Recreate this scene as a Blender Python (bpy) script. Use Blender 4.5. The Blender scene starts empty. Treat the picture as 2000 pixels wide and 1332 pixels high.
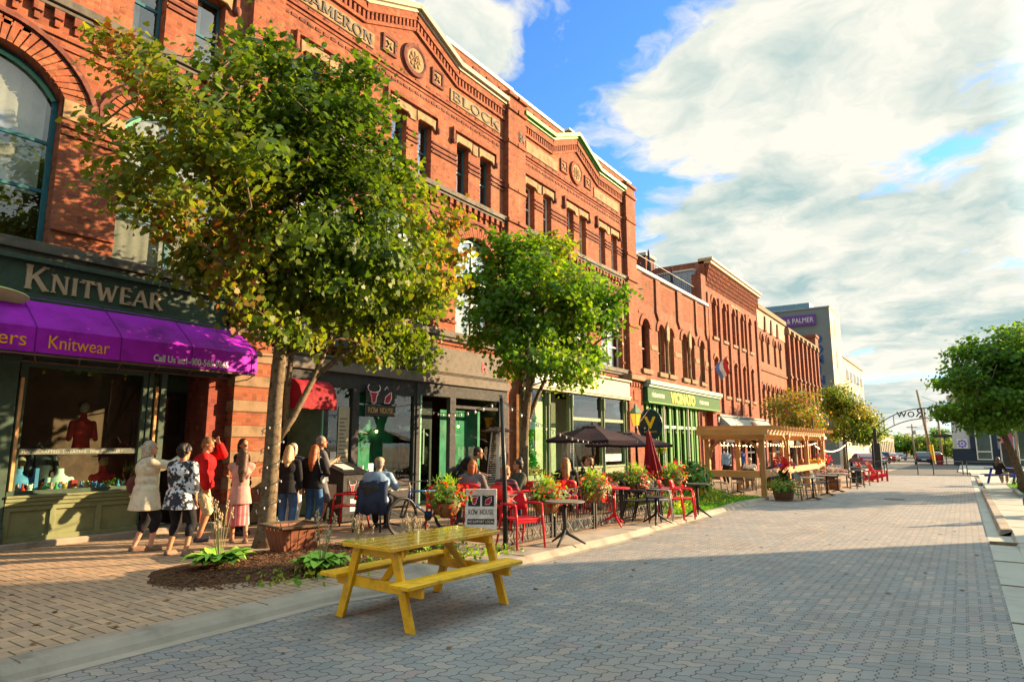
import bpy, bmesh, math, random
import numpy as np
from mathutils import Vector, Matrix, noise as mnoise
from mathutils.geometry import tessellate_polygon
R = math.radians
random.seed(7); rng = np.random.default_rng(7)
scene = bpy.context.scene
COL = scene.collection

# ------------------------------------------------------------ camera, sky, sun, exposure
cd = bpy.data.cameras.new('camera'); cam = bpy.data.objects.new('camera', cd); COL.objects.link(cam)
cd.sensor_width = 36; cd.lens = 22.806; cd.clip_end = 3000; cd.clip_start = 0.05
cam.location = (0, 0, 1.7); cam.rotation_euler = (R(90 + 8.926), 0, R(34.456))
scene.camera = cam
SUN_EL, SUN_AZ = 16.3, 52.0            # azimuth measured from +X towards +Y
sunv = Vector((math.cos(R(SUN_EL)) * math.cos(R(SUN_AZ)), math.cos(R(SUN_EL)) * math.sin(R(SUN_AZ)), math.sin(R(SUN_EL))))
sd = bpy.data.lights.new('sun', 'SUN'); sun = bpy.data.objects.new('sun', sd); COL.objects.link(sun)
sd.energy = 5.0; sd.angle = R(0.5); sd.color = (1.0, 0.69, 0.38)
sun.rotation_euler = (-sunv).to_track_quat('-Z', 'Y').to_euler(); sun.location = (30, 40, 40)
scene.view_settings.view_transform = 'Standard'; scene.view_settings.look = 'None'
scene.view_settings.gamma = 1; scene.view_settings.exposure = 1.88
scene.cycles.max_bounces = 8; scene.cycles.transparent_max_bounces = 24; scene.cycles.diffuse_bounces = 3
scene.cycles.sample_clamp_indirect = 6

class NT:
    """tiny node expression helper"""
    def __init__(s, tree): s.t = tree; s.n = tree.nodes; s.l = tree.links
    def new(s, typ, **kw):
        n = s.n.new(typ)
        for k, v in kw.items(): setattr(n, k, v)
        return n
    def put(s, sock, v):
        if hasattr(v, 'is_linked'): s.l.new(v, sock)
        elif v is not None:
            if isinstance(v, (tuple, list)) and len(v) == 3 and sock.type == 'RGBA': v = (*v, 1)
            sock.default_value = v
    def m(s, op, a, b=0.0, c=0.0):
        n = s.new('ShaderNodeMath', operation=op)
        for i, v in enumerate((a, b, c)): s.put(n.inputs[i], v)
        return n.outputs[0]
    def vm(s, op, a, b=(0, 0, 0)):
        n = s.new('ShaderNodeVectorMath', operation=op); s.put(n.inputs[0], a); s.put(n.inputs[1], b)
        return n.outputs['Value'] if op in ('DOT_PRODUCT', 'LENGTH', 'DISTANCE') else n.outputs[0]
    def mix(s, f, a, b, mode='MIX'):
        n = s.new('ShaderNodeMix', data_type='RGBA', blend_type=mode)
        s.put(n.inputs[0], f); s.put(n.inputs[6], a); s.put(n.inputs[7], b)
        return n.outputs[2]
    def noise(s, vec, scale, detail=4, rough=.55, out='Fac'):
        n = s.new('ShaderNodeTexNoise'); s.put(n.inputs['Vector'], vec)
        n.inputs['Scale'].default_value = scale; n.inputs['Detail'].default_value = detail; n.inputs['Roughness'].default_value = rough
        return n.outputs[out]
    def ramp(s, f, pts):
        n = s.new('ShaderNodeValToRGB'); s.put(n.inputs[0], f); e = n.color_ramp.elements
        while len(e) < len(pts): e.new(.5)
        for i, (p, c) in enumerate(pts):
            e[i].position = p; e[i].color = (*c, 1) if isinstance(c, (tuple, list)) else (c, c, c, 1)
        return n.outputs[0]
    def mapr(s, v, a, b, c=0.0, d=1.0):
        n = s.new('ShaderNodeMapRange'); s.put(n.inputs[0], v)
        for i, q in enumerate((a, b, c, d)): s.put(n.inputs[i + 1], q)
        return n.outputs[0]
    def sep(s, v):
        n = s.new('ShaderNodeSeparateXYZ'); s.put(n.inputs[0], v); return n.outputs
    def comb(s, x, y, z=0.0):
        n = s.new('ShaderNodeCombineXYZ')
        for i, v in enumerate((x, y, z)): s.put(n.inputs[i], v)
        return n.outputs[0]
    def bump(s, h, strength=.3, dist=.01):
        n = s.new('ShaderNodeBump'); s.put(n.inputs['Height'], h); n.inputs['Strength'].default_value = strength; n.inputs['Distance'].default_value = dist
        return n.outputs[0]

# sky: Nishita with procedural clouds
world = bpy.data.worlds.new('World'); scene.world = world; world.use_nodes = True
w = NT(world.node_tree); w.n.clear()
sky = w.new('ShaderNodeTexSky', sky_type='NISHITA', sun_disc=False)
sky.sun_elevation = R(SUN_EL); sky.sun_rotation = R(90 - SUN_AZ); sky.air_density = 1.0; sky.dust_density = .6; sky.ozone_density = 2.0
d = w.new('ShaderNodeTexCoord').outputs['Generated']
dx, dy, dz = w.sep(d)
den = w.m('ADD', w.m('MAXIMUM', dz, 0.0), .16)
pv = w.comb(w.m('DIVIDE', dx, den), w.m('DIVIDE', dy, den), 0.0)
wrp = w.vm('MULTIPLY', w.vm('SUBTRACT', w.noise(pv, 2.4, 4, .6, out='Color'), (.5, .5, .5)), (.34, .34, 0)); pv = w.vm('ADD', pv, wrp)
n1 = w.noise(w.vm('ADD', pv, (3.3, 1.2, 0)), 1.25, 12, .60)
n2 = w.noise(w.vm('ADD', pv, (8.1, 4.7, 2)), 3.1, 9, .62)
n3 = w.noise(w.vm('ADD', pv, (1.7, 9.3, 5)), 2.0, 9, .58)
n4 = w.noise(w.vm('ADD', pv, (3.3 + .11, 1.2 + .14, 0)), 1.25, 12, .60)          # the same cloud a step nearer the sun: shades its far side
n5 = w.noise(w.vm('ADD', pv, (8.1 + .05, 4.7 + .065, 2)), 3.1, 9, .62)
gap = w.mapr(w.vm('DOT_PRODUCT', d, (-.485, .735, .475)), .93, .995, 0.0, .20)      # the blue opening above the roofs
cl = w.m('SUBTRACT', w.m('ADD', n1, w.m('MULTIPLY', w.m('SUBTRACT', n2, .5), .34)), w.m('SUBTRACT', gap, w.mapr(w.vm('DOT_PRODUCT', d, (-.53, .655, .538)), .9955, .9998, 0.0, .22)))
cov = w.mapr(cl, .345, .43)
warm = w.mapr(w.vm('DOT_PRODUCT', d, tuple(sunv)), .25, .95)
thick = w.mapr(cl, .42, .60)
lum = w.m('ADD', w.m('ADD', w.m('MULTIPLY', w.m('SUBTRACT', 1.0, thick), .75), w.m('MULTIPLY', w.m('SUBTRACT', n3, .44), 2.8)), w.m('ADD', w.m('MULTIPLY', warm, .22), w.m('ADD', w.m('MULTIPLY', w.m('SUBTRACT', n1, n4), 4.5), w.m('MULTIPLY', w.m('SUBTRACT', n2, n5), 3.0))))
lit = w.mapr(lum, -.1, 1.05)
ccol = w.mix(lit, (1.12, 1.62, 1.74), (2.5, 2.55, 2.45))
zen = w.mapr(dz, .60, .82, 1.0, 2.2)                                              # extra brightness added overhead, out of view, to fill the shadows
halo = w.mapr(w.vm('DOT_PRODUCT', d, tuple(sunv)), .84, .985, 1.0, 3.4)            # cloud glow round the sun, strengthened out of view for more fill
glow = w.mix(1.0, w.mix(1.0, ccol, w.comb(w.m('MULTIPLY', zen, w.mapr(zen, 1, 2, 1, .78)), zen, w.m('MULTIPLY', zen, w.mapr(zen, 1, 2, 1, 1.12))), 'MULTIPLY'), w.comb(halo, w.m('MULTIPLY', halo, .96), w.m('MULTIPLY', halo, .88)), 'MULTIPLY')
blue = w.mix(1.0, sky.outputs[0], (.34, .62, .95), 'MULTIPLY')
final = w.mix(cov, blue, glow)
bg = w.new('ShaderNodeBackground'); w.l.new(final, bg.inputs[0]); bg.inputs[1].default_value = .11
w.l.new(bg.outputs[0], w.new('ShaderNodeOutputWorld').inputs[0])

# ------------------------------------------------------------ mesh helpers
class M:
    def __init__(s): s.v = []; s.f = []; s.T = None
    def add(s, vs, fs):
        o = len(s.v)
        if s.T is not None: vs = [tuple(s.T @ Vector(q)) for q in vs]
        s.v += [tuple(q) for q in vs]; s.f += [[i + o for i in f] for f in fs]; return s
    def box(s, x0, x1, y0, y1, z0, z1):
        if x0 > x1: x0, x1 = x1, x0
        if y0 > y1: y0, y1 = y1, y0
        if z0 > z1: z0, z1 = z1, z0
        return s.add([(x0, y0, z0), (x1, y0, z0), (x1, y1, z0), (x0, y1, z0), (x0, y0, z1), (x1, y0, z1), (x1, y1, z1), (x0, y1, z1)],
                     [(0, 3, 2, 1), (4, 5, 6, 7), (0, 1, 5, 4), (1, 2, 6, 5), (2, 3, 7, 6), (3, 0, 4, 7)])
    def bar(s, p, q, a, b=None, up=(0, 0, 1), ext=0.0):
        """rectangular bar from p to q, a wide across, b thick along 'up'"""
        b = a if b is None else b
        p = Vector(p); q = Vector(q); t = (q - p).normalized(); p = p - t * ext; q = q + t * ext
        u = Vector(up); side = t.cross(u)
        if side.length < 1e-4: side = t.cross(Vector((1, 0, 0)))
        side.normalize(); u = side.cross(t).normalized()
        vs = [c + side * (i * a / 2) + u * (j * b / 2) for c in (p, q) for i, j in ((-1, -1), (1, -1), (1, 1), (-1, 1))]
        return s.add(vs, [(0, 1, 2, 3), (7, 6, 5, 4), (0, 4, 5, 1), (1, 5, 6, 2), (2, 6, 7, 3), (3, 7, 4, 0)])
    def tube(s, pts, r, n=8, closed=False):
        pts = [Vector(p) for p in pts]; k = len(pts); rs = r if isinstance(r, (list, tuple)) else [r] * k
        vs = []; prev = None
        for i, p in enumerate(pts):
            t = (pts[(i + 1) % k] - pts[i - 1]) if (closed or 0 < i < k - 1) else (pts[1] - pts[0] if i == 0 else pts[-1] - pts[-2])
            t.normalize()
            a = prev if prev is not None else (Vector((0, 0, 1)) if abs(t.z) < .9 else Vector((1, 0, 0)))
            a = (a - t * a.dot(t)).normalized(); prev = a; b = t.cross(a)
            for j in range(n):
                th = 2 * math.pi * j / n; vs.append(p + (a * math.cos(th) + b * math.sin(th)) * rs[i])
        fs = [(i * n + j, i * n + (j + 1) % n, ((i + 1) % k) * n + (j + 1) % n, ((i + 1) % k) * n + j) for i in range(k if closed else k - 1) for j in range(n)]
        if not closed: fs += [tuple(range(n - 1, -1, -1)), tuple((k - 1) * n + j for j in range(n))]
        return s.add(vs, fs)
    def lathe(s, prof, n=16, c=(0, 0, 0), sq=(1, 1), a0=0.0):
        vs = []; fs = []
        for r, z in prof:
            for j in range(n):
                th = 2 * math.pi * j / n + a0; vs.append((c[0] + r * math.cos(th) * sq[0], c[1] + r * math.sin(th) * sq[1], c[2] + z))
        k = len(prof)
        for i in range(k - 1):
            for j in range(n): fs.append((i * n + j, i * n + (j + 1) % n, (i + 1) * n + (j + 1) % n, (i + 1) * n + j))
        fs.append(tuple(range(n - 1, -1, -1))); fs.append(tuple((k - 1) * n + j for j in range(n)))
        return s.add(vs, fs)
    def ell(s, c, r, nu=12, nv=8, rot=None):
        r = (r, r, r) if not isinstance(r, (tuple, list)) else r; c = Vector(c)
        vs = [(0, 0, -1)] + [(math.cos(2 * math.pi * j / nu) * math.cos(ph), math.sin(2 * math.pi * j / nu) * math.cos(ph), math.sin(ph))
              for ph in [-math.pi / 2 + math.pi * i / nv for i in range(1, nv)] for j in range(nu)] + [(0, 0, 1)]
        o = []
        for q in vs:
            q = Vector((q[0] * r[0], q[1] * r[1], q[2] * r[2]))
            if rot is not None: q = rot @ q
            o.append(c + q)
        fs = [(0, 1 + (j + 1) % nu, 1 + j) for j in range(nu)]
        for i in range(nv - 2):
            for j in range(nu): fs.append((1 + i * nu + j, 1 + i * nu + (j + 1) % nu, 1 + (i + 1) * nu + (j + 1) % nu, 1 + (i + 1) * nu + j))
        t = len(o) - 1; b = 1 + (nv - 2) * nu
        fs += [(b + j, b + (j + 1) % nu, t) for j in range(nu)]
        return s.add(o, fs)
    def cap(s, p, q, r1, r2, n=12):
        """tapered capsule"""
        p = Vector(p); q = Vector(q); t = (q - p); L = t.length or 1e-4; t = t / L
        prof = [(r1 * math.sin(a), -r1 * math.cos(a)) for a in (.25, .7, 1.15)] + [(r1, 0)] + [(r2, L)] + [(r2 * math.cos(a), L + r2 * math.sin(a)) for a in (.42, .87, 1.32)]
        m = t.to_track_quat('Z', 'Y').to_matrix().to_4x4(); m.translation = p
        o = s.T; s.T = (o @ m) if o is not None else m; s.lathe(prof, n); s.T = o; return s
    def frust(s, c1, r1, c2, r2, n=20):
        vs = []
        for c, r in ((c1, r1), (c2, r2)):
            for j in range(n):
                th = 2 * math.pi * j / n; vs.append((c[0] + r[0] * math.cos(th), c[1] + r[1] * math.sin(th), c[2]))
        return s.add(vs, [(j, (j + 1) % n, n + (j + 1) % n, n + j) for j in range(n)] + [tuple(range(n - 1, -1, -1)), tuple(n + j for j in range(n))])
    def ext(s, out, d0, d1, axis='x', holes=()):
        """flat outline (a,b) pulled from d0 to d1; axis x: (d,a,b)   y: (a,d,b)   z: (a,b,d)"""
        mk = {'x': lambda a, b, d: (d, a, b), 'y': lambda a, b, d: (a, d, b), 'z': lambda a, b, d: (a, b, d)}[axis]
        loops = [list(out)] + [list(h) for h in holes]; flat = [p for l in loops for p in l]
        tri = tessellate_polygon([[Vector((p[0], p[1], 0)) for p in l] for l in loops]); n = len(flat)
        vs = [mk(*p, d1) for p in flat] + [mk(*p, d0) for p in flat]; fs = []
        for a, b, c in tri:
            A, B, C = flat[a], flat[b], flat[c]; ccw = (B[0] - A[0]) * (C[1] - A[1]) - (B[1] - A[1]) * (C[0] - A[0]) > 0
            if axis == 'y': ccw = not ccw
            if d1 < d0: ccw = not ccw
            f = (a, b, c) if ccw else (c, b, a); fs.append(f); fs.append(tuple(i + n for i in reversed(f)))
        o = 0
        for l in loops:
            k = len(l)
            for i in range(k): fs.append((o + i, o + (i + 1) % k, n + o + (i + 1) % k, n + o + i))
            o += k
        return s.add(vs, fs)
    def build(s, name, mat, parent=None, smooth=False, bevel=0.0, seg=2, fix=True):
        me = bpy.data.meshes.new(name); me.from_pydata(s.v, [], s.f)
        if fix and len(s.f) < 60000:
            bm = bmesh.new(); bm.from_mesh(me); bmesh.ops.recalc_face_normals(bm, faces=bm.faces); bm.to_mesh(me); bm.free()
        for m in (mat if isinstance(mat, (list, tuple)) else [mat]): me.materials.append(m)
        if smooth:
            for p in me.polygons: p.use_smooth = True
        o = bpy.data.objects.new(name, me); link(o, parent)
        if bevel:
            b = o.modifiers.new('bevel', 'BEVEL'); b.width = bevel; b.segments = seg; b.limit_method = 'ANGLE'; b.angle_limit = R(40)
        return o
INV = {}
def link(o, parent=None):
    COL.objects.link(o)
    if parent is not None:
        o.parent = parent
        q = parent; inv = Matrix.Identity(4)
        while q is not None:
            if q.name in INV: inv = INV[q.name]; o.matrix_parent_inverse = inv; break
            q = None
    return o
def tag(o, label, cat, group=None, kind=None):
    if label: o['label'] = label
    if cat: o['category'] = cat
    if group: o['group'] = group
    if kind: o['kind'] = kind
    return o
def thing(name, label, cat, loc=(0, 0, 0), group=None, local=False, rz=0.0):
    """Empty at the thing's base. local=False: children are modelled in world coordinates."""
    o = bpy.data.objects.new(name, None); COL.objects.link(o); o.empty_display_size = .3
    o.location = loc; o.rotation_euler = (0, 0, rz)
    if not local: INV[o.name] = (Matrix.Translation(loc) @ Matrix.Rotation(rz, 4, 'Z')).inverted()
    return tag(o, label, cat, group)
def dup(root, loc, rz=0.0, label=None, group=None):
    def cp(o, par):
        c = o.copy(); COL.objects.link(c)
        if par is not None: c.parent = par
        for ch in list(o.children): cp(ch, c)
        return c
    c = cp(root, None); c.location = loc; c.rotation_euler = (0, 0, rz)
    if label: c['label'] = label
    if group: c['group'] = group
    return c
def place(root, loc, rz=0.0): root.location = loc; root.rotation_euler = (0, 0, rz); return root
def gz(y): return -0.011 * min(max(0.0, y - 6), 200)

# ------------------------------------------------------------ materials
MATS = {}
def base_mat(name):
    m = bpy.data.materials.new(name); m.use_nodes = True; n = NT(m.node_tree); n.n.clear()
    b = n.new('ShaderNodeBsdfPrincipled'); o = n.new('ShaderNodeOutputMaterial'); n.l.new(b.outputs[0], o.inputs[0])
    n.pos = n.new('ShaderNodeNewGeometry').outputs['Position']; n.obj = n.new('ShaderNodeTexCoord').outputs['Object']
    n.b = b; n.o = o; MATS[name] = m; return m, n
def mat(name, col=(.5, .5, .5), rough=.65, metal=0.0, vary=.22, vs=6.0, bump=.12, bs=60.0, spec=.22, col2=None, coat=0.0, emit=None):
    """painted / plain material: colour broken up by two noises, a faint bump, uneven gloss"""
    if name in MATS: return MATS[name]
    m, n = base_mat(name)
    a = n.noise(n.obj, vs, 6, .65); c2 = col2 or tuple(c * (1 - vary * 1.6) for c in col); c3 = tuple(min(1, c * (1 + vary * .7)) for c in col)
    c = n.ramp(a, [(.28, c2), (.5, col), (.75, c3)])
    n.l.new(c, n.b.inputs['Base Color']); n.b.inputs['Metallic'].default_value = metal; n.b.inputs['Specular IOR Level'].default_value = spec
    n.l.new(n.mapr(n.noise(n.obj, vs * 2.3, 4), .3, .7, max(.03, rough - .12), min(1, rough + .12)), n.b.inputs['Roughness'])
    if bump: n.l.new(n.bump(n.noise(n.obj, bs, 3), bump, .004), n.b.inputs['Normal'])
    if coat: n.b.inputs['Coat Weight'].default_value = coat; n.b.inputs['Coat Roughness'].default_value = .06
    if emit: n.b.inputs['Emission Color'].default_value = (*emit[0], 1); n.b.inputs['Emission Strength'].default_value = emit[1]
    return m
def brick(name, c1, c2, mortar=(.20, .13, .095), grime=.5, bw=.215, bh=.073):
    m, n = base_mat(name); x, y, z = n.sep(n.pos); v = n.comb(n.m('ADD', x, y), z)
    t = n.new('ShaderNodeTexBrick'); n.l.new(v, t.inputs['Vector'])
    t.inputs['Color1'].default_value = (*c1, 1); t.inputs['Color2'].default_value = (*c2, 1); t.inputs['Mortar'].default_value = (*mortar, 1)
    for k, q in (('Scale', 1), ('Mortar Size', .006), ('Mortar Smooth', .3), ('Bias', -.1), ('Brick Width', bw), ('Row Height', bh)): t.inputs[k].default_value = q
    cell = n.comb(n.m('FLOOR', n.m('DIVIDE', n.m('ADD', x, y), bw * .5)), n.m('FLOOR', n.m('DIVIDE', z, bh)))
    wn = n.new('ShaderNodeTexWhiteNoise', noise_dimensions='2D'); n.l.new(cell, wn.inputs['Vector'])
    c = n.mix(n.mapr(wn.outputs['Value'], .86, .9), t.outputs['Color'], n.mix(.55, t.outputs['Color'], (c1[0] * .35, c1[1] * .35, c1[2] * .4)))
    c = n.mix(n.mapr(wn.outputs['Value'], .1, .0), c, n.mix(.4, c, (.40, .17, .08)))
    c = n.mix(n.mapr(n.noise(n.pos, .55, 6, .7), .42, .72, 0, grime), c, n.mix(.75, c, (.12, .05, .035)))
    c = n.mix(n.mapr(n.noise(n.vm('MULTIPLY', n.pos, (1, 1, .25)), 2.2, 5, .6), .55, .75, 0, .22), c, (.5, .3, .2))
    st = n.noise(n.vm('MULTIPLY', n.vm('ADD', n.pos, (3, 5, 0)), (1.6, 1.6, .13)), 1.3, 6, .65); c = n.mix(n.mapr(st, .52, .70, 0, .5), c, n.mix(.8, c, (.07, .04, .03)))
    c = n.mix(n.mapr(n.noise(n.pos, .9, 3), .62, .66, 0, .35), c, (c1[0] * 1.1, c1[1] * 1.5, c1[2] * 1.7))
    n.l.new(c, n.b.inputs['Base Color']); n.b.inputs['Roughness'].default_value = .85; n.b.inputs['Specular IOR Level'].default_value = .2
    h = n.m('ADD', n.m('MULTIPLY', t.outputs['Fac'], -1.0), n.m('MULTIPLY', n.noise(n.pos, 45, 4), .5))
    n.l.new(n.bump(h, .7, .008), n.b.inputs['Normal'])
    return m
def herring(name, W, pal, joint, jw=(.03, .03), wave=0.0, stain=(.1, .1, .1), rough=.8, bumpd=.008):
    """2:1 blocks in herringbone, each block its own tint; W = block width (m)"""
    m, n = base_mat(name); x, y, z = n.sep(n.pos); x = n.m('DIVIDE', x, W); y = n.m('DIVIDE', y, W)
    wob = n.m('MULTIPLY', n.m('SUBTRACT', n.noise(n.pos, 3.0, 2), .5), .10)
    if wave:
        tri = lambda q: n.m('MULTIPLY', n.m('MAXIMUM', n.m('MINIMUM', n.m('MULTIPLY', n.m('SINE', n.m('MULTIPLY', q, 2 * math.pi)), 2.0), 1.0), -1.0), wave)
        x, y = n.m('ADD', n.m('ADD', x, tri(y)), wob), n.m('ADD', n.m('ADD', y, tri(x)), wob)
    i = n.m('FLOOR', x); j = n.m('FLOOR', y); fx = n.m('SUBTRACT', x, i); fy = n.m('SUBTRACT', y, j)
    k = n.m('FLOORED_MODULO', n.m('ADD', n.m('SUBTRACT', i, j), .5), 4.0); k = n.m('FLOOR', k)
    is1 = n.m('COMPARE', k, 1, .1); is2 = n.m('COMPARE', k, 2, .1); hor = n.m('LESS_THAN', k, 1.5)
    al = n.m('ADD', n.m('ADD', n.m('MULTIPLY', hor, fx), n.m('MULTIPLY', n.m('SUBTRACT', 1.0, hor), fy)), n.m('ADD', is1, is2))
    ac = n.m('ADD', n.m('MULTIPLY', hor, fy), n.m('MULTIPLY', n.m('SUBTRACT', 1.0, hor), fx))
    e1 = n.m('MINIMUM', al, n.m('SUBTRACT', 2.0, al)); e2 = n.m('MINIMUM', ac, n.m('SUBTRACT', 1.0, ac))
    # edge distance split by direction: edges running along X are met across Y
    ey = n.m('ADD', n.m('MULTIPLY', hor, e2), n.m('MULTIPLY', n.m('SUBTRACT', 1.0, hor), e1))
    ex = n.m('ADD', n.m('MULTIPLY', hor, e1), n.m('MULTIPLY', n.m('SUBTRACT', 1.0, hor), e2))
    jn = n.m('MULTIPLY', n.noise(n.pos, 1.3, 3), .9); jn = n.m('ADD', jn, .55)
    jx = n.mapr(ex, n.m('MULTIPLY', jn, jw[0] * .45), n.m('MULTIPLY', jn, jw[0]), 1, 0); jy = n.mapr(ey, n.m('MULTIPLY', jn, jw[1] * .45), n.m('MULTIPLY', jn, jw[1]), 1, 0)
    jt = n.m('MAXIMUM', jx, jy)
    idv = n.comb(n.m('SUBTRACT', i, is1), n.m('ADD', n.m('SUBTRACT', j, is2), n.m('MULTIPLY', hor, 977.0)))
    wn = n.new('ShaderNodeTexWhiteNoise', noise_dimensions='2D'); n.l.new(idv, wn.inputs['Vector'])
    big = n.noise(n.pos, .35, 4, .6)
    f = n.m('ADD', n.m('MULTIPLY', wn.outputs['Value'], .75), n.m('MULTIPLY', big, .3))
    c = n.ramp(f, pal)
    c = n.mix(n.mapr(n.noise(n.pos, .55, 7, .72), .47, .74, 0, .62), c, stain)
    c = n.mix(n.mapr(n.noise(n.vm('MULTIPLY', n.pos, (1.5, .07, 1)), 1.0, 4, .6), .55, .72, 0, .38), c, stain)
    c = n.mix(n.mapr(n.noise(n.pos, .28, 2), .60, .615, 0, .22), c, n.mix(.5, c, (.42, .33, .27)))
    c = n.mix(n.mapr(n.noise(n.pos, 70, 3), .35, .7, 0, .25), c, n.mix(.5, c, (.5, .45, .4)))
    c = n.mix(n.m('MULTIPLY', jt, .92), c, joint)
    n.l.new(c, n.b.inputs['Base Color']); n.b.inputs['Specular IOR Level'].default_value = .3
    n.l.new(n.mapr(n.noise(n.pos, 1.2, 4), .3, .7, rough - .12, rough + .1), n.b.inputs['Roughness'])
    tilt = n.m('MULTIPLY', wn.outputs['Value'], .5)
    h = n.m('ADD', n.m('ADD', n.m('MULTIPLY', jt, -1.0), tilt), n.m('MULTIPLY', n.noise(n.pos, 90, 3), .25))
    n.l.new(n.bump(h, .6, bumpd), n.b.inputs['Normal'])
    return m
def glass(name, tint=(.75, .9, .85), refl=.32, rough=.0):
    """thin pane: part see-through, part mirror, more mirror at a slant"""
    if name in MATS: return MATS[name]
    m, n = base_mat(name); n.n.remove(n.b)
    tr = n.new('ShaderNodeBsdfTransparent'); tr.inputs[0].default_value = (*tint, 1)
    gl = n.new('ShaderNodeBsdfGlossy'); gl.inputs['Roughness'].default_value = rough; gl.inputs[0].default_value = (.95, .97, 1, 1)
    wv = n.bump(n.noise(n.pos, 1.7, 2), .06, .03); n.l.new(wv, gl.inputs['Normal'])
    lw = n.new('ShaderNodeLayerWeight'); lw.inputs[0].default_value = .35
    f = n.mapr(lw.outputs['Fresnel'], 0, 1, refl * .55, min(1, refl * 1.9))
    mx = n.new('ShaderNodeMixShader'); n.l.new(f, mx.inputs[0]); n.l.new(tr.outputs[0], mx.inputs[1]); n.l.new(gl.outputs[0], mx.inputs[2]); n.l.new(mx.outputs[0], n.o.inputs[0])
    return m
def leafmat(name, trans=.45):
    if name in MATS: return MATS[name]
    m, n = base_mat(name); at = n.new('ShaderNodeAttribute', attribute_name='Col').outputs['Color']
    c = n.mix(n.mapr(n.noise(n.obj, 40, 2), .3, .7, 0, .3), at, n.mix(1.0, at, (.6, .65, .5), 'MULTIPLY'))
    n.l.new(c, n.b.inputs['Base Color']); n.b.inputs['Roughness'].default_value = .5; n.b.inputs['Specular IOR Level'].default_value = .3
    tl = n.new('ShaderNodeBsdfTranslucent'); n.l.new(n.mix(1.0, c, (1.5, 1.5, .5), 'MULTIPLY'), tl.inputs[0])
    mx = n.new('ShaderNodeMixShader'); mx.inputs[0].default_value = trans; n.l.new(n.b.outputs[0], mx.inputs[1]); n.l.new(tl.outputs[0], mx.inputs[2]); n.l.new(mx.outputs[0], n.o.inputs[0])
    return m
def woodmat(name, c1=(.5, .26, .09), c2=(.36, .17, .055), axis='y', rough=.6, scale=1.0):
    if name in MATS: return MATS[name]
    m, n = base_mat(name); sc = {'x': (.8, 14, 14), 'y': (14, .8, 14), 'z': (14, 14, .8)}[axis]
    g = n.noise(n.vm('MULTIPLY', n.obj, tuple(q * scale for q in sc)), 2.2, 6, .65); kn = n.noise(n.obj, 1.5, 3)
    c = n.ramp(n.m('ADD', n.m('MULTIPLY', g, .7), n.m('MULTIPLY', kn, .3)), [(.32, c2), (.5, c1), (.72, tuple(min(1, q * 1.25) for q in c1))])
    n.l.new(c, n.b.inputs['Base Color']); n.b.inputs['Roughness'].default_value = rough; n.b.inputs['Specular IOR Level'].default_value = .3
    n.l.new(n.bump(g, .25, .006), n.b.inputs['Normal']); return m
BR1 = brick('brick_orange', (.32, .094, .038), (.215, .053, .026))
BR2 = brick('brick_red', (.275, .075, .035), (.19, .046, .025))
BR3 = brick('brick_rust', (.265, .092, .043), (.195, .062, .031))
BRD = brick('brick_dark', (.17, .05, .035), (.12, .04, .03), (.1, .07, .06))
BRS = brick('brick_shop', (.26, .05, .035), (.2, .04, .03), (.16, .1, .08))
STONE = mat('tan_stone', (.28, .185, .10), .85, vary=.4, vs=3, bump=.5, bs=22, spec=.2)
STDARK = mat('slate_ledge', (.10, .09, .075), .75, vary=.35, vs=3, bump=.4, bs=30)
STBR = mat('brown_stone', (.22, .15, .09), .85, vary=.35, vs=4, bump=.5, bs=24, spec=.2)
CONC = mat('concrete', (.29, .245, .20), .85, vary=.38, vs=1.5, bump=.35, bs=70, spec=.2)
CONCG = mat('grey_concrete', (.30, .32, .30), .85, vary=.2, vs=.6, bump=.3, bs=50, spec=.2)
CREAM = mat('cream_paint', (.36, .33, .23), .55, vary=.1)
OLIVE = mat('olive_paint', (.17, .19, .095), .5, vary=.16)
DKGREEN = mat('dark_green_paint', (.045, .075, .055), .45, vary=.2)
SAGE = mat('sage_paint', (.17, .22, .125), .5, vary=.12)
BLACK = mat('black_paint', (.018, .018, .02), .4, vary=.3)
CHAR = mat('charcoal_paint', (.045, .046, .048), .7, vary=.25, spec=.12)
TEAL = mat('teal_paint', (.025, .12, .15), .42, vary=.2)
MINT = mat('mint_paint', (.12, .34, .23), .45, vary=.15)
WHITE = mat('white_paint', (.58, .57, .53), .5, vary=.08)
IRON = mat('black_iron', (.035, .037, .038), .45, metal=.3, vary=.3, bs=90)
STEEL = mat('brushed_steel', (.45, .45, .44), .35, metal=.9, vary=.15)
DARKIN = mat('dark_interior', (.030, .030, .026), .85, vary=.4, vs=1.2)
CURT = mat('white_curtain', (.50, .49, .44), .8, vary=.12, vs=5)
GLASSW = glass('window_glass', (.80, .86, .84), .30)
GLASSS = glass('shop_glass', (.66, .90, .78), .07)
REDP = mat('red_plastic', (.62, .02, .03), .32, vary=.12, vs=3, bump=.05)
LEAF = leafmat('leaves')
BARK = mat('bark', (.145, .11, .07), .9, vary=.55, vs=14, bump=1.0, bs=26, spec=.15)
GOLD = mat('gold_letters', (.62, .42, .07), .4, metal=.3, vary=.1)
GREENP = mat('bright_green_paint', (.045, .19, .022), .6, vary=.14)
MIDG = mat('sign_green_paint', (.028, .10, .032), .7, vary=.14, spec=.1)
RED = mat('red_fabric', (.23, .008, .016), .75, vary=.2, bs=200)
YELP = mat('yellow_paint', (.80, .43, .010), .42, vary=.16, vs=7, bump=.4, bs=22, coat=.15, spec=.4, col2=(.42, .25, .015)); YELT = mat('yellow_gloss', (.78, .41, .010), .22, vary=.14, vs=6, bump=.22, bs=14, coat=.8, spec=.5, col2=(.45, .27, .015))
CEDAR = woodmat('cedar', (.40, .20, .07), (.27, .125, .04), 'y')
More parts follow.
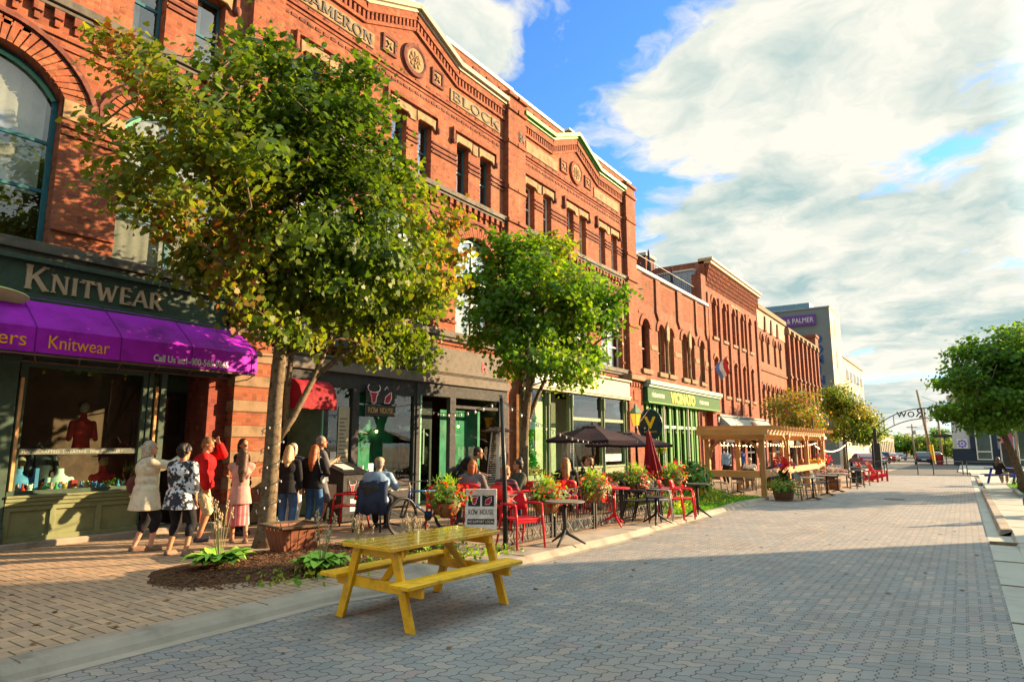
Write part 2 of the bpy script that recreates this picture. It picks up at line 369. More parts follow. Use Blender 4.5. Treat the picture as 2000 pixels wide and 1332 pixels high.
CEDZ = woodmat('cedar_post', (.40, .20, .07), (.27, .125, .04), 'z')
BROWNW = woodmat('planter_wood', (.26, .10, .055), (.15, .055, .03), 'z')
SOIL = mat('mulch', (.085, .045, .026), .95, vary=.6, vs=22, bump=1.0, bs=45, spec=.1)
# ------------------------------------------------------------ ground, road, pavements
YS = [-8, -2, 2, 6, 10, 15, 20, 25, 30, 40, 50, 54]
def strip(name, mat, left, right, ys, off, kind='structure', cat=None):
    """sheet between two x(y) edges following the fall of the street"""
    m = M(); vs = []
    for y in ys: vs += [(left(y), y, gz(y) + off), (right(y), y, gz(y) + off)]
    m.add(vs, [(2 * i, 2 * i + 1, 2 * i + 3, 2 * i + 2) for i in range(len(ys) - 1)])
    return tag(m.build(name, mat, fix=False), None, None, kind=kind)
def poly(pts):
    return lambda y: float(np.interp(y, [p[1] for p in pts], [p[0] for p in pts]))
PAV = herring('road_pavers', .1125, [(.05, (.29, .18, .165)), (.2, (.19, .192, .20)), (.4, (.245, .225, .21)), (.62, (.165, .176, .185)), (.82, (.26, .225, .205)), (1, (.35, .28, .22))],
              (.02, .022, .026), (.05, .046), .085, (.13, .11, .10), .8)
SIDE = herring('side_pavers', .11, [(.1, (.41, .265, .165)), (.4, (.31, .21, .14)), (.65, (.45, .285, .175)), (.9, (.33, .24, .165))],
               (.055, .05, .016), (.035, .085), .0, (.15, .11, .07), .85)
ASPH = mat('asphalt', (.075, .078, .082), .85, vary=.25, vs=.7, bump=.5, bs=120)
road_l = poly([(-5.78, -8), (-5.8, 4.9), (-5.63, 5.5), (-5.34, 7.5), (-5.26, 11.3), (-5.33, 13.5), (-5.42, 17), (-5.5, 23)])
m = M()
ys = [-60, 6, 54, 110, 206, 420, 900]
m.add([(x, y, gz(y) - .05) for y in ys for x in (-500, 500)], [(2 * i, 2 * i + 1, 2 * i + 3, 2 * i + 2) for i in range(len(ys) - 1)])
tag(m.build('ground', ASPH, fix=False), None, None, kind='structure')
strip('road', PAV, lambda y: -7.0, lambda y: .24, YS, 0.0)
ysl = sorted(set([-8, 0, 3, 4.9, 5.5, 6, 6.5, 7, 7.5, 8.5, 9.5, 10.5, 11.3, 12.4, 13.5, 15, 17, 19, 21, 23]))
top_l = lambda y: road_l(y) - .30 - .45 * math.exp(-((y - 10.5) / 2.6) ** 2)
strip('sidewalk', SIDE, lambda y: -13.2, lambda y: top_l(y) + .01, ysl + [23.2], .10)
strip('patio_paving', SIDE, lambda y: -13.2, lambda y: -4.2 if y > 24 else -5.6, [23.2, 24.2, 30, 40, 46], .006)
strip('far_pavement', CONC, lambda y: -13.2, lambda y: -5.2, [46, 54, 80, 110], .008)
# kerb with a rounded nose and a shallow gutter, plus the short end face where it dies into the patio
m = M(); vs = []; prof = [(.13, .004), (.0, .006), (-.03, .05), (-.09, .098), (0, .104)]
for y in ysl:
    for k, (dx_, dz_) in enumerate(prof):
        vs.append(((road_l(y) if k < 4 else top_l(y)) + dx_, y, gz(y) + dz_ + .004 * mnoise.noise(Vector((y * 3, k, 0)))))
n = len(prof); m.add(vs, [(i * n + k, i * n + k + 1, (i + 1) * n + k + 1, (i + 1) * n + k) for i in range(len(ysl) - 1) for k in range(n - 1)])
m.box(-13.2, -5.5, 23.18, 23.22, gz(23) - .05, gz(23) + .10)
tag(m.build('kerb_edge', CONC, fix=False), None, None, kind='structure')
# joints in the kerb band
m = M()
for y in (2.15, 4.25, 8.2, 12.1, 15.4): m.box(top_l(y) + .005, road_l(y) - .085, y - .003, y + .003, gz(y) + .09, gz(y) + .1062)
tag(m.build('kerb_joints', STBR), None, None, kind='structure')
# right-hand concrete gutter, kerb and pavement
CONC2 = mat('pale_concrete', (.34, .33, .29), .85, vary=.16, vs=1.2, bump=.3, bs=80, spec=.2)
strip('gutter', CONC2, lambda y: .24, lambda y: .62, YS, .002)
def rs(y): return float(np.interp(y, [13.5, 16.5], [.012, .115]))
m = M(); vs = []; yr = [-8, 2, 6, 10, 13.5, 14.5, 15.5, 16.5, 20, 25, 30, 40, 50, 54]
for y in yr: vs += [(.62, y, gz(y) + .003), (.66, y, gz(y) + rs(y)), (9.0, y, gz(y) + rs(y))]
m.add(vs, [(3 * i + k, 3 * i + k + 1, 3 * i + 4 + k, 3 * i + 3 + k) for i in range(len(yr) - 1) for k in (0, 1)])
tag(m.build('pavement', CONC2, fix=False), None, None, kind='structure')
m = M()
for y in (8.2, 10.4, 12.6, 14.8): m.box(.24, 2.6, y - .004, y + .004, gz(y) - .01, gz(y) + rs(y) + .0035)
for y in (17.2, 19.6, 22, 24.4, 26.8, 29.2, 31.6): m.box(.67, 2.6, y - .008, y + .008, gz(y), gz(y) + rs(y) + .004)
tag(m.build('pavement_joints', STBR), None, None, kind='structure')
m = M()
for y0, y1 in ((16.4, 24), (24.03, 33.8), (40, 47)):
    m.add([(x, y, gz(y) + z) for y in (y0, y1) for x, z in ((.44, .004), (.47, .13), (.655, .14), (.66, .1))], [(0, 1, 5, 4), (1, 2, 6, 5), (2, 3, 7, 6), (0, 3, 2, 1), (4, 5, 6, 7)])
tag(m.build('kerb_stones', CONC, bevel=.012), None, None, kind='structure')
# far asphalt street turning away, pale crossing pavement on the right
strip('far_road', ASPH, lambda y: -60 if y < 64 else -9.2, lambda y: 60 if y < 64 else (-.6 if y < 105 else -1.5), [54, 63.9, 64.1, 80, 104.9, 160, 206], .004)
strip('far_walk', CONC2, lambda y: .3 if y < 64 else -.5, lambda y: 12, [55.5, 62, 64.1, 80, 100, 112], .05)
# mulch bed round the first maple
def blob(name, mat, cx, cy, rx, ry, z, h, kind='structure', seed=0, n=40, rings=5, rot=0.0):
    m = M(); vs = [(cx, cy, z + h)]
    for i in range(1, rings + 1):
        for j in range(n):
            th = 2 * math.pi * j / n; k = i / rings
            wob = 1 + .16 * mnoise.noise(Vector((math.cos(th) * 2, math.sin(th) * 2, seed)))
            a = math.cos(th) * rx * k * wob; b = math.sin(th) * ry * k * wob
            x = cx + a * math.cos(rot) - b * math.sin(rot); y = cy + a * math.sin(rot) + b * math.cos(rot)
            vs.append((x, y, z + h * (1 - k * k) + (0 if i == rings else .03 * mnoise.noise(Vector((x * 6, y * 6, seed))))))
    fs = [(0, 1 + j, 1 + (j + 1) % n) for j in range(n)] + [(1 + i * n + j, 1 + (i + 1) * n + j, 1 + (i + 1) * n + (j + 1) % n, 1 + i * n + (j + 1) % n) for i in range(rings - 1) for j in range(n)]
    m.add(vs, fs); return tag(m.build(name, mat, smooth=True, fix=False), None, None, kind=kind)
blob('mulch_bed', SOIL, -7.55, 6.15, 1.15, 2.1, .098, .07, seed=3, rot=R(-14))
# loose chips on the mulch
m = M()
for i in range(2600):
    a = random.random() * 6.283; r = math.sqrt(random.random()) * 1.07; x = -7.55 + math.cos(a) * r * 1.1; y = 6.15 + math.sin(a) * r * 2.0
    t = random.random() * 3.14; L = random.uniform(.012, .045); q = Matrix.Translation((x, y, .108 + .065 * max(0, 1 - r * r) + random.uniform(0, .012))) @ Matrix.Rotation(t, 4, 'Z') @ Matrix.Rotation(random.uniform(-.4, .4), 4, 'Y')
    m.T = q; m.box(-L, L, -.006, .006, -.003, .003)
tag(m.build('bark_chips', mat('bark_chip', (.14, .07, .035), .9, vary=.5, vs=30)), None, None, kind='stuff')
blob('concrete_apron', CONC, -5.92, 6.35, .35, .62, .06, .10, seed=5)
blob('flower_bed', SOIL, -7.2, 19.2, 1.35, 3.6, gz(19) + .09, .12, seed=9)
# fallen leaves and litter scattered over the paving
m = M()
for i in range(260):
    if i < 190: x, y = random.gauss(-7.2, 1.6), random.uniform(2, 15)
    else: x, y = random.uniform(-5, .2), random.uniform(4, 30)
    z = gz(y) + (.108 if x < -6.2 else .006); L = random.uniform(.018, .045); t = random.random() * 6.28
    m.T = Matrix.Translation((x, y, z)) @ Matrix.Rotation(t, 4, 'Z') @ Matrix.Rotation(random.uniform(-.3, .3), 4, 'X')
    m.add([(-L, 0, 0), (-.2 * L, -.7 * L, .004), (L, 0, 0.002), (-.2 * L, .7 * L, .006)], [(0, 1, 2, 3)])
tag(m.build('fallen_leaves', mat('dry_leaf', (.16, .09, .03), .8, vary=.6, vs=2.0)), None, None, kind='stuff')
# manhole
m = M(); m.lathe([(.32, 0), (.32, .012), (.27, .013), (.27, .009)], 24, (-2.1, 26.4, gz(26.4)))
tag(m.build('manhole_cover', STDARK), 'round iron manhole cover set in the street pavers', 'manhole cover')
# ------------------------------------------------------------ lettering
TYZ = Matrix(((0, 0, 1, 0), (1, 0, 0, 0), (0, 1, 0, 0), (0, 0, 0, 1)))     # x->Y, y->Z, z->X : reads from the street
def text(s, size, mat, parent, loc, T=TYZ, name='lettering', thick=.008, align='LEFT', bold=0.0, sx=1.0, shear=0.0, tilt=0.0):
    cu = bpy.data.curves.new('t', 'FONT'); cu.body = s; cu.size = size; cu.extrude = thick; cu.align_x = align; cu.offset = bold; cu.shear = shear; cu.resolution_u = 3
    o = bpy.data.objects.new('t', cu); COL.objects.link(o)
    me = bpy.data.meshes.new_from_object(o.evaluated_get(bpy.context.evaluated_depsgraph_get())); bpy.data.objects.remove(o); bpy.data.curves.remove(cu)
    me.transform(Matrix.Translation(loc) @ T @ Matrix.Rotation(tilt, 4, 'Z') @ Matrix.Diagonal((sx, 1, 1, 1))); me.name = name
    me.materials.clear(); me.materials.append(mat)
    ob = bpy.data.objects.new(name, me); link(ob, parent); return ob
A_ = lambda cx, cy, rx, ry, a0, a1, n=9: [(cx + rx * math.cos(R(a0 + (a1 - a0) * i / n)), cy + ry * math.sin(R(a0 + (a1 - a0) * i / n))) for i in range(n + 1)]
GL = {  # glyph: width, [(points, weight)], serif feet
    'A': (.9, [([(.05, 0), (.45, 1)], .6), ([(.45, 1), (.85, 0)], 1), ([(.2, .33), (.7, .33)], .5)], [(.05, 0), (.85, 0)]),
    'B': (.75, [([(.15, 0), (.15, 1)], 1), (A_(.3, .75, .3, .25, 90, -90), .8), (A_(.3, .26, .38, .26, 90, -90), .8)], [(.15, 0), (.15, 1)]),
    'C': (.85, [(A_(.48, .5, .4, .5, 50, 310, 14), .9)], [(.74, .88), (.74, .12)]),
    'D': (.85, [([(.15, 0), (.15, 1)], 1), (A_(.25, .5, .5, .5, 90, -90, 12), .9)], [(.15, 0), (.15, 1)]),
    'E': (.7, [([(.15, 0), (.15, 1)], 1), ([(.1, .96), (.62, .96)], .5), ([(.15, .52), (.5, .52)], .5), ([(.1, .04), (.66, .04)], .5)], [(.6, .88), (.64, .12), (.5, .52)]),
    'H': (.9, [([(.15, 0), (.15, 1)], 1), ([(.75, 0), (.75, 1)], 1), ([(.15, .5), (.75, .5)], .5)], [(.15, 0), (.15, 1), (.75, 0), (.75, 1)]),
    'I': (.36, [([(.18, 0), (.18, 1)], 1)], [(.18, 0), (.18, 1)]),
    'K': (.88, [([(.15, 0), (.15, 1)], 1), ([(.2, .42), (.74, 1)], .6), ([(.36, .58), (.8, 0)], 1)], [(.15, 0), (.15, 1), (.74, 1), (.8, 0)]),
    'L': (.7, [([(.15, 0), (.15, 1)], 1), ([(.1, .04), (.64, .04)], .5)], [(.15, 1), (.62, .12)]),
    'M': (1.05, [([(.12, 0), (.16, 1)], .6), ([(.16, 1), (.52, .1)], 1), ([(.52, .1), (.88, 1)], .6), ([(.88, 1), (.92, 0)], 1)], [(.12, 0), (.16, 1), (.88, 1), (.92, 0)]),
    'N': (.92, [([(.14, 0), (.14, 1)], .6), ([(.14, 1), (.78, 0)], 1), ([(.78, 0), (.78, 1)], .6)], [(.14, 0), (.12, 1), (.78, 1)]),
    'O': (.95, [(A_(.47, .5, .38, .5, 0, 360, 20), .9)], []),
    'P': (.75, [([(.15, 0), (.15, 1)], 1), (A_(.28, .73, .34, .27, 90, -90), .8)], [(.15, 0), (.15, 1)]),
    'R': (.85, [([(.15, 0), (.15, 1)], 1), (A_(.28, .73, .33, .27, 90, -90), .8), ([(.36, .48), (.76, 0)], 1)], [(.15, 0), (.15, 1), (.76, 0)]),
    'S': (.7, [(A_(.34, .74, .25, .25, 30, 270, 9) + A_(.34, .25, .27, .25, 90, -150, 9), .85)], [(.56, .86), (.1, .14)]),
    'T': (.8, [([(.4, 0), (.4, 1)], 1), ([(.06, .96), (.74, .96)], .5)], [(.4, 0), (.08, .88), (.72, .88)]),
    'U': (.9, [([(.15, 1), (.15, .32)] + A_(.43, .32, .28, .31, 180, 360, 8) + [(.71, 1)], .8)], [(.15, 1), (.71, 1)]),
    'V': (.85, [([(.05, 1), (.42, 0)], 1), ([(.42, 0), (.78, 1)], .6)], [(.05, 1), (.78, 1)]),
    'W': (1.2, [([(.06, 1), (.33, 0)], 1), ([(.33, 0), (.58, .8)], .6), ([(.58, .8), (.84, 0)], 1), ([(.84, 0), (1.1, 1)], .6)], [(.06, 1), (1.1, 1), (.58, .8)]),
    '8': (.7, [(A_(.35, .75, .22, .24, 0, 360, 12), .8), (A_(.35, .26, .27, .26, 0, 360, 12), .8)], []),
    '4': (.75, [([(.5, 0), (.5, 1)], 1), ([(.5, 1), (.05, .3)], .6), ([(.05, .3), (.68, .3)], .6)], [(.5, 0)]),
    'X': (.8, [([(.1, 0), (.68, 1)], .6), ([(.1, 1), (.68, 0)], 1)], []), ' ': (.4, [], []),
    '.': (.3, [([(.1, .04), (.18, .04)], .9)], [])}
def serif(s, h, mat, parent, loc, name='lettering', weight=.17, thick=.02, gap=.10, length=None, small=None, T=TYZ, feet=True):
    """cut-stone / painted serif capitals; small: scale of every letter after the first"""
    L = []
    x = 0
    for i, ch in enumerate(s):
        k = (small if (small and i) else 1.0); L.append((ch, x, k)); x += (GL[ch][0] + gap) * k * h
    sx = (length / (x - gap * h)) if length else 1.0
    m = M(); q = 0
    for ch, x0, k in L:
        H = h * k
        for pts, wt in GL[ch][1]:
            pw = [((x0 + p[0] * H) * sx, p[1] * H) for p in pts]
            for a, b in zip(pw[:-1], pw[1:]):
                q += 1; t = thick + .00035 * (q % 23)
                m.T = Matrix.Translation(loc) @ T; m.bar((*a, t / 2), (*b, t / 2), H * weight * wt, t, up=(0, 0, 1), ext=.008 * H * (len(pts) > 2))
        if feet:
            for fx_, fy_ in GL[ch][2]:
                q += 1; t = thick + .00035 * (q % 23) + .0002; m.T = Matrix.Translation(loc) @ T
                a = (x0 + fx_ * H) * sx; m.box(a - H * .13 * sx, a + H * .13 * sx, fy_ * H - (.0 if fy_ < .5 else .07 * H), fy_ * H + (.07 * H if fy_ < .5 else 0), 0, t)
    return m.build(name, mat, parent)
# ------------------------------------------------------------ facade pieces
def arch(y0, y1, z0, zs, rise=0.0, n=12):
    o = [(y0, z0), (y1, z0)]
    if rise <= 0: return o + [(y1, zs), (y0, zs)]
    w2 = (y1 - y0) / 2; rr = (w2 * w2 + rise * rise) / (2 * rise); cy = (y0 + y1) / 2; cz = zs + rise - rr; a = math.asin(min(1, w2 / rr))
    if rise > w2: a = math.pi - a
    return o + [(cy + rr * math.sin(a - 2 * a * i / n), cz + rr * math.cos(a - 2 * a * i / n)) for i in range(n + 1)]
def ring(m, y0, y1, zs, rise, t, d0, d1, n=14, z0=None):
    """arch band of thickness t outside the opening, optionally running down to z0"""
    inn = arch(y0, y1, zs, zs, rise, n)[2:]; out = arch(y0 - t, y1 + t, zs, zs, rise + t, n)[2:]
    if z0 is not None: inn = [(y1, z0)] + inn + [(y0, z0)]; out = [(y1 + t, z0)] + out + [(y0 - t, z0)]
    k = len(inn); vs = []
    for a, b in zip(inn, out): vs += [(d0, *a), (d1, *a), (d1, *b), (d0, *b)]
    fs = [(4 * i + j, 4 * i + (j + 1) % 4, 4 * i + 4 + (j + 1) % 4, 4 * i + 4 + j) for i in range(k - 1) for j in range(4)] + [(0, 1, 2, 3), (4 * k - 1, 4 * k - 2, 4 * k - 3, 4 * k - 4)]
    m.add(vs, fs)
def window(b, XF, y0, y1, z0, zs, rise=0.0, dep=.18, frame=TEAL, gl=None, curtain=.0, rails=(), mull=(), fw=.06, label=None, cz=None, side=1, ins=.003):
    """timber frame set back in its opening, with its pane and (sometimes) a curtain behind it"""
    gl = gl or GLASSW; m = M(); e = ins; fr = .035
    X0, X1 = XF - side * (dep + .06), XF - side * dep
    out = arch(y0 + e, y1 - e, z0 + e, zs, max(0, rise - e)); inn = arch(y0 + fw, y1 - fw, z0 + fw, zs - (fw if rise <= 0 else 0), max(0, rise - fw))
    m.ext(out, X0, X1, holes=[inn])
    for rz_ in rails: m.box(X0 + .006, X1 - side * .004 if side > 0 else X1 + .004, y0 + fw - .002, y1 - fw + .002, rz_ - .03, rz_ + .03)
    for my in mull: m.box(X0 + .002, X1 + side * .012, my - .045, my + .045, z0 + fw - .002, zs + max(0, rise - fw) * .93)
    f = m.build('window', frame, b, bevel=.004, seg=1)
    if label: f['label'] = label
    p = M(); xm = (X0 + X1) / 2
    flat = arch(y0 + fw - .004, y1 - fw + .004, z0 + fw - .004, zs - (fw if rise <= 0 else 0), max(0, rise - fw)); p.add([(xm, *q) for q in flat], [tuple(range(len(flat)))])
    p.build('pane', gl, f, fix=False)
    if curtain:
        c = M(); n = 26; top = zs + rise * .8; lo = z0 + .05 if cz is None else cz; vs = []
        ya, yb = y0 + .05, y1 - .05
        for i in range(n + 1):
            y = ya + (yb - ya) * i / n; vs += [(XF - side * (dep + .16 + .02 * math.sin(i * 2.1 + y0)), y, lo), (XF - side * (dep + .16 + .02 * math.sin(i * 2.1 + y0)), y, top)]
        lim = int(n * min(1, curtain)); c.add(vs, [(2 * i, 2 * i + 2, 2 * i + 3, 2 * i + 1) for i in range(n) if i < lim]); c.build('curtain', CURT, f, smooth=True, fix=False)
    return f
def shell(b, XF, y0, y1, z0, z1, depth, out, holes, mat, side_mat=None, thick=.32, roof=CHAR):
    """front wall with real openings, party walls, back and roof of one building"""
    m = M(); m.ext(out, XF - thick, XF, holes=holes); w_ = m.build('wall', mat, b)
    m = M(); sm = side_mat or mat
    m.box(XF - depth, XF - thick, y0, y0 + .3, z0, z1); m.box(XF - depth, XF - thick, y1 - .3, y1, z0, z1); m.box(XF - depth - .3, XF - depth, y0, y1, z0, z1)
    m.build('party_wall', sm, b)
    m = M(); m.box(XF - depth, XF - thick, y0 + .3, y1 - .3, z1 - .55, z1 - .35); m.build('roof', roof, b)
    return w_
def lathe_x(m, prof, c, n=24):
    """lathe about the X axis at c"""
    m.T = Matrix.Translation(c) @ TYZ; m.lathe(prof, n); m.T = None
# ------------------------------------------------------------ the three-storey red block with two gables
XF = -12.4
def bay_detail(b, c, y0, y1, frame, gutter, names, ledge_mat=STDARK, kinds=0):
    band = M(); dark = M(); tan = M(); led = M(); cor = M(); den = M(); grooves = M()
    zc = 13.3; L = [(y0, zc), (c - 1.97, zc), (c, zc + .86), (c + 1.97, zc), (y1, zc)]
    for (a, b_) in zip(L[:-1], L[1:]):
        P = lambda q, dz_, dx_: (XF + dx_, q[0], q[1] + dz_)
        cor.bar(P(a, .40, .13), P(b_, .40, .13), .26, .17, up=(0, 0, 1), ext=.02)
        cor.bar(P(a, .27, .08), P(b_, .27, .08), .16, .10, up=(0, 0, 1), ext=.02)
        band.bar(P(a, .10, .055), P(b_, .10, .055), .11, .22, up=(0, 0, 1), ext=.015)
        band.bar(P(a, -.30, .035), P(b_, -.30, .035), .07, .10, up=(0, 0, 1), ext=.012)
        ln = math.hypot(b_[0] - a[0], b_[1] - a[1]); n = int(ln / .155)
        for i in range(n):
            t = (i + .5) / n; y = a[0] + (b_[0] - a[0]) * t; z = a[1] + (b_[1] - a[1]) * t
            den.box(XF + .001, XF + .075, y - .04, y + .04, z - .25, z - .005)
    cor.build('cornice', gutter, b, bevel=.02); band.build('corbel_band', BR1, b); den.build('dentil_course', BR2, b)
    # medallion with a rosette, two small square rosettes
    r = M(); lathe_x(r, [(.36, 0), (.36, .06), (.42, .09), (.5, .08), (.52, .0)], (XF, c, 12.86), 32); r.build('medallion_ring', BRD if not kinds else BR2, b, smooth=False)
    r = M(); lathe_x(r, [(.362, -.01), (.362, .05), (.34, .065), (.30, .05), (.02, .05)], (XF, c, 12.86), 32)
    for i in range(8):
        a = i * math.pi / 4; r.ell((XF + .055, c + .2 * math.cos(a), 12.86 + .2 * math.sin(a)), (.03, .075, .075), 8, 6)
        r.ell((XF + .055, c + .11 * math.cos(a + .4), 12.86 + .11 * math.sin(a + .4)), (.03, .04, .04), 8, 6)
    r.ell((XF + .055, c, 12.86), (.05, .06, .06), 8, 6); r.build('medallion', STONE, b, smooth=True)
    for s in (-1, 1):
        yy = c + s * 1.03; r = M(); r.ext([(yy - .27, 12.52), (yy + .27, 12.52), (yy + .27, 13.06), (yy - .27, 13.06)], XF + .001, XF + .06, holes=[[(yy - .19, 12.60), (yy + .19, 12.60), (yy + .19, 12.98), (yy - .19, 12.98)]]); r.build('square_frame', BRD if not kinds else BR2, b)
        r = M(); r.box(XF - .02, XF + .025, yy - .188, yy + .188, 12.602, 12.978)
        for a in range(4): r.bar((XF + .03, yy, 12.79), (XF + .03, yy + .15 * math.cos(a * 1.571 + .785), 12.79 + .15 * math.sin(a * 1.571 + .785)), .07, .035 + .001 * a)
        r.build('rosette', STONE, b)
    for (ya, yb, txt) in names:
        tan.box(XF + .001, XF + .035, ya, yb, 12.36, 12.80)
        if txt: serif(txt, .30, STDARK, b, (XF + .036, ya + .10, 12.43), name='carved_lettering', weight=.21, thick=.02, length=yb - ya - .2)
    # string courses
    for z in (12.18, 11.98): band.v and None
    bd = M()
    for z, dd in ((12.20, .05), (12.08, .03), (8.72, .05), (8.55, .035), (4.62, .05)): bd.box(XF + .001, XF + dd, y0, y1, z - .035, z + .035)
    bd.build('string_course', BR2, b)
    dk = M(); n = int((y1 - y0) / .24)
    for i in range(n):
        y = y0 + (y1 - y0) * (i + .5) / n; dk.box(XF + .0005, XF + .02, y - .085, y + .085, 11.86, 11.94)
        if i % 2: dk.box(XF + .0005, XF + .02, y - .085, y + .085, 12.27, 12.33)
    dk.build('dark_headers', BRD, b)
    # third-floor window groups
    TW = [(c + s * a, c + s * b_) for s in (-1, 1) for a, b_ in ((.24, .83), (2.03, 2.63), (3.24, 3.86))]; TW = [(min(a), max(a)) for a in TW]
    for ya, yb in sorted(TW):
        tan.ext([(ya - .10, 11.02), (ya + .02, 11.12), (yb - .02, 11.12), (yb + .10, 11.02), (yb + .12, 11.36), (ya - .12, 11.36)], XF + .001, XF + .07)
        window(b, XF, ya, yb, 9.38, 11.12, 0, .2, frame, rails=(10.25,), curtain=.9 if int(ya * 7) % 3 else .45, cz=9.5)
    h = M(); hd = M()
    for g0, g1 in ((c - 3.98, c - 1.91), (c - .95, c + .95), (c + 1.91, c + 3.98)):
        h.box(XF + .001, XF + .10, g0 - .06, g1 + .06, 11.44, 11.53); h.box(XF + .001, XF + .10, g0 - .14, g0 - .062, 11.12, 11.53); h.box(XF + .001, XF + .10, g1 + .062, g1 + .14, 11.12, 11.53)
        hd.ell((XF + .06, g0 - .12, 11.08), (.07, .09, .12), 8, 6); hd.ell((XF + .06, g1 + .12, 11.08), (.07, .09, .12), 8, 6)
        tan.box(XF + .001, XF + .045, (g0 + g1) / 2 - .14, (g0 + g1) / 2 + .14, 11.0, 11.359)
    h.build('hood_mould', BR2, b); hd.build('label_stop', BRD, b, smooth=True)
    pb = M(); edges = sorted([y0] + [q for w2 in TW for q in w2] + [y1])
    for i in range(0, len(edges), 2):
        for z in (10.36, 10.50, 10.66): pb.box(XF + .001, XF + .045, edges[i] + .004, edges[i + 1] - .004, z - .03, z + .03)
    pb.build('pier_band', BRD, b)
    # slate ledge with brick corbels below
    led.box(XF - .1, XF + .17, y0, y1, 9.22, 9.38); led.box(XF - .1, XF + .11, y0, y1, 9.14, 9.219)
    cb = M(); n = int((y1 - y0) / .3)
    for i in range(n):
        y = y0 + (y1 - y0) * (i + .5) / n; cb.box(XF + .001, XF + .10, y - .075, y + .075, 8.98, 9.139); cb.box(XF + .001, XF + .055, y - .04, y + .04, 8.84, 8.98)
    cb.build('corbel', BR2, b)
    # second-floor arches
    vs_ = M(); hm = M(); imp = M()
    for k in (-1, 0, 1):
        a, e = c + k * 3.13 - 1.06, c + k * 3.13 + 1.06
        nv = 27; inn = arch(a, e, 7.62, 7.62, .62, nv)[2:]; out = arch(a - .40, e + .40, 7.62, 7.62, 1.02, nv)[2:]
        for i in range(nv):
            g = .10; lerp = lambda p, q, t: (p[0] + (q[0] - p[0]) * t, p[1] + (q[1] - p[1]) * t)
            vs_.ext([lerp(inn[i], inn[i + 1], g), lerp(inn[i], inn[i + 1], 1 - g), lerp(out[i], out[i + 1], 1 - g), lerp(out[i], out[i + 1], g)], XF - .05, XF + .035 + .004 * (i % 2))
        ring(hm, a - .43, e + .43, 7.62, 1.05, .09, XF + .001, XF + .09, 16)
        for s, q in ((-1, a), (1, e)):
            imp.ext([(q, 7.28), (q + s * .36, 7.28), (q + s * .42, 7.60), (q, 7.66)], XF - .04, XF + .03)
        gl = a + .0
        f = window(b, XF, a, e, 4.98, 7.62, .62, .22, frame, rails=(5.95, 6.82), mull=((a + e) / 2,), curtain=.97, cz=5.9 if k == 0 else 5.1, fw=.085)
        lt = M(); pts = arch(a + .085, e - .085, 7.6, 7.6, .53, 12)[2:]
        for (p, q) in zip(pts[:-1], pts[1:]): lt.bar((XF - .20, *p), (XF - .20, *q), .04, .06, up=(0, 0, 1))
        lt.build('arch_trim', MINT if frame is TEAL else WHITE, f)
    for k in (-2, -1, 1, 2):
        if k in (-1, 1):
            y = c + k * 1.565; hm.box(XF + .001, XF + .09, y - .10, y + .10, 7.52, 7.62)
    vs_.build('arch_voussoirs', BR1, b); hm.build('arch_hood', BRD, b); imp.build('impost_stone', STONE, b)
    tan.build('tan_stonework', STONE, b, bevel=.012, seg=1)
    led.box(XF - .1, XF + .15, y0, y1, 4.80, 4.98); led.box(XF - .1, XF + .09, y0, y1, 4.70, 4.799)
    led.build('ledge', ledge_mat, b, bevel=.015)
    # brick bands across second-floor piers
    pb = M(); e2 = [y0, c - 4.19, c - 2.07, c - 1.06, c + 1.06, c + 2.07, c + 4.19, y1]
    for i in range(0, 8, 2):
        for z in (7.16, 7.02, 5.30): pb.box(XF + .001, XF + .05, e2[i] + .004, e2[i + 1] - .004, z - .03, z + .03)
    pb.build('pier_band', BR2, b)
def bay_holes(c, shop):
    h = [arch(c + k * 3.13 - 1.06, c + k * 3.13 + 1.06, 4.98, 7.62, .62) for k in (-1, 0, 1)]
    for s in (-1, 1):
        for a, b_ in ((.24, .83), (2.03, 2.63), (3.24, 3.86)):
            y0, y1 = sorted((c + s * a, c + s * b_)); h.append(arch(y0, y1, 9.38, 11.12))
    return h + [arch(*shop)]
def gable_out(c, y0, y1, zt):
    return [(y0, -.2), (y1, -.2), (y1, zt)] + ([(c + 1.0, zt), (c + .25, 14.62), (c - .25, 14.62), (c - 1.0, zt)]) + [(y0, zt)]
def pilaster(b, y0, y1, zt=14.1, m=None, z0=0.0, px=.2):
    p = M(); p.box(XF - .05, XF + px, y0, y1, z0, zt)
    for z, q in ((zt - .12, .09), (13.45, .07), (12.2, .05), (10.5, .05), (9.3, .07), (7.1, .05), (4.9, .06)): p.box(XF - .05, XF + px + q, y0 - q * .6, y1 + q * .6, z - .06, z + .06)
    p.build('pilaster', m or BR1, b)
BA = thing('brick_building', 'three-storey orange brick block with CAMERON BLOCK gable, teal windows and purple awning', 'building', (XF, 3.2, 0))
out = [(-6, -.2), (18.1, -.2), (18.1, 14.3)] + [(14.0, 14.3), (13.2, 14.62), (12.7, 14.62), (11.9, 14.3)] + [(-6, 14.3)]
holes = bay_holes(3.2, (3.72, 7.42, .02, 4.02))[:-1] + [arch(3.72, 7.45, .02, 4.0)] + bay_holes(12.95, (8.5, 17.4, .02, 3.9))
shell(BA, XF, -6, 18.1, -.2, 14.3, 13, out, holes, BR1, BR2)
bay_detail(BA, 3.2, -1.4, 7.58, TEAL, CREAM, [(-1.1, 1.4, None), (5.0, 7.3, None)])
bay_detail(BA, 12.95, 8.42, 17.55, TEAL, CREAM, [(8.75, 11.35, 'CAMERON'), (14.6, 17.3, 'BLOCK')])
pilaster(BA, 7.6, 8.4, z0=4.7); pilaster(BA, 17.57, 18.1, z0=4.7)
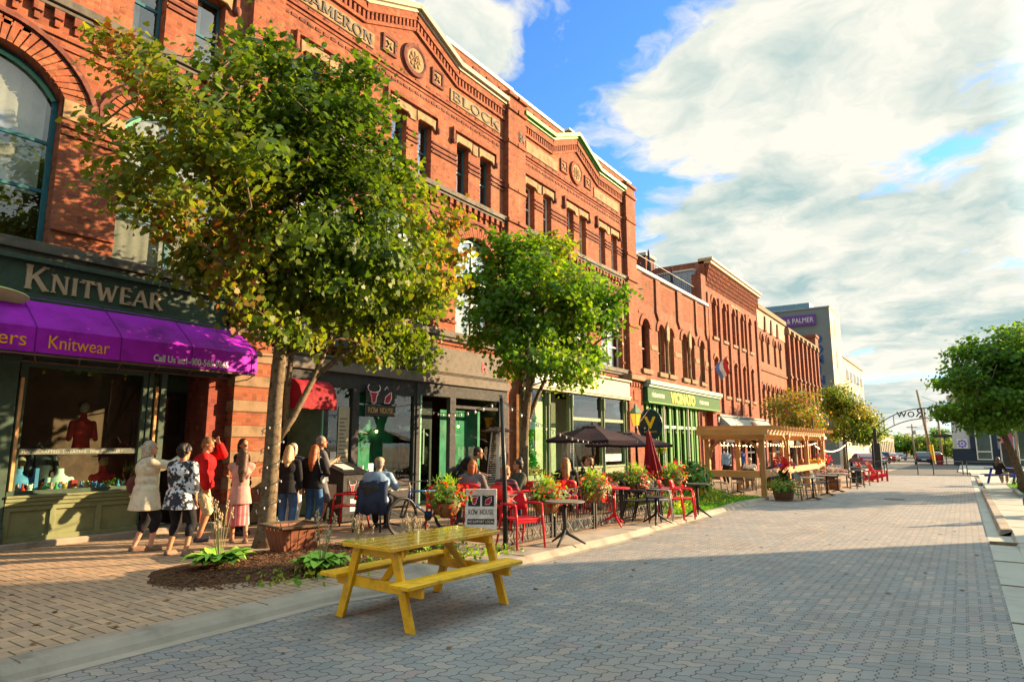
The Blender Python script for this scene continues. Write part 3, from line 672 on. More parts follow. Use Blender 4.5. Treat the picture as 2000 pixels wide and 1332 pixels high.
m = M(); m.box(XF - .5, XF + .05, -6, 11.6, 14.302, 14.44); m.box(XF - .5, XF + .05, 14.3, 18.1, 14.302, 14.44); m.box(XF - .4, XF + .07, 12.35, 13.55, 14.622, 14.74)
m.build('coping', WHITE, BA, bevel=.02)
m = M()
for y in np.arange(15.0, 17.4, .75): m.box(XF + .001, XF + .03, y, y + .34, 13.86, 14.12)
m.build('parapet_panel', BRD, BA)
BC = thing('brick_building', 'three-storey red brick block with green gutter over its gable and sage shopfront', 'building', (XF, 22.8, 0))
out = [(18.102, -.4), (28.4, -.4), (28.4, 14.25), (23.7, 14.25), (23.1, 14.56), (22.5, 14.56), (21.9, 14.25), (18.102, 14.25)]
shell(BC, XF, 18.102, 28.4, -.4, 14.25, 13, out, bay_holes(22.8, (18.5, 26.5, -.15, 3.75)), BR1, BR2)
bay_detail(BC, 22.8, 18.65, 27.35, WHITE, mat('green_gutter', (.075, .28, .05), .4, vary=.12), [(18.95, 21.3, None), (24.4, 26.9, None)], kinds=1)
serif('84', .34, STDARK, BC, (XF + .201, 18.22, 12.42), name='carved_lettering', weight=.2, thick=.02, length=.36)
pilaster(BC, 18.104, 18.65, z0=4.7); pilaster(BC, 27.35, 28.4, z0=3.9)
m = M(); m.box(XF - .5, XF + .05, 18.102, 21.8, 14.252, 14.39); m.box(XF - .5, XF + .05, 23.8, 28.4, 14.252, 14.39); m.box(XF - .4, XF + .07, 22.2, 23.4, 14.562, 14.66); m.build('coping', WHITE, BC, bevel=.02)
m = M()
for y in np.arange(18.9, 21.2, .6): m.box(XF + .001, XF + .03, y, y + .3, 13.83, 14.08)
for y in np.arange(24.8, 27.2, .6): m.box(XF + .001, XF + .03, y, y + .3, 13.83, 14.08)
m.build('parapet_panel', BRD, BC)
# ------------------------------------------------------------ shopfronts
S = -12.1
def solid(name, mat, b, boxes, bevel=.006):
    m = M()
    for q in boxes: m.box(*q)
    return m.build(name, mat, b, bevel=bevel, seg=1)
def pane(b, y0, y1, z0, z1, x, gl=None, name='shop_pane'):
    m = M(); m.add([(x, y0, z0), (x, y1, z0), (x, y1, z1), (x, y0, z1)], [(0, 1, 2, 3)]); return m.build(name, gl or GLASSS, b, fix=False)
# --- knitwear shop
SF = MIDD = mat('shop_sign_green', (.05, .085, .06), .5, vary=.2)
solid('sign_board', SF, BA, [(XF - .02, XF + .16, -3, 7.5, 4.08, 4.60)])
solid('sign_cornice', SF, BA, [(XF, XF + .26, -3, 7.54, 4.602, 4.68), (XF, XF + .21, -3, 7.52, 4.0, 4.078)])
LET = mat('carved_cream_letters', (.46, .34, .21), .5, vary=.15)
serif('S', .26, LET, BA, (XF + .161, 3.42, 4.18), weight=.2, thick=.03)
serif('KNITWEAR', .40, LET, BA, (XF + .161, 3.94, 4.16), weight=.19, thick=.03, length=2.20, small=.76, gap=.12)
PUR = mat('purple_awning', (.36, .012, .48), .65, vary=.34, vs=1.6, bump=.15, bs=150)
m = M(); prof = [(-12.24, 4.06), (-12.0, 3.90), (-11.70, 3.68), (-11.47, 3.50), (-11.40, 3.43), (-11.395, 3.05)]
ya, yb, n = -3.0, 7.68, 60; k = len(prof); vs = []
for i in range(n + 1):
    y = ya + (yb - ya) * i / n
    for j, (x, z) in enumerate(prof): vs.append((x + (.008 * math.sin(i * .9) + .006 * math.sin(i * 2.3 + j) if 0 < j < 4 else 0), y, z + .010 * math.sin(i * math.pi / 7.5) * (1 if 0 < j < 4 else 0)))
m.add(vs, [(i * k + j, (i + 1) * k + j, (i + 1) * k + j + 1, i * k + j + 1) for i in range(n) for j in range(k - 1)])
m.add([(x, yb, z) for x, z in prof] + [(-12.24, yb, 3.05)], [tuple(range(k + 1))])
aw = m.build('awning', PUR, BA, smooth=False, fix=False)
FRM = mat('awning_frame', (.16, .08, .085), .5)
m = M(); m.tube([(-11.42, ya, 3.02), (-11.42, yb - .03, 3.02)], .018, 6); m.tube([(-12.05, ya, 2.98), (-12.05, yb - .05, 2.98)], .016, 6)
for i in range(8):
    y = 3.3 + i * .62
    m.tube([(-11.42, y, 3.02), (-12.08, y + .25, 2.96)], .012, 5); m.tube([(-11.42, y, 3.02), (-11.42, y, 3.2)], .012, 5); m.tube([(-11.42, y, 3.02), (-11.42, y + .0, 3.0)], .02, 5)
m.build('frame', FRM, aw); m = M()
for i in range(9):
    y = -2.2 + i * 1.22
    for (xa, za), (xb, zb) in zip(prof[:-1], prof[1:]): m.bar((xa + .006, y, za + .008), (xb + .006, y, zb + .008), .012, .005, up=(1, 0, 1))
m.build('seam_strip', mat('purple_seam', (.12, .005, .2), .7), aw)
ORN = mat('orange_letters', (.85, .36, .02), .5, vary=.05)
text('Sweaters', .30, ORN, aw, (-11.392, 3.80, 3.135), align='RIGHT', name='lettering', thick=.003)
text('Knitwear', .29, ORN, aw, (-11.392, 4.06, 3.13), name='lettering', thick=.003, sx=.82)
text('Call Us at:1-800-565-9665', .165, WHITE, aw, (-11.391, 5.66, 3.10), name='lettering', thick=.002, bold=.004, sx=.80)
m = M(); mm = M()
slope = Matrix.Translation((-11.84, 3.3, 3.905)) @ Matrix.Rotation(R(-36), 4, 'Y') @ Matrix.Rotation(R(90), 4, 'Z')
m.T = slope; m.lathe([(.62, .0), (.62, .02), (.6, .03)], 40, sq=(1, .30)); m.T = None
m.build('emblem', mat('emblem_lime', (.58, .62, .22), .5, vary=.1), aw)
mm.T = slope; mm.lathe([(.44, .031), (.44, .034), (.42, .036)], 36, sq=(1, .15)); mm.T = None
mm.build('emblem_center', mat('emblem_violet', (.22, .12, .55), .5), aw)
# frame, bulkhead, glazing
solid('pilaster', DKGREEN, BA, [(S - .25, S + .06, 3.70, 3.96, .04, 4.0), (S - .25, S + .10, 3.68, 3.98, .04, .42), (S - .25, S + .09, 3.69, 3.975, .43, .50), (S - .25, S + .09, 3.69, 3.975, 2.95, 3.05)])
m = M(); m.box(S - .3, S - .02, 3.98, 6.06, .20, .90)
for y in (3.98, 4.60, 5.28, 5.98): m.box(S - .021, S + .02, y, y + .085, .205, .70)
m.box(S - .021, S + .022, 3.98, 6.065, .14, .27); m.box(S - .021, S + .021, 3.98, 6.064, .66, .74)
for k, (z0, z1, q) in enumerate(((.74, .80, .05), (.802, .86, .075), (.862, .90, .10))): m.box(S - .2, S + q, 3.97, 6.07, z0, z1)
m.build('bulkhead', OLIVE, BA, bevel=.006, seg=1)
solid('step', CONC, BA, [(S - .35, S + .12, 3.9, 7.75, .0, .195)], .02)
m = M()
for y0, y1 in ((3.99, 4.10), (5.88, 5.96)): m.box(S - .08, S, y0, y1, .9, 2.98)
m.box(S - .075, S - .004, 4.09, 5.89, .90, .965); m.box(S - .075, S - .004, 4.09, 5.89, 2.90, 2.98); m.box(S - .2, S + .02, 3.9, 7.5, 2.98, 4.0)
m.box(S - .10, S + .02, 5.97, 6.05, .2, 2.975); m.box(S - .10, S + .02, 6.19, 6.30, .2, 2.975); m.build('shop_frame', DKGREEN, BA, bevel=.005, seg=1)
STRP = mat('tan_strip', (.50, .28, .12), .6)
for y in (4.03, 6.12): solid('tan_strip', STRP, BA, [(S + .001, S + .03, y - .025, y + .025, .97, 2.72)])
pane(BA, 4.09, 5.89, .96, 2.91, S - .04); 
m = M(); m.add([(S - .05, 6.05, .2), (S - .05, 6.19, .2), (S - .05, 6.19, 2.97), (S - .05, 6.05, 2.97)], [(0, 1, 2, 3)]); m.build('side_pane', GLASSS, BA, fix=False)
GREYB = mat('window_lettering', (.40, .42, .36), .6)
solid('window_band', mat('frosted_band', (.10, .12, .10), .6), BA, [(S - .038, S - .036, 4.10, 5.88, 1.52, 1.61)], 0)
text('HANDCRAFTED  SWEATERS   FINE JEWELLERY', .065, GREYB, BA, (S - .035, 4.14, 1.54), name='lettering', thick=.001, sx=1.12)
m = M(); m.box(-13.3, -13.25, 3.75, 6.4, .1, 3.95); m.box(-13.25, -12.15, 3.78, 6.02, .78, .86); m.box(-13.3, -12.2, 3.75, 3.78, .1, 3.95); m.build('display_shelf', mat('shop_inner', (.09, .05, .035), .8, vary=.4, vs=2), BA)
# door recess with dark door, paper notice
m = M(); m.box(-13.0, -12.92, 6.30, 7.2, .2, 3.0); m.build('shop_wall', DKGREEN, BA)
m = M(); m.ext([(6.36, .2), (7.12, .2), (7.12, 2.7), (6.36, 2.7)], -12.93, -12.88, holes=[[(6.46, 1.85), (7.02, 1.85), (7.02, 2.58), (6.46, 2.58)], [(6.46, .55), (7.02, .55), (7.02, 1.68), (6.46, 1.68)]])
dr = m.build('shop_door', BLACK, BA); pane(dr, 6.45, 7.03, .54, 2.6, -12.905, glass('dark_glass', (.35, .4, .37), .15), 'door_pane')
m = M(); m.tube([(-12.86, 6.42, 1.0), (-12.82, 6.42, 1.0), (-12.82, 6.42, 1.35), (-12.86, 6.42, 1.35)], .014, 6); m.build('handle', GOLD, dr)
solid('notice', WHITE, BA, [(S - .0, S + .004, 6.195, 6.29, 1.30, 1.55)], 0)
solid('brick_pier', BRS, BA, [(-13.0, -12.16, 7.16, 7.58, .1, 4.0)], 0)
# rusticated pier: brick and stone by turns
z = .1; k = 0
while z < 4.55:
    h = .42 if k == 0 else (.27 if k % 2 else .24)
    m = M(); q = .0 if k % 2 else .03
    m.box(-12.4, -11.97 + q, 7.58 - q, 8.40 + q, z, z + h - .004); m.build('pier_block', (BR1 if k % 2 else STBR), BA, bevel=.02 if not k % 2 else .004, seg=1); z += h; k += 1
# goods in the window
PALS = [mat('goods_%s' % n, c, .55, vary=.2) for n, c in (('red', (.55, .03, .03)), ('white', (.7, .7, .66)), ('green', (.06, .35, .08)), ('blue', (.10, .25, .55)), ('amber', (.60, .30, .06)), ('pink', (.6, .28, .3)), ('black', (.02, .02, .025)), ('lemon', (.7, .6, .2)))]
ORD = ' first second third fourth fifth sixth seventh eighth ninth tenth eleventh twelfth thirteenth fourteenth fifteenth sixteenth seventeenth eighteenth'.split(' ')
rn = random.Random(4)
for row in range(3):
  y = 4.14 + row * .03; k = row
  while y < 5.82:
      wd = rn.uniform(.05, .12); hh = rn.uniform(.06, .2) * (1 + .6 * row); x = -12.25 - row * .14 + rn.uniform(-.04, .03); c = rn.choice(PALS); typ = k % 4
      m = M()
      if typ == 0: m.box(x - .05, x + .04, y, y + wd, .862, .862 + hh); nm, lb = 'gift_box', 'small coloured gift box on the shop window shelf'
      elif typ == 1: m.lathe([(.035, 0), (.042, .05), (.04, .11), (.016, .15), (.014, .2), (.018, .205)], 12, (x, y + wd / 2, .862)); nm, lb = 'bottle', 'small bottle on the shop window shelf'
      elif typ == 2: m.ell((x, y + wd / 2, .862 + .06), (.05, .055, .06), 12, 8); m.ell((x + .01, y + wd / 2, .862 + .145), .042, 10, 8); m.ell((x, y + wd / 2 - .035, .862 + .185), .016, 8, 6); m.ell((x, y + wd / 2 + .035, .862 + .185), .016, 8, 6); nm, lb = 'plush_toy', 'little plush bear sitting on the shop window shelf'
      else: m.lathe([(.036, 0), (.04, .09), (.036, .09), (.032, .01)], 14, (x, y + wd / 2, .862)); m.tube([(x, y + wd / 2 + .038, .885), (x, y + wd / 2 + .066, .89), (x, y + wd / 2 + .066, .93), (x, y + wd / 2 + .038, .935)], .007, 6); nm, lb = 'mug', 'souvenir mug on the shop window shelf'
      kn_ = c.name.split('_')[1]; cnt_ = globals().setdefault('CNT', {}); cnt_[row] = cnt_.get(row, 0) + 1; tag(m.build(nm, c, bevel=.004), kn_ + ' ' + nm.replace('_', ' ') + ', ' + ORD[cnt_[row]] + ' from the left in the ' + ('front', 'middle', 'back')[row] + ' row of the shop window', nm.replace('_', ' '), 'souvenirs in the knitwear shop window'); y += wd + rn.uniform(.02, .05); k += 1
def bust(y, x, z0, top_mat, label, hat=None, head=True, h=1.0):
    m = M(); m.lathe([(.135, .06), (.125, .14), (.12, .22), (.15, .36), (.17, .45), (.15, .52), (.07, .565), (.05, .60), (.048, .68)], 18, (x, y, z0), sq=(.68, 1.08)); m.lathe([(.12, 0), (.12, .015), (.02, .03), (.02, .14)], 14, (x, y, z0))
    for s in (-1, 1): m.cap((x, y + s * .165, z0 + .49), (x + .03, y + s * .21, z0 + .22), .052, .042)
    t = thing('mannequin', label, 'mannequin', (x, y, z0)); m.build('garment', top_mat, t, smooth=True)
    if head:
        q = M(); q.ell((x, y, z0 + .77), (.085, .075, .11), 12, 10); q.build('head', mat('mannequin_skin', (.35, .22, .15), .5), t, smooth=True)
        q = M(); q.ell((x - .02, y, z0 + .80), (.085, .082, .10), 12, 10); q.build('hair', BLACK, t, smooth=True)
    if hat:
        q = M(); q.lathe([(.2, .84), (.19, .85), (.1, .86), (.09, .95), (.02, .97)], 18, (x, y, z0)); q.build('hat', hat, t, smooth=True)
bust(4.62, -12.62, .98, PALS[6], 'dark jacketed mannequin torso in the knitwear shop window', head=False)
bust(5.22, -12.75, 1.55, mat('dress_red', (.45, .02, .02), .5), 'mannequin in a red dress high in the knitwear shop window')
bust(4.85, -12.5, .60, PALS[1], 'white sweater with a red maple leaf on a mannequin in the shop window', head=False)
bust(5.55, -12.6, .62, PALS[0], 'red sweater on a mannequin behind the knitwear shop glass', hat=PALS[6])
bust(4.3, -12.6, .62, PALS[3], 'blue sweater mannequin at the left of the knitwear window', head=True)
m = M(); m.ext([(4.85 + .065 * (1 if i % 2 == 0 else .5) * math.sin(i * math.pi / 5.5), 1.00 + .075 * (1 if i % 2 == 0 else .5) * math.cos(i * math.pi / 5.5)) for i in range(11)], -12.385, -12.38); tag(m.build('maple_leaf_badge', PALS[0]), 'red maple leaf badge on the white sweater in the shop window', 'badge')
m = M()
for i in range(160):
    c = Vector((-12.3 + random.gauss(0, .05), 5.62 + random.gauss(0, .07), .98 + random.gauss(0, .05))); L = .03; a = random.random() * 6.28
    m.T = Matrix.Translation(c) @ Matrix.Rotation(a, 4, 'Z') @ Matrix.Rotation(random.uniform(-1, 1), 4, 'X'); m.add([(0, 0, 0), (L * .5, L * .5, 0), (0, L, 0), (-L * .5, L * .5, 0)], [(0, 1, 2, 3)])
tag(m.build('window_plant', mat('bright_leaf', (.10, .30, .03), .5)), 'small bright green plant in the knitwear shop window', 'plant')
# --- the restaurant with the dark shopfront
solid('sign_board', mat('navy_board', (.035, .05, .085), .5, vary=.2), BA, [(XF, XF + .17, 8.7, 13.0, 3.98, 4.50)])
serif('DECANTER', .30, GOLD, BA, (XF + .171, 9.55, 4.10), weight=.18, thick=.02, gap=.2) if False else serif('D', .30, GOLD, BA, (XF + .171, 9.62, 4.10), weight=.18, thick=.02)
GREYF = mat('grey_board', (.14, .125, .11), .75, vary=.2, spec=.1)
solid('fascia', GREYF, BA, [(XF, S + .06, 8.5, 17.45, 3.36, 3.62)]); solid('fascia_board', CHAR, BA, [(XF, S - .02, 8.5, 17.4, 3.0, 3.358)])
solid('sign_board', GREYF, BA, [(XF, XF + .2, 13.2, 17.4, 3.75, 4.45)]); 
m = M()
for i in range(4): m.box(XF, XF + .22 + .03 * i, 8.45, 17.5, 3.622 + .03 * i, 3.65 + .03 * i)
m.build('fascia_moulding', GREYF, BA)
text('K', .42, mat('red_letters', (.55, .02, .04), .6), BA, (XF + .201, 16.1, 3.90), name='lettering', thick=.012, bold=.01)
posts = [(9.94, 10.08), (10.80, 11.02), (12.96, 13.20), (14.46, 14.72), (16.90, 17.42)]
m = M()
for a, e in posts:
    m.box(S - .12, S + .02, a, e, .08, 3.0)
for a, e in ((13.03, 13.13),): m.box(S + .02, S + .055, a, e, .1, 3.3)
for z in (.3, .9, 2.2, 2.75): m.box(S + .021, S + .07, 13.02, 13.14, z - .03, z + .03)
m.box(S - .1, S - .002, 8.46, 8.6, .1, 3.0); m.build('shop_posts', CHAR, BA, bevel=.006, seg=1)
m = M(); m.box(S - .1, S - .01, 11.02, 12.96, .1, .52); m.box(S - .1, S + .03, 11.02, 12.96, .521, .60); m.box(S - .1, S - .01, 14.72, 16.9, .1, .52); m.box(S - .1, S + .03, 14.72, 16.9, .521, .60)
m.box(S - .08, S - .012, 14.72, 16.9, 2.70, 2.79); m.box(S - .08, S - .012, 11.02, 12.96, 2.93, 2.999); m.build('bulkhead', CHAR, BA, bevel=.005, seg=1)
solid('bulkhead', mat('pale_olive', (.35, .38, .2), .55), BA, [(S - .08, S - .02, 10.08, 10.8, .1, .66)])
pane(BA, 11.02, 12.96, .6, 2.94, S - .05); pane(BA, 14.72, 16.9, .6, 2.71, S - .05); pane(BA, 14.72, 16.9, 2.785, 3.0, S - .05); pane(BA, 10.08, 10.8, .66, 3.0, S - .05)
band = solid('window_band', BLACK, BA, [(S - .045, S - .041, 11.05, 12.94, .62, .78)], 0)
text('FOOD·COCKTAILS·WINE BAR', .105, WHITE, BA, (S - .040, 11.08, .66), name='lettering', thick=.001, bold=.002, sx=.98)
solid('window_band', BLACK, BA, [(S - .045, S - .041, 14.75, 16.88, .62, .76)], 0); text('FOOD·COCKTAILS·WINE BAR', .10, WHITE, BA, (S - .040, 14.8, .65), name='lettering', thick=.001, sx=1.05)
for y, z0, z1, c in ((10.22, .95, 1.18, PALS[1]), (10.22, 1.22, 1.5, PALS[1]), (11.10, 1.0, 1.16, PALS[1]), (11.28, .88, 1.06, PALS[2]), (11.42, .86, 1.2, PALS[1])): solid('notice', c, BA, [(S - .036, S - .033, y, y + .17, z0, z1)], 0)
solid('menu_sheet', CREAM, BA, [(S - .036, S - .032, 10.42, 10.76, .9, 2.55)], 0)
for k, z in enumerate(np.arange(1.0, 2.3, .09)): solid('menu_line', CHAR, BA, [(S - .0315, S - .031, 10.46, 10.46 + .14 + .1 * ((k * 37) % 10) / 10, z, z + .022)], 0)
# recessed mint-sided entrances
m = M(); m.add([(S, 9.94, .1), (-12.85, 9.55, .1), (-12.85, 9.55, 3.0), (S, 9.94, 3.0)], [(0, 1, 2, 3)])
for i in range(20):
    z = .6 + i * .12; m.bar((S - .05, 9.90, z), (-12.8, 9.57, z + .0), .012, .02)
m.add([(S, 13.2, .1), (-12.8, 13.75, .1), (-12.8, 13.75, 3.0), (S, 13.2, 3.0)], [(0, 1, 2, 3)])
for i in range(22): m.bar((S - .05, 13.24, .5 + i * .11), (-12.75, 13.70, .5 + i * .11), .012, .02)
m.build('entrance_panelling', mat('mint_dark', (.10, .19, .13), .5), BA)
solid('door_jamb', MINT, BA, [(S - .03, S + .021, 9.90, 9.938, .7, 3.0), (S - .05, S + .02, 13.205, 13.26, .1, 3.0)], 0)
m = M(); m.ext([(8.62, .1), (9.5, .1), (9.5, 2.55), (8.62, 2.55)], -12.9, -12.84, holes=[[(8.74, .3), (9.38, .3), (9.38, 2.4), (8.74, 2.4)]]); d1 = m.build('shop_door', BLACK, BA); pane(d1, 8.73, 9.39, .29, 2.41, -12.87, glass('dark_glass'), 'door_pane')
m = M(); m.tube([(-12.83, 9.44, .9), (-12.79, 9.44, .9), (-12.79, 9.44, 1.4), (-12.83, 9.44, 1.4)], .014, 6); m.build('handle', STEEL, d1)
m = M(); m.ext([(13.72, .1), (14.46, .1), (14.46, 2.9), (13.72, 2.9)], -12.82, -12.77, holes=[[(13.80, .35), (14.38, .35), (14.38, 2.1), (13.80, 2.1)]]); d2 = m.build('shop_door', CHAR, BA); pane(d2, 13.79, 14.39, .34, 2.11, -12.8, GLASSS, 'door_pane')
# interior: walls a little lit by daylight, added green panels, pictures, tables glow
m = M(); m.box(-17, -16.9, 8.5, 17.4, 0, 4); m.box(-16.9, -12.5, 8.4, 17.5, -.05, .1); m.build('inner_backing', mat('inner_green', (.05, .13, .08), .8, vary=.4, vs=1.5), BA)
m = M(); m.box(-12.82, -12.79, 11.15, 12.9, .7, 2.95); m.box(-12.82, -12.79, 14.85, 16.8, .7, 2.7); m.build('inner_backing', mat('emerald_panel', (.02, .17, .10), .6, vary=.5, vs=1.4), BA)  # green panels added close behind the panes to catch the sun
LAMP = mat('lamp_glow', (.9, .45, .15), .5, emit=((1, .5, .18), 6))
for y, z, wh_ in ((9.1, 2.35, 'over the restaurant door, under the red awning'), (10.35, 2.45, 'in the narrow menu window, higher of two'), (10.28, 2.2, 'in the narrow menu window, lower of two'), (12.2, 2.0, 'in the wide window under the bull sign'), (15.6, 2.2, 'in the wide window by the black pole')):
    t = thing('pendant_lamp', None, 'lamp', (-12.75, y, z)); q = M(); q.ell((-12.7, y, z), .035, 10, 8); q.build('bulb', LAMP, t, smooth=True); q = M(); q.tube([(-12.7, y, z + .03), (-12.7, y, 3.0)], .006, 5); q.build('cord', BLACK, t)
    tag(t, 'glowing amber pendant bulb ' + wh_, 'lamp', 'pendant bulbs in the restaurant windows')
t = thing('wall_picture', 'tall framed picture hanging inside the second restaurant entrance', 'picture', (-12.9, 14.1, 1.0)); m = M(); m.box(-12.995, -12.95, 13.9, 14.35, 1.1, 2.1); m.build('frame', CREAM, t); m = M(); m.box(-12.952, -12.945, 13.96, 14.29, 1.16, 2.04); m.build('print', mat('sepia', (.12, .08, .04), .6, vary=.8, vs=4), t)
# red dome awning over the entrance
m = M(); prof = [(-12.15, 3.12), (-11.95, 3.08), (-11.78, 2.95), (-11.68, 2.75), (-11.66, 2.44)]; k = len(prof); vs = []
for i in range(13):
    for x, z in prof: vs.append((x, 9.0 + .95 * i / 12, z + .012 * math.sin(i * 1.57)))
m.add(vs, [(i * k + j, (i + 1) * k + j, (i + 1) * k + j + 1, i * k + j + 1) for i in range(12) for j in range(k - 1)])
for y in (9.0, 9.95): m.add([(x, y, z) for x, z in prof] + [(-12.15, y, 2.44)], [tuple(range(k + 1))])
m.build('awning', RED, BA, fix=False)
# hanging pub sign: panel with a bull's head and a figure outline, name board below
t = thing('hanging_sign', 'black hanging sign with red bull head outline above a ROW HOUSE board', 'sign', (S + .1, 11.6, 2.4))
solid('panel', BLACK, t, [(S + .08, S + .12, 11.12, 12.12, 2.68, 3.12)]); solid('name_board', BLACK, t, [(S + .08, S + .12, 11.10, 12.16, 2.36, 2.64)])
serif('ROW HOUSE', .13, mat('dull_gold', (.45, .30, .10), .5), t, (S + .121, 11.2, 2.44), weight=.16, thick=.008, length=.86)
OUTW = mat('white_outline', (.75, .6, .65), .5)
def bull(m, m2, y, z, s, x):
    pts = [(0, -.5), (.16, -.42), (.2, -.1), (.34, .12), (.2, .16), (-.2, .16), (-.34, .12), (-.2, -.1), (-.16, -.42)]
    m.ext([(y + p[0] * s, z + p[1] * s) for p in pts], x, x + .006)
    m2.tube([(x + .008, y + p[0] * s, z + p[1] * s) for p in pts], .012 * s / .42, 5, closed=True)
    for q in (-1, 1): m2.tube([(x + .008, y + q * a * s, z + b * s) for a, b in ((.18, .17), (.42, .24), (.5, .44), (.4, .6))], .012 * s / .42, 5)
def figure(m, m2, y, z, s, x):
    pts = [(-.28, -.5), (.1, -.5), (.3, -.2), (.28, .2), (.12, .1), (-.02, .0), (-.2, -.12)]
    m.ext([(y + p[0] * s, z + p[1] * s) for p in pts], x, x + .006)
    m2.tube([(x + .008, y + p[0] * s, z + p[1] * s) for p in pts], .012 * s / .42, 5, closed=True)
    m2.tube([(x + .008, y + p[0] * s, z + p[1] * s) for p in ((-.3, .3), (-.1, .5), (.1, .3), (-.1, .2), (-.3, .3))], .012 * s / .42, 5, closed=True)
REDM = mat('red_emblem', (.35, .015, .03), .5)
m, m2 = M(), M(); bull(m, m2, 11.38, 2.88, .42, S + .1205); figure(m, m2, 11.86, 2.90, .42, S + .1205); m.build('emblem', REDM, t, fix=False); m2.build('emblem_outline', OUTW, t)
# --- sage and cream shopfront
solid('fascia', CREAM, BC, [(XF, S + .14, 18.6, 26.66, 3.72, 4.34)]); solid('fascia_moulding', CREAM, BC, [(XF, S + .24, 18.6, 26.7, 4.342, 4.42), (XF, S + .2, 18.6, 26.7, 3.64, 3.718), (XF, S + .16, 18.6, 26.7, 3.56, 3.638)])
t_ = solid('sign_panel', WHITE, BC, [(S + .16, S + .20, 18.75, 20.7, 3.7, 4.28)])
for y in (18.45, 19.85, 21.55, 24.2, 26.35):
    m = M(); m.box(S - .12, S + .03, y - .13, y + .13, -.15, 3.56); m.lathe([(.07, 0), (.07, .1), (.045, .16), (.04, 1.2), (.055, 1.5), (.04, 1.9), (.04, 2.9), (.07, 3.0), (.07, 3.4)], 12, (S + .06, y, .1)); m.build('shop_post', SAGE, BC, bevel=.005, seg=1)
solid('bulkhead', SAGE, BC, [(S - .1, S - .0, 18.58, 19.72, -.15, .42), (S - .1, S - .0, 21.68, 24.07, -.15, .72), (S - .1, S - .0, 24.33, 26.22, -.15, .72), (S - .1, S + .04, 21.68, 24.07, .721, .8), (S - .1, S + .04, 24.33, 26.22, .721, .8), (S - .1, S + .04, 18.58, 19.72, .421, .5), (S - .08, S, 21.68, 24.07, 2.55, 2.68), (S - .08, S, 24.33, 26.22, 2.55, 2.68)])
for a, e, z0, z1 in ((18.58, 19.72, .5, 3.55), (21.68, 24.07, .8, 2.55), (24.33, 26.22, .8, 2.55), (21.68, 24.07, 2.68, 3.55), (24.33, 26.22, 2.68, 3.55)): pane(BC, a, e, z0, z1, S - .05, GLASSS if z0 < 2.6 else glass('dark_glass'))
m = M(); m.box(-12.75, -12.69, 19.98, 21.42, -.1, 3.55); m.box(-12.69, -12.66, 20.3, 21.2, .5, .62); m.box(-12.69, -12.66, 20.05, 21.35, 2.3, 2.4)
dr = m.build('shop_door', mat('door_olive', (.24, .29, .15), .5), BC); solid('letter_plate', ORN, dr, [(-12.69, -12.67, 20.5, 20.75, 1.42, 1.5)], 0)
for k, ch in enumerate('142'): text(ch, .20, BLACK, BC, (S + .032, 21.50, 1.78 - k * .22), name='house_number', thick=.004)
m = M(); m.box(-14.4, -14.3, 18.4, 26.4, 0, 3.6); m.box(-14.3, -12.2, 18.4, 26.4, -.2, -.1); m.build('inner_backing', mat('inner_cream', (.42, .38, .24), .8, vary=.3, vs=1), BC)
solid('window_poster', mat('poster', (.35, .42, .40), .6, vary=.5, vs=3), BC, [(S - .045, S - .043, 24.5, 26.0, .95, 1.25)], 0)
text("ROW'S", .22, mat('poster_teal', (.02, .16, .18), .5), BC, (S - .042, 24.62, 1.12), name='lettering', thick=.001, sx=1.2)
# green garland and straw in the left window
m = M()
for i in range(420):
    tt = random.random(); z = .75 + 1.9 * tt; c = Vector((-12.35 + random.gauss(0, .05), 19.1 + .18 * math.sin(tt * 9) + random.gauss(0, .11 * (1.1 - tt)), z))
    m.T = Matrix.Translation(c) @ Matrix.Rotation(random.random() * 6.28, 4, 'X') @ Matrix.Rotation(random.random() * 6.28, 4, 'Z'); m.add([(0, 0, 0), (.05, .06, .02), (0, .16, 0), (-.05, .06, .02)], [(0, 1, 2, 3)])
tag(m.build('garland', mat('garland_green', (.04, .50, .08), .5, vary=.2)), 'bright green leafy garland hanging in the sage shop window', 'garland')
m = M()
for i in range(240):
    c = Vector((-12.3 + random.gauss(0, .06), 19.15 + random.gauss(0, .28), .62 + abs(random.gauss(0, .13)))); m.T = Matrix.Translation(c) @ Matrix.Rotation(random.random() * 6.28, 4, 'X') @ Matrix.Rotation(random.random() * 6.28, 4, 'Z'); m.box(-.035, .035, -.03, .03, -.01, .01)
tag(m.build('straw_bale', mat('straw', (.62, .45, .18), .8, vary=.4, vs=20)), 'pale straw heap under the green garland in the window', 'straw bale')
# brick pier between the shops with a stone cap
m = M(); m.box(XF - .05, S + .08, 26.72, 28.25, -.3, 4.5); p_ = m.build('brick_pier', BR2, BC)
m = M(); m.box(XF - .05, S + .26, 26.66, 28.32, 4.502, 4.75); m.box(XF - .05, S + .18, 26.68, 28.3, 4.40, 4.5 - .002) if False else None; m.build('pier_cap', STBR, BC, bevel=.03)
m = M()
for i in range(5): m.box(S + .081, S + .15, 26.8 + i * .29, 26.95 + i * .29, 4.22, 4.4)
m.box(S + .081, S + .11, 27.2, 27.75, 3.6, 4.05); m.build('pier_ornament', BR1, BC)
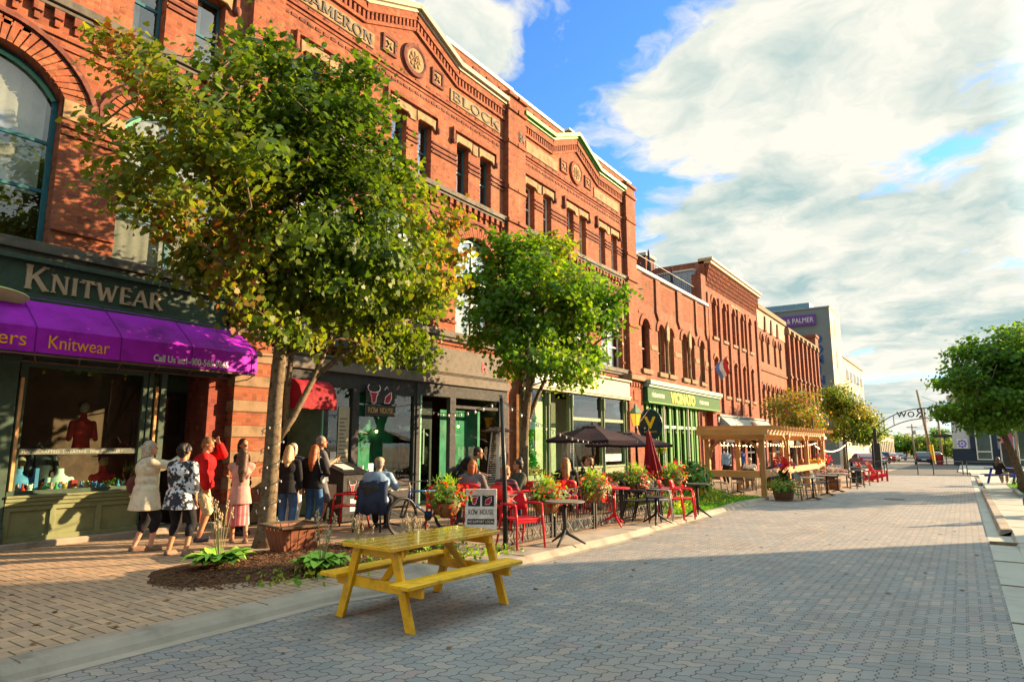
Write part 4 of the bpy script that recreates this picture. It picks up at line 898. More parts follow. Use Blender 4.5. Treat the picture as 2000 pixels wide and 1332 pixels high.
# ------------------------------------------------------------ the rest of the row
# --- two-storey restaurant with the green front
BV = thing('brick_building', 'two-storey orange brick building with bright green VICINATO shopfront and stepped parapet', 'building', (XF, 33.9, -.3))
V0, V1 = 28.402, 39.4
VW = [(29.2, 30.2), (31.3, 32.15), (32.65, 33.5), (34.75, 35.55), (36.05, 36.85), (37.75, 38.6)]
shell(BV, XF, V0, V1, -.6, 10.05, 12, [(V0, -.6), (V1, -.6), (V1, 10.05), (V0, 10.05)], [arch(a, e, 5.25, 7.35, .42) for a, e in VW] + [arch(28.8, 37.2, -.4, 3.75)], BR3, BR2)
MAR = mat('maroon_frame', (.16, .03, .035), .5)
for i, (a, e) in enumerate(VW): window(BV, XF, a, e, 5.25, 7.35, .42, .2, MAR if i == 0 else mat('olive_frame', (.30, .24, .12), .5), rails=(6.3,), curtain=.5 if i == 0 else 0)
rg = M(); si = M(); pr = M(); lim = M()
for a, e in VW:
    ring(rg, a, e, 7.35, .42, .26, XF + .001, XF + .06, 12); si.box(XF - .05, XF + .12, a - .12, e + .12, 5.02, 5.25)
for a, e in ((28.402, 29.1), (30.3, 31.2), (33.6, 34.65), (36.95, 37.65), (38.7, 39.4)): lim.box(XF + .001, XF + .03, a + .02, e - .02, 6.3, 6.55)
for y in (32.4, 35.8):
    pr.lathe([(.10, 0), (.10, .1), (.07, .14), (.065, 1.5), (.09, 1.6), (.11, 1.75)], 12, (XF + .06, y, 5.25)); pr.ext([(y - .16, 7.0), (y + .16, 7.0), (y + .2, 7.6), (y, 8.0), (y - .2, 7.6)], XF + .062, XF + .15)
rg.build('arch_band', BR2, BV); si.build('sill', STBR, BV, bevel=.02); lim.build('impost_band', STBR, BV); pr.build('colonnette', STONE, BV)
pn = M(); pc = M()
for a, e in ((29.3, 30.9), (31.7, 33.9), (34.9, 37.0), (37.5, 38.9)):
    for k in range(14): pn.box(XF + .0005, XF + .012 + .004 * (k % 2), a, e, 8.55 + k * .095, 8.55 + k * .095 + .05)
for y, wd in ((28.41, .8), (31.0, .6), (34.1, .7), (37.1, .3), (38.95, .44)):
    pc.ext([(y, 10.0), (y, 8.3), (y + wd * .5, 7.9), (y + wd, 8.3), (y + wd, 10.0)], XF + .001, XF + .10)
pn.build('parapet_panel', BR1, BV); pc.build('parapet_pendant', BR3, BV); solid('coping', WHITE, BV, [(XF - .5, XF + .16, V0, V1, 10.052, 10.22)], .02)
m = M()
for y in np.arange(28.6, 39.4, .35): m.tube([(XF - .3, y, 10.22), (XF - .3, y, 11.1)], .012, 5)
for z in (10.3, 11.1): m.tube([(XF - .3, 28.45, z), (XF - .3, 39.3, z)], .022, 6)
m.build('roof_railing', IRON, BV)
# shopfront
solid('sign_board', MIDG, BV, [(XF, S + .30, 28.3, 39.3, 3.62, 4.28)]); solid('sign_cornice', mat('pale_green', (.25, .36, .28), .4), BV, [(XF, S + .46, 28.3, 39.35, 4.40, 4.62), (XF, S + .38, 28.3, 39.32, 4.281, 4.398)], .02)
solid('sign_moulding', GREENP, BV, [(XF, S + .34, 28.3, 39.3, 3.54, 3.618)])
VY = mat('sign_yellow', (.80, .55, .01), .5, vary=.06)
text('VICINATO', .70, VY, BV, (S + .302, 31.2, 3.70), name='lettering', thick=.02, bold=.03, sx=1.08); text('ristorante', .40, WHITE, BV, (S + .302, 28.75, 3.84), name='lettering', thick=.006); text('ristorante', .40, WHITE, BV, (S + .302, 35.5, 3.82), name='lettering', thick=.006)
m = M()
for y in (28.85, 29.75, 30.75, 31.75, 32.75, 33.8, 34.9, 35.7): m.box(S - .12, S + .03, y - .14, y + .14, -.4, 3.54)
m.build('shop_posts', GREENP, BV, bevel=.008, seg=1)
solid('shop_transom', mat('white_green', (.5, .62, .45), .45), BV, [(S - .1, S - .0, 28.99, 35.56, 2.42, 2.56)]); solid('bulkhead', GREENP, BV, [(S - .1, S - .005, 29.0, 30.6, -.4, .6), (S - .1, S - .005, 32.9, 35.5, -.4, .6)])
for y in (30.6, 34.05): m = M(); m.tube([(S + .12, y, 3.5), (S + .12, y, 2.9), (S + .12, y, -.35)], .06, 8); m.build('down_pipe', WHITE, BV)
for i in range(7):
    ys_ = (28.85, 29.75, 30.75, 31.75, 32.75, 33.8, 34.9, 35.7); pane(BV, ys_[i] + .13, ys_[i + 1] - .13, .6, 2.42, S - .06, glass('dark_glass')); pane(BV, ys_[i] + .13, ys_[i + 1] - .13, 2.56, 3.54, S - .06, glass('dark_glass'))
    m = M(); m.box(S - .09, S - .02, ys_[i] + .45, ys_[i] + .52, -.3, 3.54); m.build('mullion', GREENP, BV)
solid('brick_pier', BRS, BV, [(XF, S + .06, 36.0, 36.6, -.5, 3.5), (XF, S + .06, 38.6, 39.35, -.5, 3.5)], 0); m = M(); m.tube([(S + .12, 36.3, 3.4), (S + .12, 36.3, -.3)], .05, 8); m.build('down_pipe', MAR, BV)
# roof clutter behind the parapet
CH = thing('roof_chimney', 'broad brick chimney stack on the roof behind the green restaurant', 'chimney', (-15.9, 38, 9.5)); m = M(); m.box(-16.4, -15.4, 37.2, 38.7, 9.5, 13.3); m.build('stack', BRD, CH); m = M(); m.box(-16.5, -15.3, 37.1, 38.8, 13.302, 13.5); m.build('cap', CONCG, CH)
GB = thing('roof_house', 'blue-grey metal clad roof room beside the tall brick building', 'roof room', (-17.5, 38.8, 9.4)); m = M(); m.box(-22, -12.95, 39.0, 39.37, 9.4, 12.4)
for x in np.arange(-21.8, -13.0, .4): m.box(x, x + .05, 38.97, 38.999, 9.4, 12.35)
m.build('cladding', mat('blue_metal', (.26, .34, .40), .5, metal=.2), GB); m = M(); m.box(-22, -12.93, 38.93, 39.4, 12.402, 12.49); m.build('flashing', WHITE, GB)
def closed_parasol(name, label, x, y, z, h, mt, r=.16, lean=0.0, group=None):
    t = thing(name, label, 'parasol', (x, y, z), group); m = M(); n = 40; prof = [(.02, h), (.05, h - .05), (r * .55, h * .72), (r, h * .38), (r * .9, h * .34)]; vs = []
    for rr, zz in prof:
        for j in range(n):
            a = 2 * math.pi * j / n; q = rr * (1 + .38 * math.cos(8 * a) * min(1, (h - zz) / (h * .4))); vs.append((x + lean * (zz / h) + q * math.cos(a), y + q * math.sin(a), z + zz))
    k = len(prof); m.add(vs, [(i * n + j, (i + 1) * n + j, (i + 1) * n + (j + 1) % n, i * n + (j + 1) % n) for i in range(k - 1) for j in range(n)] + [tuple(range(n))]); m.build('canopy', mt, t, smooth=True)
    m = M(); m.tube([(x, y, z), (x + lean, y, z + h + .06)], .022, 8); m.build('pole', IRON, t)
    m = M(); m.lathe([(.22, 0), (.22, .05), (.05, .08)], 14, (x, y, z)); m.build('base', IRON, t); return t
NAVY = mat('navy_canvas', (.03, .04, .07), .8)
closed_parasol('roof_parasol', 'furled dark blue parasol on the roof left of the brick chimney', -13.5, 33.1, 9.75, 2.55, NAVY, .13)
closed_parasol('roof_parasol', 'furled dark blue parasol on the roof right of the brick chimney', -13.5, 36.6, 9.75, 2.4, NAVY, .13)
# --- tall three-storey building
BT = thing('brick_building', 'tall narrow-windowed red brick building with corbelled cornice and grey awning', 'building', (XF, 45.6, -.4))
T0, T1 = 39.402, 51.7
TWN = [40.9 + 2.15 * i for i in range(5)]
hs = [arch(y - .42, y + .42, 8.35, 10.5, .42, 10) for y in TWN] + [arch(y - .40, y + .40, 4.7, 6.9, .22, 8) for y in TWN] + [arch(39.9, 51.2, -.45, 2.9)]
shell(BT, XF, T0, T1, -.7, 13.0, 12, [(T0, -.7), (T1, -.7), (T1, 13.0), (T0, 13.0)], hs, BR2, BR2)
ring_ = M(); sl = M(); pil = M()
for y in TWN:
    window(BT, XF, y - .42, y + .42, 8.35, 10.5, .42, .3, WHITE, rails=(9.6,), curtain=0, fw=.07); window(BT, XF, y - .40, y + .40, 4.7, 6.9, .22, .26, WHITE, rails=(5.85,), curtain=0, fw=.07)
    ring(ring_, y - .42, y + .42, 10.5, .42, .22, XF + .001, XF + .07, 10); ring(ring_, y - .40, y + .40, 6.9, .22, .2, XF + .001, XF + .06, 8)
    sl.box(XF - .05, XF + .12, y - .55, y + .55, 8.15, 8.349); sl.box(XF - .05, XF + .12, y - .55, y + .55, 4.5, 4.699)
for y in [T0 + .25] + [y + 1.075 for y in TWN[:-1]] + [T1 - .3]: pil.box(XF + .001, XF + .13, y - .24, y + .24, 3.6, 11.0)
ring_.build('arch_band', BR3, BT); sl.build('sill', STBR, BT, bevel=.02); pil.build('wall_pier', BR2, BT)
cr = M()
for k in range(5):
    for i in range(46):
        y = T0 + .12 + i * (T1 - T0 - .2) / 46
        cr.box(XF + .001, XF + .05 + .055 * k, y, y + .10, 11.45 + k * .26, 11.45 + k * .26 + .262)
cr.build('corbel_table', BR2, BT); solid('cornice', mat('tan_cornice', (.42, .30, .18), .6), BT, [(XF - .4, XF + .42, T0, T1, 12.82, 13.0), (XF - .4, XF + .52, T0 - .04, T1 + .02, 13.002, 13.2)], .03)
solid('party_parapet', BR2, BT, [(XF - .55, XF + .04, T0 - .9, T0 - .002, 10.2, 12.0)], 0)
solid('date_stone', STONE, BT, [(XF + .001, XF + .08, 44.6, 47.0, 10.98, 11.12)], 0)
# ground floor with a grey awning
solid('shop_beam', mat('slate_blue', (.14, .19, .20), .5), BT, [(XF, S + .1, T0 + .1, T1 - .1, 2.9, 3.3), (XF, S + .2, T0 + .1, T1 - .1, 3.301, 3.42)])
for y in (39.75, 42.6, 45.5, 48.4, 51.35): solid('shop_pier', BRS, BT, [(XF - .1, S + .04, y - .28, y + .28, -.7, 2.9)], 0)
def multi(b, y0, y1, z0, z1, x, mt, nx, nz):
    m = M(); hl = [[(y0 + (y1 - y0) * (i + .06) / nx, z0 + (z1 - z0) * (j + .06) / nz), (y0 + (y1 - y0) * (i + .94) / nx, z0 + (z1 - z0) * (j + .06) / nz), (y0 + (y1 - y0) * (i + .94) / nx, z0 + (z1 - z0) * (j + .94) / nz), (y0 + (y1 - y0) * (i + .06) / nx, z0 + (z1 - z0) * (j + .94) / nz)] for i in range(nx) for j in range(nz)]
    m.ext([(y0, z0), (y1, z0), (y1, z1), (y0, z1)], x - .05, x, holes=hl); f = m.build('window', mt, b); pane(f, y0 + .01, y1 - .01, z0 + .01, z1 - .01, x - .025, glass('dark_glass'), 'pane'); return f
multi(BT, 40.05, 42.3, .3, 2.8, S - .05, WHITE, 3, 4); multi(BT, 45.9, 48.1, .2, 2.8, S - .05, CHAR, 2, 3); multi(BT, 48.8, 51.0, .2, 2.8, S - .05, WHITE, 2, 3)
solid('shop_door', DKGREEN, BT, [(S - .2, S - .12, 43.0, 45.2, -.5, 2.8)], .02)
GAW = mat('grey_awning', (.30, .32, .30), .7, vary=.15, bs=120)
def shed_awning(b, y0, y1, z1, z0, out_, mt, pat=None):
    m = M(); xo = S + out_; m.add([(S + .05, y0, z1), (S + .05, y1, z1), (xo, y1, z0), (xo, y0, z0), (xo, y0, z0 - .22), (xo, y1, z0 - .22), (S + .05, y0, z0 - .2), (S + .05, y1, z0 - .2)], [(0, 1, 2, 3), (3, 2, 5, 4), (0, 3, 4, 6), (1, 7, 5, 2)])
    return m.build('awning', mt, b, fix=False)
a_ = shed_awning(BT, 39.9, 51.3, 3.35, 2.35, 1.1, GAW); m = M(); sd_ = Vector((1.05, 0, -1.0)).normalized()
for rr in (.55, .42): m.tube([(S + .58 + sd_.x * rr * .6 * math.sin(a), 46.2 + rr * 1.4 * math.cos(a), 2.87 + sd_.z * rr * .6 * math.sin(a)) for a in np.linspace(0, 5.0, 14)], .03, 5)
m.build('emblem', mat('red_script', (.5, .08, .05), .6), a_)
# --- building with a pale upper band
BP = thing('brick_building', 'orange brick building with pale upper band and paired pointed windows', 'building', (XF, 56.6, -.5))
P0, P1 = 51.702, 61.6; PW = [53.0, 54.9, 57.3, 59.2]
hs = [arch(y - .42, y + .42, 8.0, 9.7, .55, 10) for y in PW] + [arch(52.6 + 1.5 * i - .45, 52.6 + 1.5 * i + .45, 3.0, 5.8, .45, 10) for i in range(6)]
shell(BP, XF, P0, P1, -.8, 12.1, 12, [(P0, -.8), (P1, -.8), (P1, 12.1), (P0, 12.1)], hs, BR3, BR2)
rg = M()
for y in PW: window(BP, XF, y - .42, y + .42, 8.0, 9.7, .55, .25, WHITE, rails=(9.0,), fw=.08); ring(rg, y - .42, y + .42, 9.7, .55, .2, XF + .001, XF + .08, 10)
for i in range(6): y = 52.6 + 1.5 * i; window(BP, XF, y - .45, y + .45, 3.0, 5.8, .45, .3, MAR, rails=(4.5,)); ring(rg, y - .45, y + .45, 5.8, .45, .18, XF + .001, XF + .07, 10)
rg.build('arch_band', BR2, BP); pb = M(); pb.box(XF + .001, XF + .05, P0 + .02, P1 - .02, 10.6, 12.1); pb.build('pale_band', brick('brick_pale', (.50, .38, .27), (.44, .32, .22), (.4, .3, .22)), BP)
pc = M()
for y in (54.0, 56.1, 58.3): pc.ext([(y - .3, 10.6), (y + .3, 10.6), (y, 11.8)], XF + .051, XF + .16)
pc.build('parapet_pendant', BR3, BP); solid('coping', STBR, BP, [(XF - .4, XF + .2, P0, P1, 12.102, 12.5)], .03); solid('string_course', BR2, BP, [(XF + .001, XF + .09, P0 + .02, P1 - .02, 7.3, 7.5), (XF + .001, XF + .09, P0 + .02, P1 - .02, 2.6, 2.85)], 0)
shed_awning(BP, 53.0, 58.5, 2.55, 1.75, 1.0, mat('tan_awning', (.42, .36, .28), .7))
for y in (52.4, 55.4, 58.4, 60.4): multi(BP, y, y + 1.5, -.3, 2.3, XF + .06, WHITE if int(y) % 2 else CHAR, 2, 2)
solid('shop_door', mat('orange_door', (.55, .17, .05), .5), BP, [(XF + .001, XF + .08, 54.1, 55.1, -.6, 2.2)], .02)
# --- building with a rank of brick piers
BQ = thing('brick_building', 'dark red brick building with a rank of tall wall piers beside the concrete tower', 'building', (XF, 69.2, -.6))
Q0, Q1 = 61.602, 76.6
hs = [arch(62.9 + 2.05 * i - .5, 62.9 + 2.05 * i + .5, z0, z1, .5, 8) for i in range(7) for z0, z1 in ((8.0, 10.3), (3.6, 6.0))]
shell(BQ, XF, Q0, Q1, -1, 11.8, 14, [(Q0, -1), (Q1, -1), (Q1, 11.8), (Q0, 11.8)], hs, BR2, BR2)
pl = M(); cp = M(); sl = M()
for i in range(8):
    y = 61.875 + 2.05 * i; pl.box(XF + .001, XF + .32, y - .26, y + .26, -.9, 11.4); cp.box(XF + .001, XF + .42, y - .33, y + .33, 11.4, 11.798); cp.box(XF + .33, XF + .40, y - .28, y + .28, 7.4, 7.6)
for i in range(7):
    y = 62.9 + 2.05 * i
    for z0, z1 in ((8.0, 10.3), (3.6, 6.0)): window(BQ, XF, y - .5, y + .5, z0, z1, .5, .2, CHAR, rails=((z0 + z1) / 2,)); sl.box(XF - .04, XF + .1, y - .6, y + .6, z0 - .2, z0)
pl.build('wall_pier', BR2, BQ); cp.build('pier_cap', STBR, BQ); sl.build('sill', STBR, BQ); solid('coping', STBR, BQ, [(XF - .4, XF + .36, Q0, Q1, 11.802, 12.0)], .03)
solid('end_chimney', BR2, BQ, [(XF - .9, XF + .36, Q1 - 1.7, Q1, 12.002, 12.9), (XF - 1.0, XF + .46, Q1 - 1.8, Q1 + .1, 12.902, 13.2)], 0)
for i in range(5): multi(BQ, 62.3 + i * 2.8, 64.3 + i * 2.8, -.5, 2.3, XF + .06, WHITE if i % 2 else CHAR, 2, 2)
shed_awning(BQ, 64, 72, 2.9, 2.3, .9, mat('white_awning', (.6, .6, .58), .7))
# --- concrete tower with its lower wing
DT = thing('office_tower', 'grey concrete office tower with purple sign and blue vertical lettering', 'building', (-20, 96, -1))
TOW = mat('tower_concrete', (.15, .175, .175), .85, vary=.16, vs=.25, bump=.2, bs=6); TOW2 = mat('tower_cream', (.50, .42, .30), .85, vary=.12, vs=.3, bump=.2, bs=8)
m = M(); m.box(-40, -12.5, 89, 97.4, -1.5, 18.7); m.build('tower', TOW, DT)
m = M(); m.box(-12.5, -12.44, 89.0, 97.4, -1.5, 18.7); m.build('side_sheet', TOW2, DT); m = M(); m.box(-40.1, -12.38, 88.9, 97.5, 18.702, 18.85); m.build('coping', CONCG, DT)  # thin cream sheet over the street side of the grey tower
m = M(); m.box(-30, -15.0, 90.0, 96, 18.3, 18.9); m.build('penthouse_base', CHAR, DT); m = M(); m.box(-30.3, -14.75, 89.3, 96.4, 18.902, 19.6); m.build('penthouse', mat('penthouse_blue', (.13, .24, .32), .4, metal=.3), DT)
PSG = mat('purple_sign', (.12, .05, .22), .5, vary=.1); TXZ = Matrix(((1, 0, 0, 0), (0, 0, -1, 0), (0, 1, 0, 0), (0, 0, 0, 1)))
m = M(); m.box(-26, -14.05, 88.75, 88.98, 16.6, 17.95); m.build('sign_board', PSG, DT)
text('& PALMER', .92, WHITE, DT, (-14.3, 88.74, 16.95), T=TXZ, name='lettering', thick=.03, sx=.78, align='RIGHT')
BLU = mat('faded_blue', (.02, .07, .20), .6, vary=.3)
for i, ch in enumerate('DOMINION'): text(ch, 1.4, BLU, DT, (-14.0, 88.97, 14.25 - i * 1.3), T=TXZ, name='lettering', thick=.02, bold=.06, align='CENTER')
m = M()
for z in (3, 7, 11.2, 15.4): m.box(-12.44, -12.40, 92, 93.0, z, z + 2.2)
m.build('slit_window', BLACK, DT)
m = M(); m.box(-40, -12.5, 97.402, 119, -1.6, 13.2); m.build('wing', TOW2, DT); m = M(); m.box(-40.1, -12.36, 97.402, 119.1, 13.202, 13.4); m.build('wing_coping', STONE, DT)
for z in (10.2, 7.2, 4.2, 1.2):
    for i in range(5):
        y = 100.2 + i * 3.8; m = M(); m.box(-12.499, -12.42, y, y + 2.3, z, z + 1.75); f = m.build('window', WHITE, DT); m = M(); m.box(-12.419, -12.40, y + .12, y + 1.1, z + .12, z + 1.63); m.box(-12.419, -12.40, y + 1.2, y + 2.18, z + .12, z + 1.63); m.build('pane', mat('far_glass', (.10, .12, .13), .12), f)
# --- low cream warehouse beyond
WH = thing('warehouse', 'long low cream warehouse with dark window bays beyond the parked cars', 'building', (-14, 140, -1.6))
m = M(); m.box(-30, -12.6, 120, 168, -2.2, 2.8); m.build('wall', TOW2, WH); m = M(); m.box(-30.2, -12.45, 119.8, 168.2, 2.802, 3.05); m.build('coping', STONE, WH)
for i in range(13): m = M(); m.box(-12.6, -12.55, 121 + i * 3.6, 123.0 + i * 3.6, -1.3, 2.0); m.build('window', mat('far_glass'), WH)
# --- grey shop at the end on the right
RB = thing('corner_shop', 'pale grey corner shop with dark plinth and white-framed windows at the street end', 'building', (3, 100, -1))
GRC = mat('pale_stucco', (.42, .44, .44), .8, vary=.12, vs=.8); NVY = mat('navy_plinth', (.02, .03, .05), .5)
m = M(); m.box(-1.0, 18, 97, 110, -1.4, 7.2); m.build('wall', GRC, RB); m = M(); m.box(-1.1, 18.1, 96.9, 97, -1.35, 1.0); m.box(-1.1, -1.0, 97, 110, -1.35, 1.0); m.build('plinth', NVY, RB)
m = M(); m.box(-1.2, 18.2, 96.7, 110.2, 7.202, 7.5); m.build('coping', WHITE, RB); m = M(); m.box(.75, 1.25, 96.8, 96.96, 1.0, 5.4); m.box(2.9, 3.4, 96.8, 96.96, -1.3, 5.4); m.build('dark_pilaster', NVY, RB)
for x0, x1, z0, z1 in ((1.3, 2.85, -.3, 4.6), (3.6, 5.0, -1.2, 3.9), (5.2, 6.8, -1.2, 3.9), (7.6, 9, -1.2, 3.9)):
    m = M(); m.ext([(x0, z0), (x1, z0), (x1, z1), (x0, z1)], 96.80, 96.94, axis='y', holes=[[(x0 + .12, z0 + .12), (x1 - .12, z0 + .12), (x1 - .12, z0 + .9), (x0 + .12, z0 + .9)], [(x0 + .12, z0 + 1.05), (x1 - .12, z0 + 1.05), (x1 - .12, z1 - .12), (x0 + .12, z1 - .12)]]); f = m.build('window', WHITE, RB)
    m = M(); m.box(x0 + .1, x1 - .1, 96.87, 96.95, z0 + .1, z1 - .1); m.build('pane', mat('shop_dark_glass', (.03, .06, .05), .05, spec=.8), f)
m = M(); m.box(1.45, 2.7, 96.76, 96.79, 3.3, 4.3); m.build('banner', mat('red_banner', (.4, .05, .08), .6, vary=.6, vs=2), RB)
m = M(); m.box(-.6, .5, 96.86, 96.95, 1.05, 2.2); m.build('poster', WHITE, RB)
m = M()
for i in range(9):
    a = i * math.pi * 2 / 8; m.ell((-.05 + (.36 * math.cos(a) if i < 8 else 0), 96.85, 1.62 + (.38 * math.sin(a) if i < 8 else 0)), (.13, .012, .13), 10, 6)
m.build('quilt_pattern', mat('violet_print', (.15, .10, .5), .6), RB)
m = M(); m.box(3.7, 4.9, 96.74, 96.79, .8, 2.9); m.build('banner', mat('pink_poster', (.5, .12, .2), .6, vary=.7, vs=2), RB); m = M(); m.box(7.0, 8.2, 96.74, 96.79, 1.4, 3.4); m.build('banner', mat('orange_poster', (.6, .22, .02), .6, vary=.4, vs=1.5), RB)
# --- the block across the street whose shade lies over the pavers
OB = thing('brick_building', 'red brick block across the street shading the near pavers', 'building', (15, 0, 0))
m = M(); oh = [arch(y, y + 1.2, z, z + 1.9, .3) for y in np.arange(-16, 25, 2.6) for z in (4.4, 7.6)]
m.ext([(-18, -.4), (26.4, -.4), (26.4, 11), (-18, 11)], 9.0, 9.35, holes=oh); m.build('wall', BR2, OB)
m = M(); m.box(9.36, 22, -18, 26.4, -.4, 10.5); m.build('inner_block', DARKIN, OB); m = M(); m.box(8.8, 22, -18.1, 26.45, 11.002, 11.3); m.build('coping', STONE, OB)
# ------------------------------------------------------------ trees and plants
MAPLE = [(0, -.08), (.10, .06), (.42, .02), (.34, .22), (.62, .42), (.34, .50), (.30, .70), (0, 1.0), (-.30, .70), (-.34, .50), (-.62, .42), (-.34, .22), (-.42, .02), (-.10, .06)]
OVAL = [(0, 0), (.22, .22), (.30, .5), (.2, .8), (0, 1), (-.2, .8), (-.30, .5), (-.22, .22)]
QUAD = [(0, 0), (.36, .5), (0, 1), (-.36, .5)]
BLADE = [(-.06, 0), (.06, 0), (.05, .6), (0, 1), (-.05, .6)]
def leaves(name, cen, size, pal, parent=None, shape=MAPLE, mat_=None, up=.55, outc=None, noise_s=.7, seed=1, droop=.0, kind=None, jit=.45):
    """many leaf-sized faces in one mesh; each leaf keeps its own tint (green, yellowing, rust)"""
    r = np.random.default_rng(seed); c = np.asarray(cen, float); n = len(c); k = len(shape); tp = np.array(shape)
    nr = r.normal(size=(n, 3)); nr /= np.linalg.norm(nr, axis=1, keepdims=True); nr[:, 2] = nr[:, 2] * (1 - up) + up
    if outc is not None:
        o = c - np.asarray(outc); o /= np.linalg.norm(o, axis=1, keepdims=True) + 1e-6; nr += .5 * o
    nr /= np.linalg.norm(nr, axis=1, keepdims=True)
    a = r.normal(size=(n, 3)); a[:, 2] -= droop; a -= nr * (a * nr).sum(1, keepdims=True); a /= np.linalg.norm(a, axis=1, keepdims=True); b = np.cross(nr, a)
    s = (size * r.uniform(1 - jit, 1 + jit, n))[:, None, None]
    fold = -np.abs(tp[:, 0]) * .25
    V = c[:, None, :] + s * (b[:, None, :] * tp[None, :, :1] + a[:, None, :] * tp[None, :, 1:] + nr[:, None, :] * fold[None, :, None])
    me = bpy.data.meshes.new(name); me.vertices.add(n * k); me.vertices.foreach_set('co', V.reshape(-1).astype(np.float32))
    me.loops.add(n * k); me.loops.foreach_set('vertex_index', np.arange(n * k, dtype=np.int32)); me.polygons.add(n); me.polygons.foreach_set('loop_start', np.arange(0, n * k, k, dtype=np.int32))
    P = np.array([p[1] for p in pal]); W = np.array([p[0] for p in pal], float)
    ph = np.array([mnoise.noise(Vector(tuple(q * noise_s + seed))) for q in c]) if n < 60000 else np.zeros(n)
    t = np.clip(r.random(n) * .62 + .19 + ph * .75, 0, .999); cs = np.cumsum(W) / W.sum(); idx = np.searchsorted(cs, t)
    col = P[np.clip(idx, 0, len(P) - 1)] * r.uniform(.75, 1.25, (n, 1))
    me.update(calc_edges=True); me.validate()
    at = me.attributes.new('Col', 'FLOAT_COLOR', 'POINT'); at.data.foreach_set('color', np.repeat(np.c_[col, np.ones(n)], k, axis=0).reshape(-1).astype(np.float32))
    me.materials.append(mat_ or LEAF); o = bpy.data.objects.new(name, me); link(o, parent)
    if kind: o['kind'] = kind
    return o
PG = [(1, (.04, .11, .012)), (3, (.07, .17, .015)), (3, (.11, .23, .018)), (2, (.18, .29, .022))]
PMIX = [(1.0, (.05, .10, .012)), (2.4, (.085, .15, .016)), (2.6, (.145, .205, .02)), (1.6, (.22, .235, .025)), (.8, (.28, .18, .03)), (.55, (.25, .085, .025))]
PRUST = [(1, (.07, .13, .02)), (1.5, (.13, .17, .025)), (1.6, (.24, .16, .03)), (1, (.26, .10, .03))]
def tree(name, label, base, trunk, ells, ncl, nleaf, size, pal, r0=.2, tip=.012, seed=1, clr=.42, group=None, bare=0, shape=MAPLE, cut=None, pals=None, noise_s=.35):
    r = np.random.default_rng(seed); t = thing(name, label, 'tree', base, group)
    nodes = [(Vector(p), i - 1) for i, p in enumerate(trunk)]
    cl = []
    vol = np.array([e[1][0] * e[1][1] * e[1][2] for e in ells]); vol = vol / vol.sum()
    while len(cl) < ncl + bare:
        e = ells[r.choice(len(ells), p=vol)]; d_ = r.normal(size=3); d_ /= np.linalg.norm(d_); rad = r.random() ** .42
        q = np.array(e[0]) + d_ * np.array(e[1]) * rad
        if cut and cut(q): continue
        cl.append(q)
    cl = np.array(cl); fork = np.array(trunk[len(trunk) // 2]); order = np.argsort(np.linalg.norm(cl - fork, axis=1))
    pos = np.array([list(p) for p, _ in nodes])
    for i in order:
        q = cl[i]; dd = np.linalg.norm(pos - q, axis=1) + np.where(pos[:, 2] > q[2] + .1, .9, 0) + np.where(pos[:, 2] < ells[0][0][2] - ells[0][1][2] * 1.15, .6, 0)
        j = int(np.argmin(dd)); a = pos[j]; L = np.linalg.norm(q - a); ns = max(1, int(L / .45)); last = j; sag = r.normal(size=3) * .07 * L; sag[2] = abs(sag[2])
        for s_ in range(1, ns + 1):
            u = s_ / ns; p = a + (q - a) * u + sag * math.sin(math.pi * u) + r.normal(size=3) * .02
            nodes.append((Vector(p), last)); last = len(nodes) - 1; pos = np.vstack([pos, p])
    cnt = [0.0] * len(nodes); ch = [[] for _ in nodes]
    for i, (p, pa) in enumerate(nodes):
        if pa >= 0: ch[pa].append(i)
    for i in range(len(nodes) - 1, -1, -1):
        if not ch[i]: cnt[i] = 1.0
        if nodes[i][1] >= 0: cnt[nodes[i][1]] += cnt[i]
    nt = len(trunk); rad = [tip * max(1, c_) ** .46 for c_ in cnt]
    for i in range(nt): rad[i] = max(rad[i], r0 * (1 - .5 * i / nt)) * (1.28 if i == 0 else 1)
    m = M(); done = set()
    for i in range(len(nodes)):
        pa = nodes[i][1]
        if i in done or (pa >= 0 and max(ch[pa], key=lambda q: cnt[q]) == i and i != 0 and pa != -1 and i not in ()): continue
        chain = ([pa] if pa >= 0 else []) + [i]
        while ch[chain[-1]]: chain.append(max(ch[chain[-1]], key=lambda q: cnt[q]))
        if len(chain) < 2: continue
        rr = [min(rad[q], rad[chain[1]] * 1.05) if (k_ == 0 and pa >= 0) else rad[q] for k_, q in enumerate(chain)]
        m.tube([nodes[q][0] for q in chain], rr, 9 if rr[0] > .05 else 5)
    tr = m.build('trunk', BARK, t, smooth=True, fix=False)
    leafcl = cl[r.permutation(len(cl))[:ncl]]
    w_ = r.uniform(.45, 1.6, len(leafcl)); w_ /= w_.sum(); idx = r.choice(len(leafcl), nleaf, p=w_)
    P = leafcl[idx] + r.normal(size=(nleaf, 3)) * np.array([clr, clr, clr * .62])
    if cut: P = P[[not cut(p) for p in P]]
    cm = np.mean([e[0] for e in ells], axis=0)
    leaves('crown', P, size, pal, t, shape, outc=cm, seed=seed, droop=.7, noise_s=noise_s)
    return t
def fairy(parent, cx, cy, z0, z1, r_, turns):
    m = M(); q = M(); pts = []
    for i in range(int(turns * 14) + 1):
        a = 2 * math.pi * i / 14; z = z0 + (z1 - z0) * i / (turns * 14); pts.append((cx + .0 + r_ * math.cos(a), cy + (z * .012) + r_ * math.sin(a), z))
        if i % 2 == 0: q.ell((cx + (r_ + .02) * math.cos(a), cy + (z * .012) + (r_ + .02) * math.sin(a), z - .02), (.011, .011, .022), 6, 4)
    m.tube(pts, .006, 4); c = m.build('light_cable', DKGREEN, parent); q.build('fairy_bulbs', WHITE, parent)
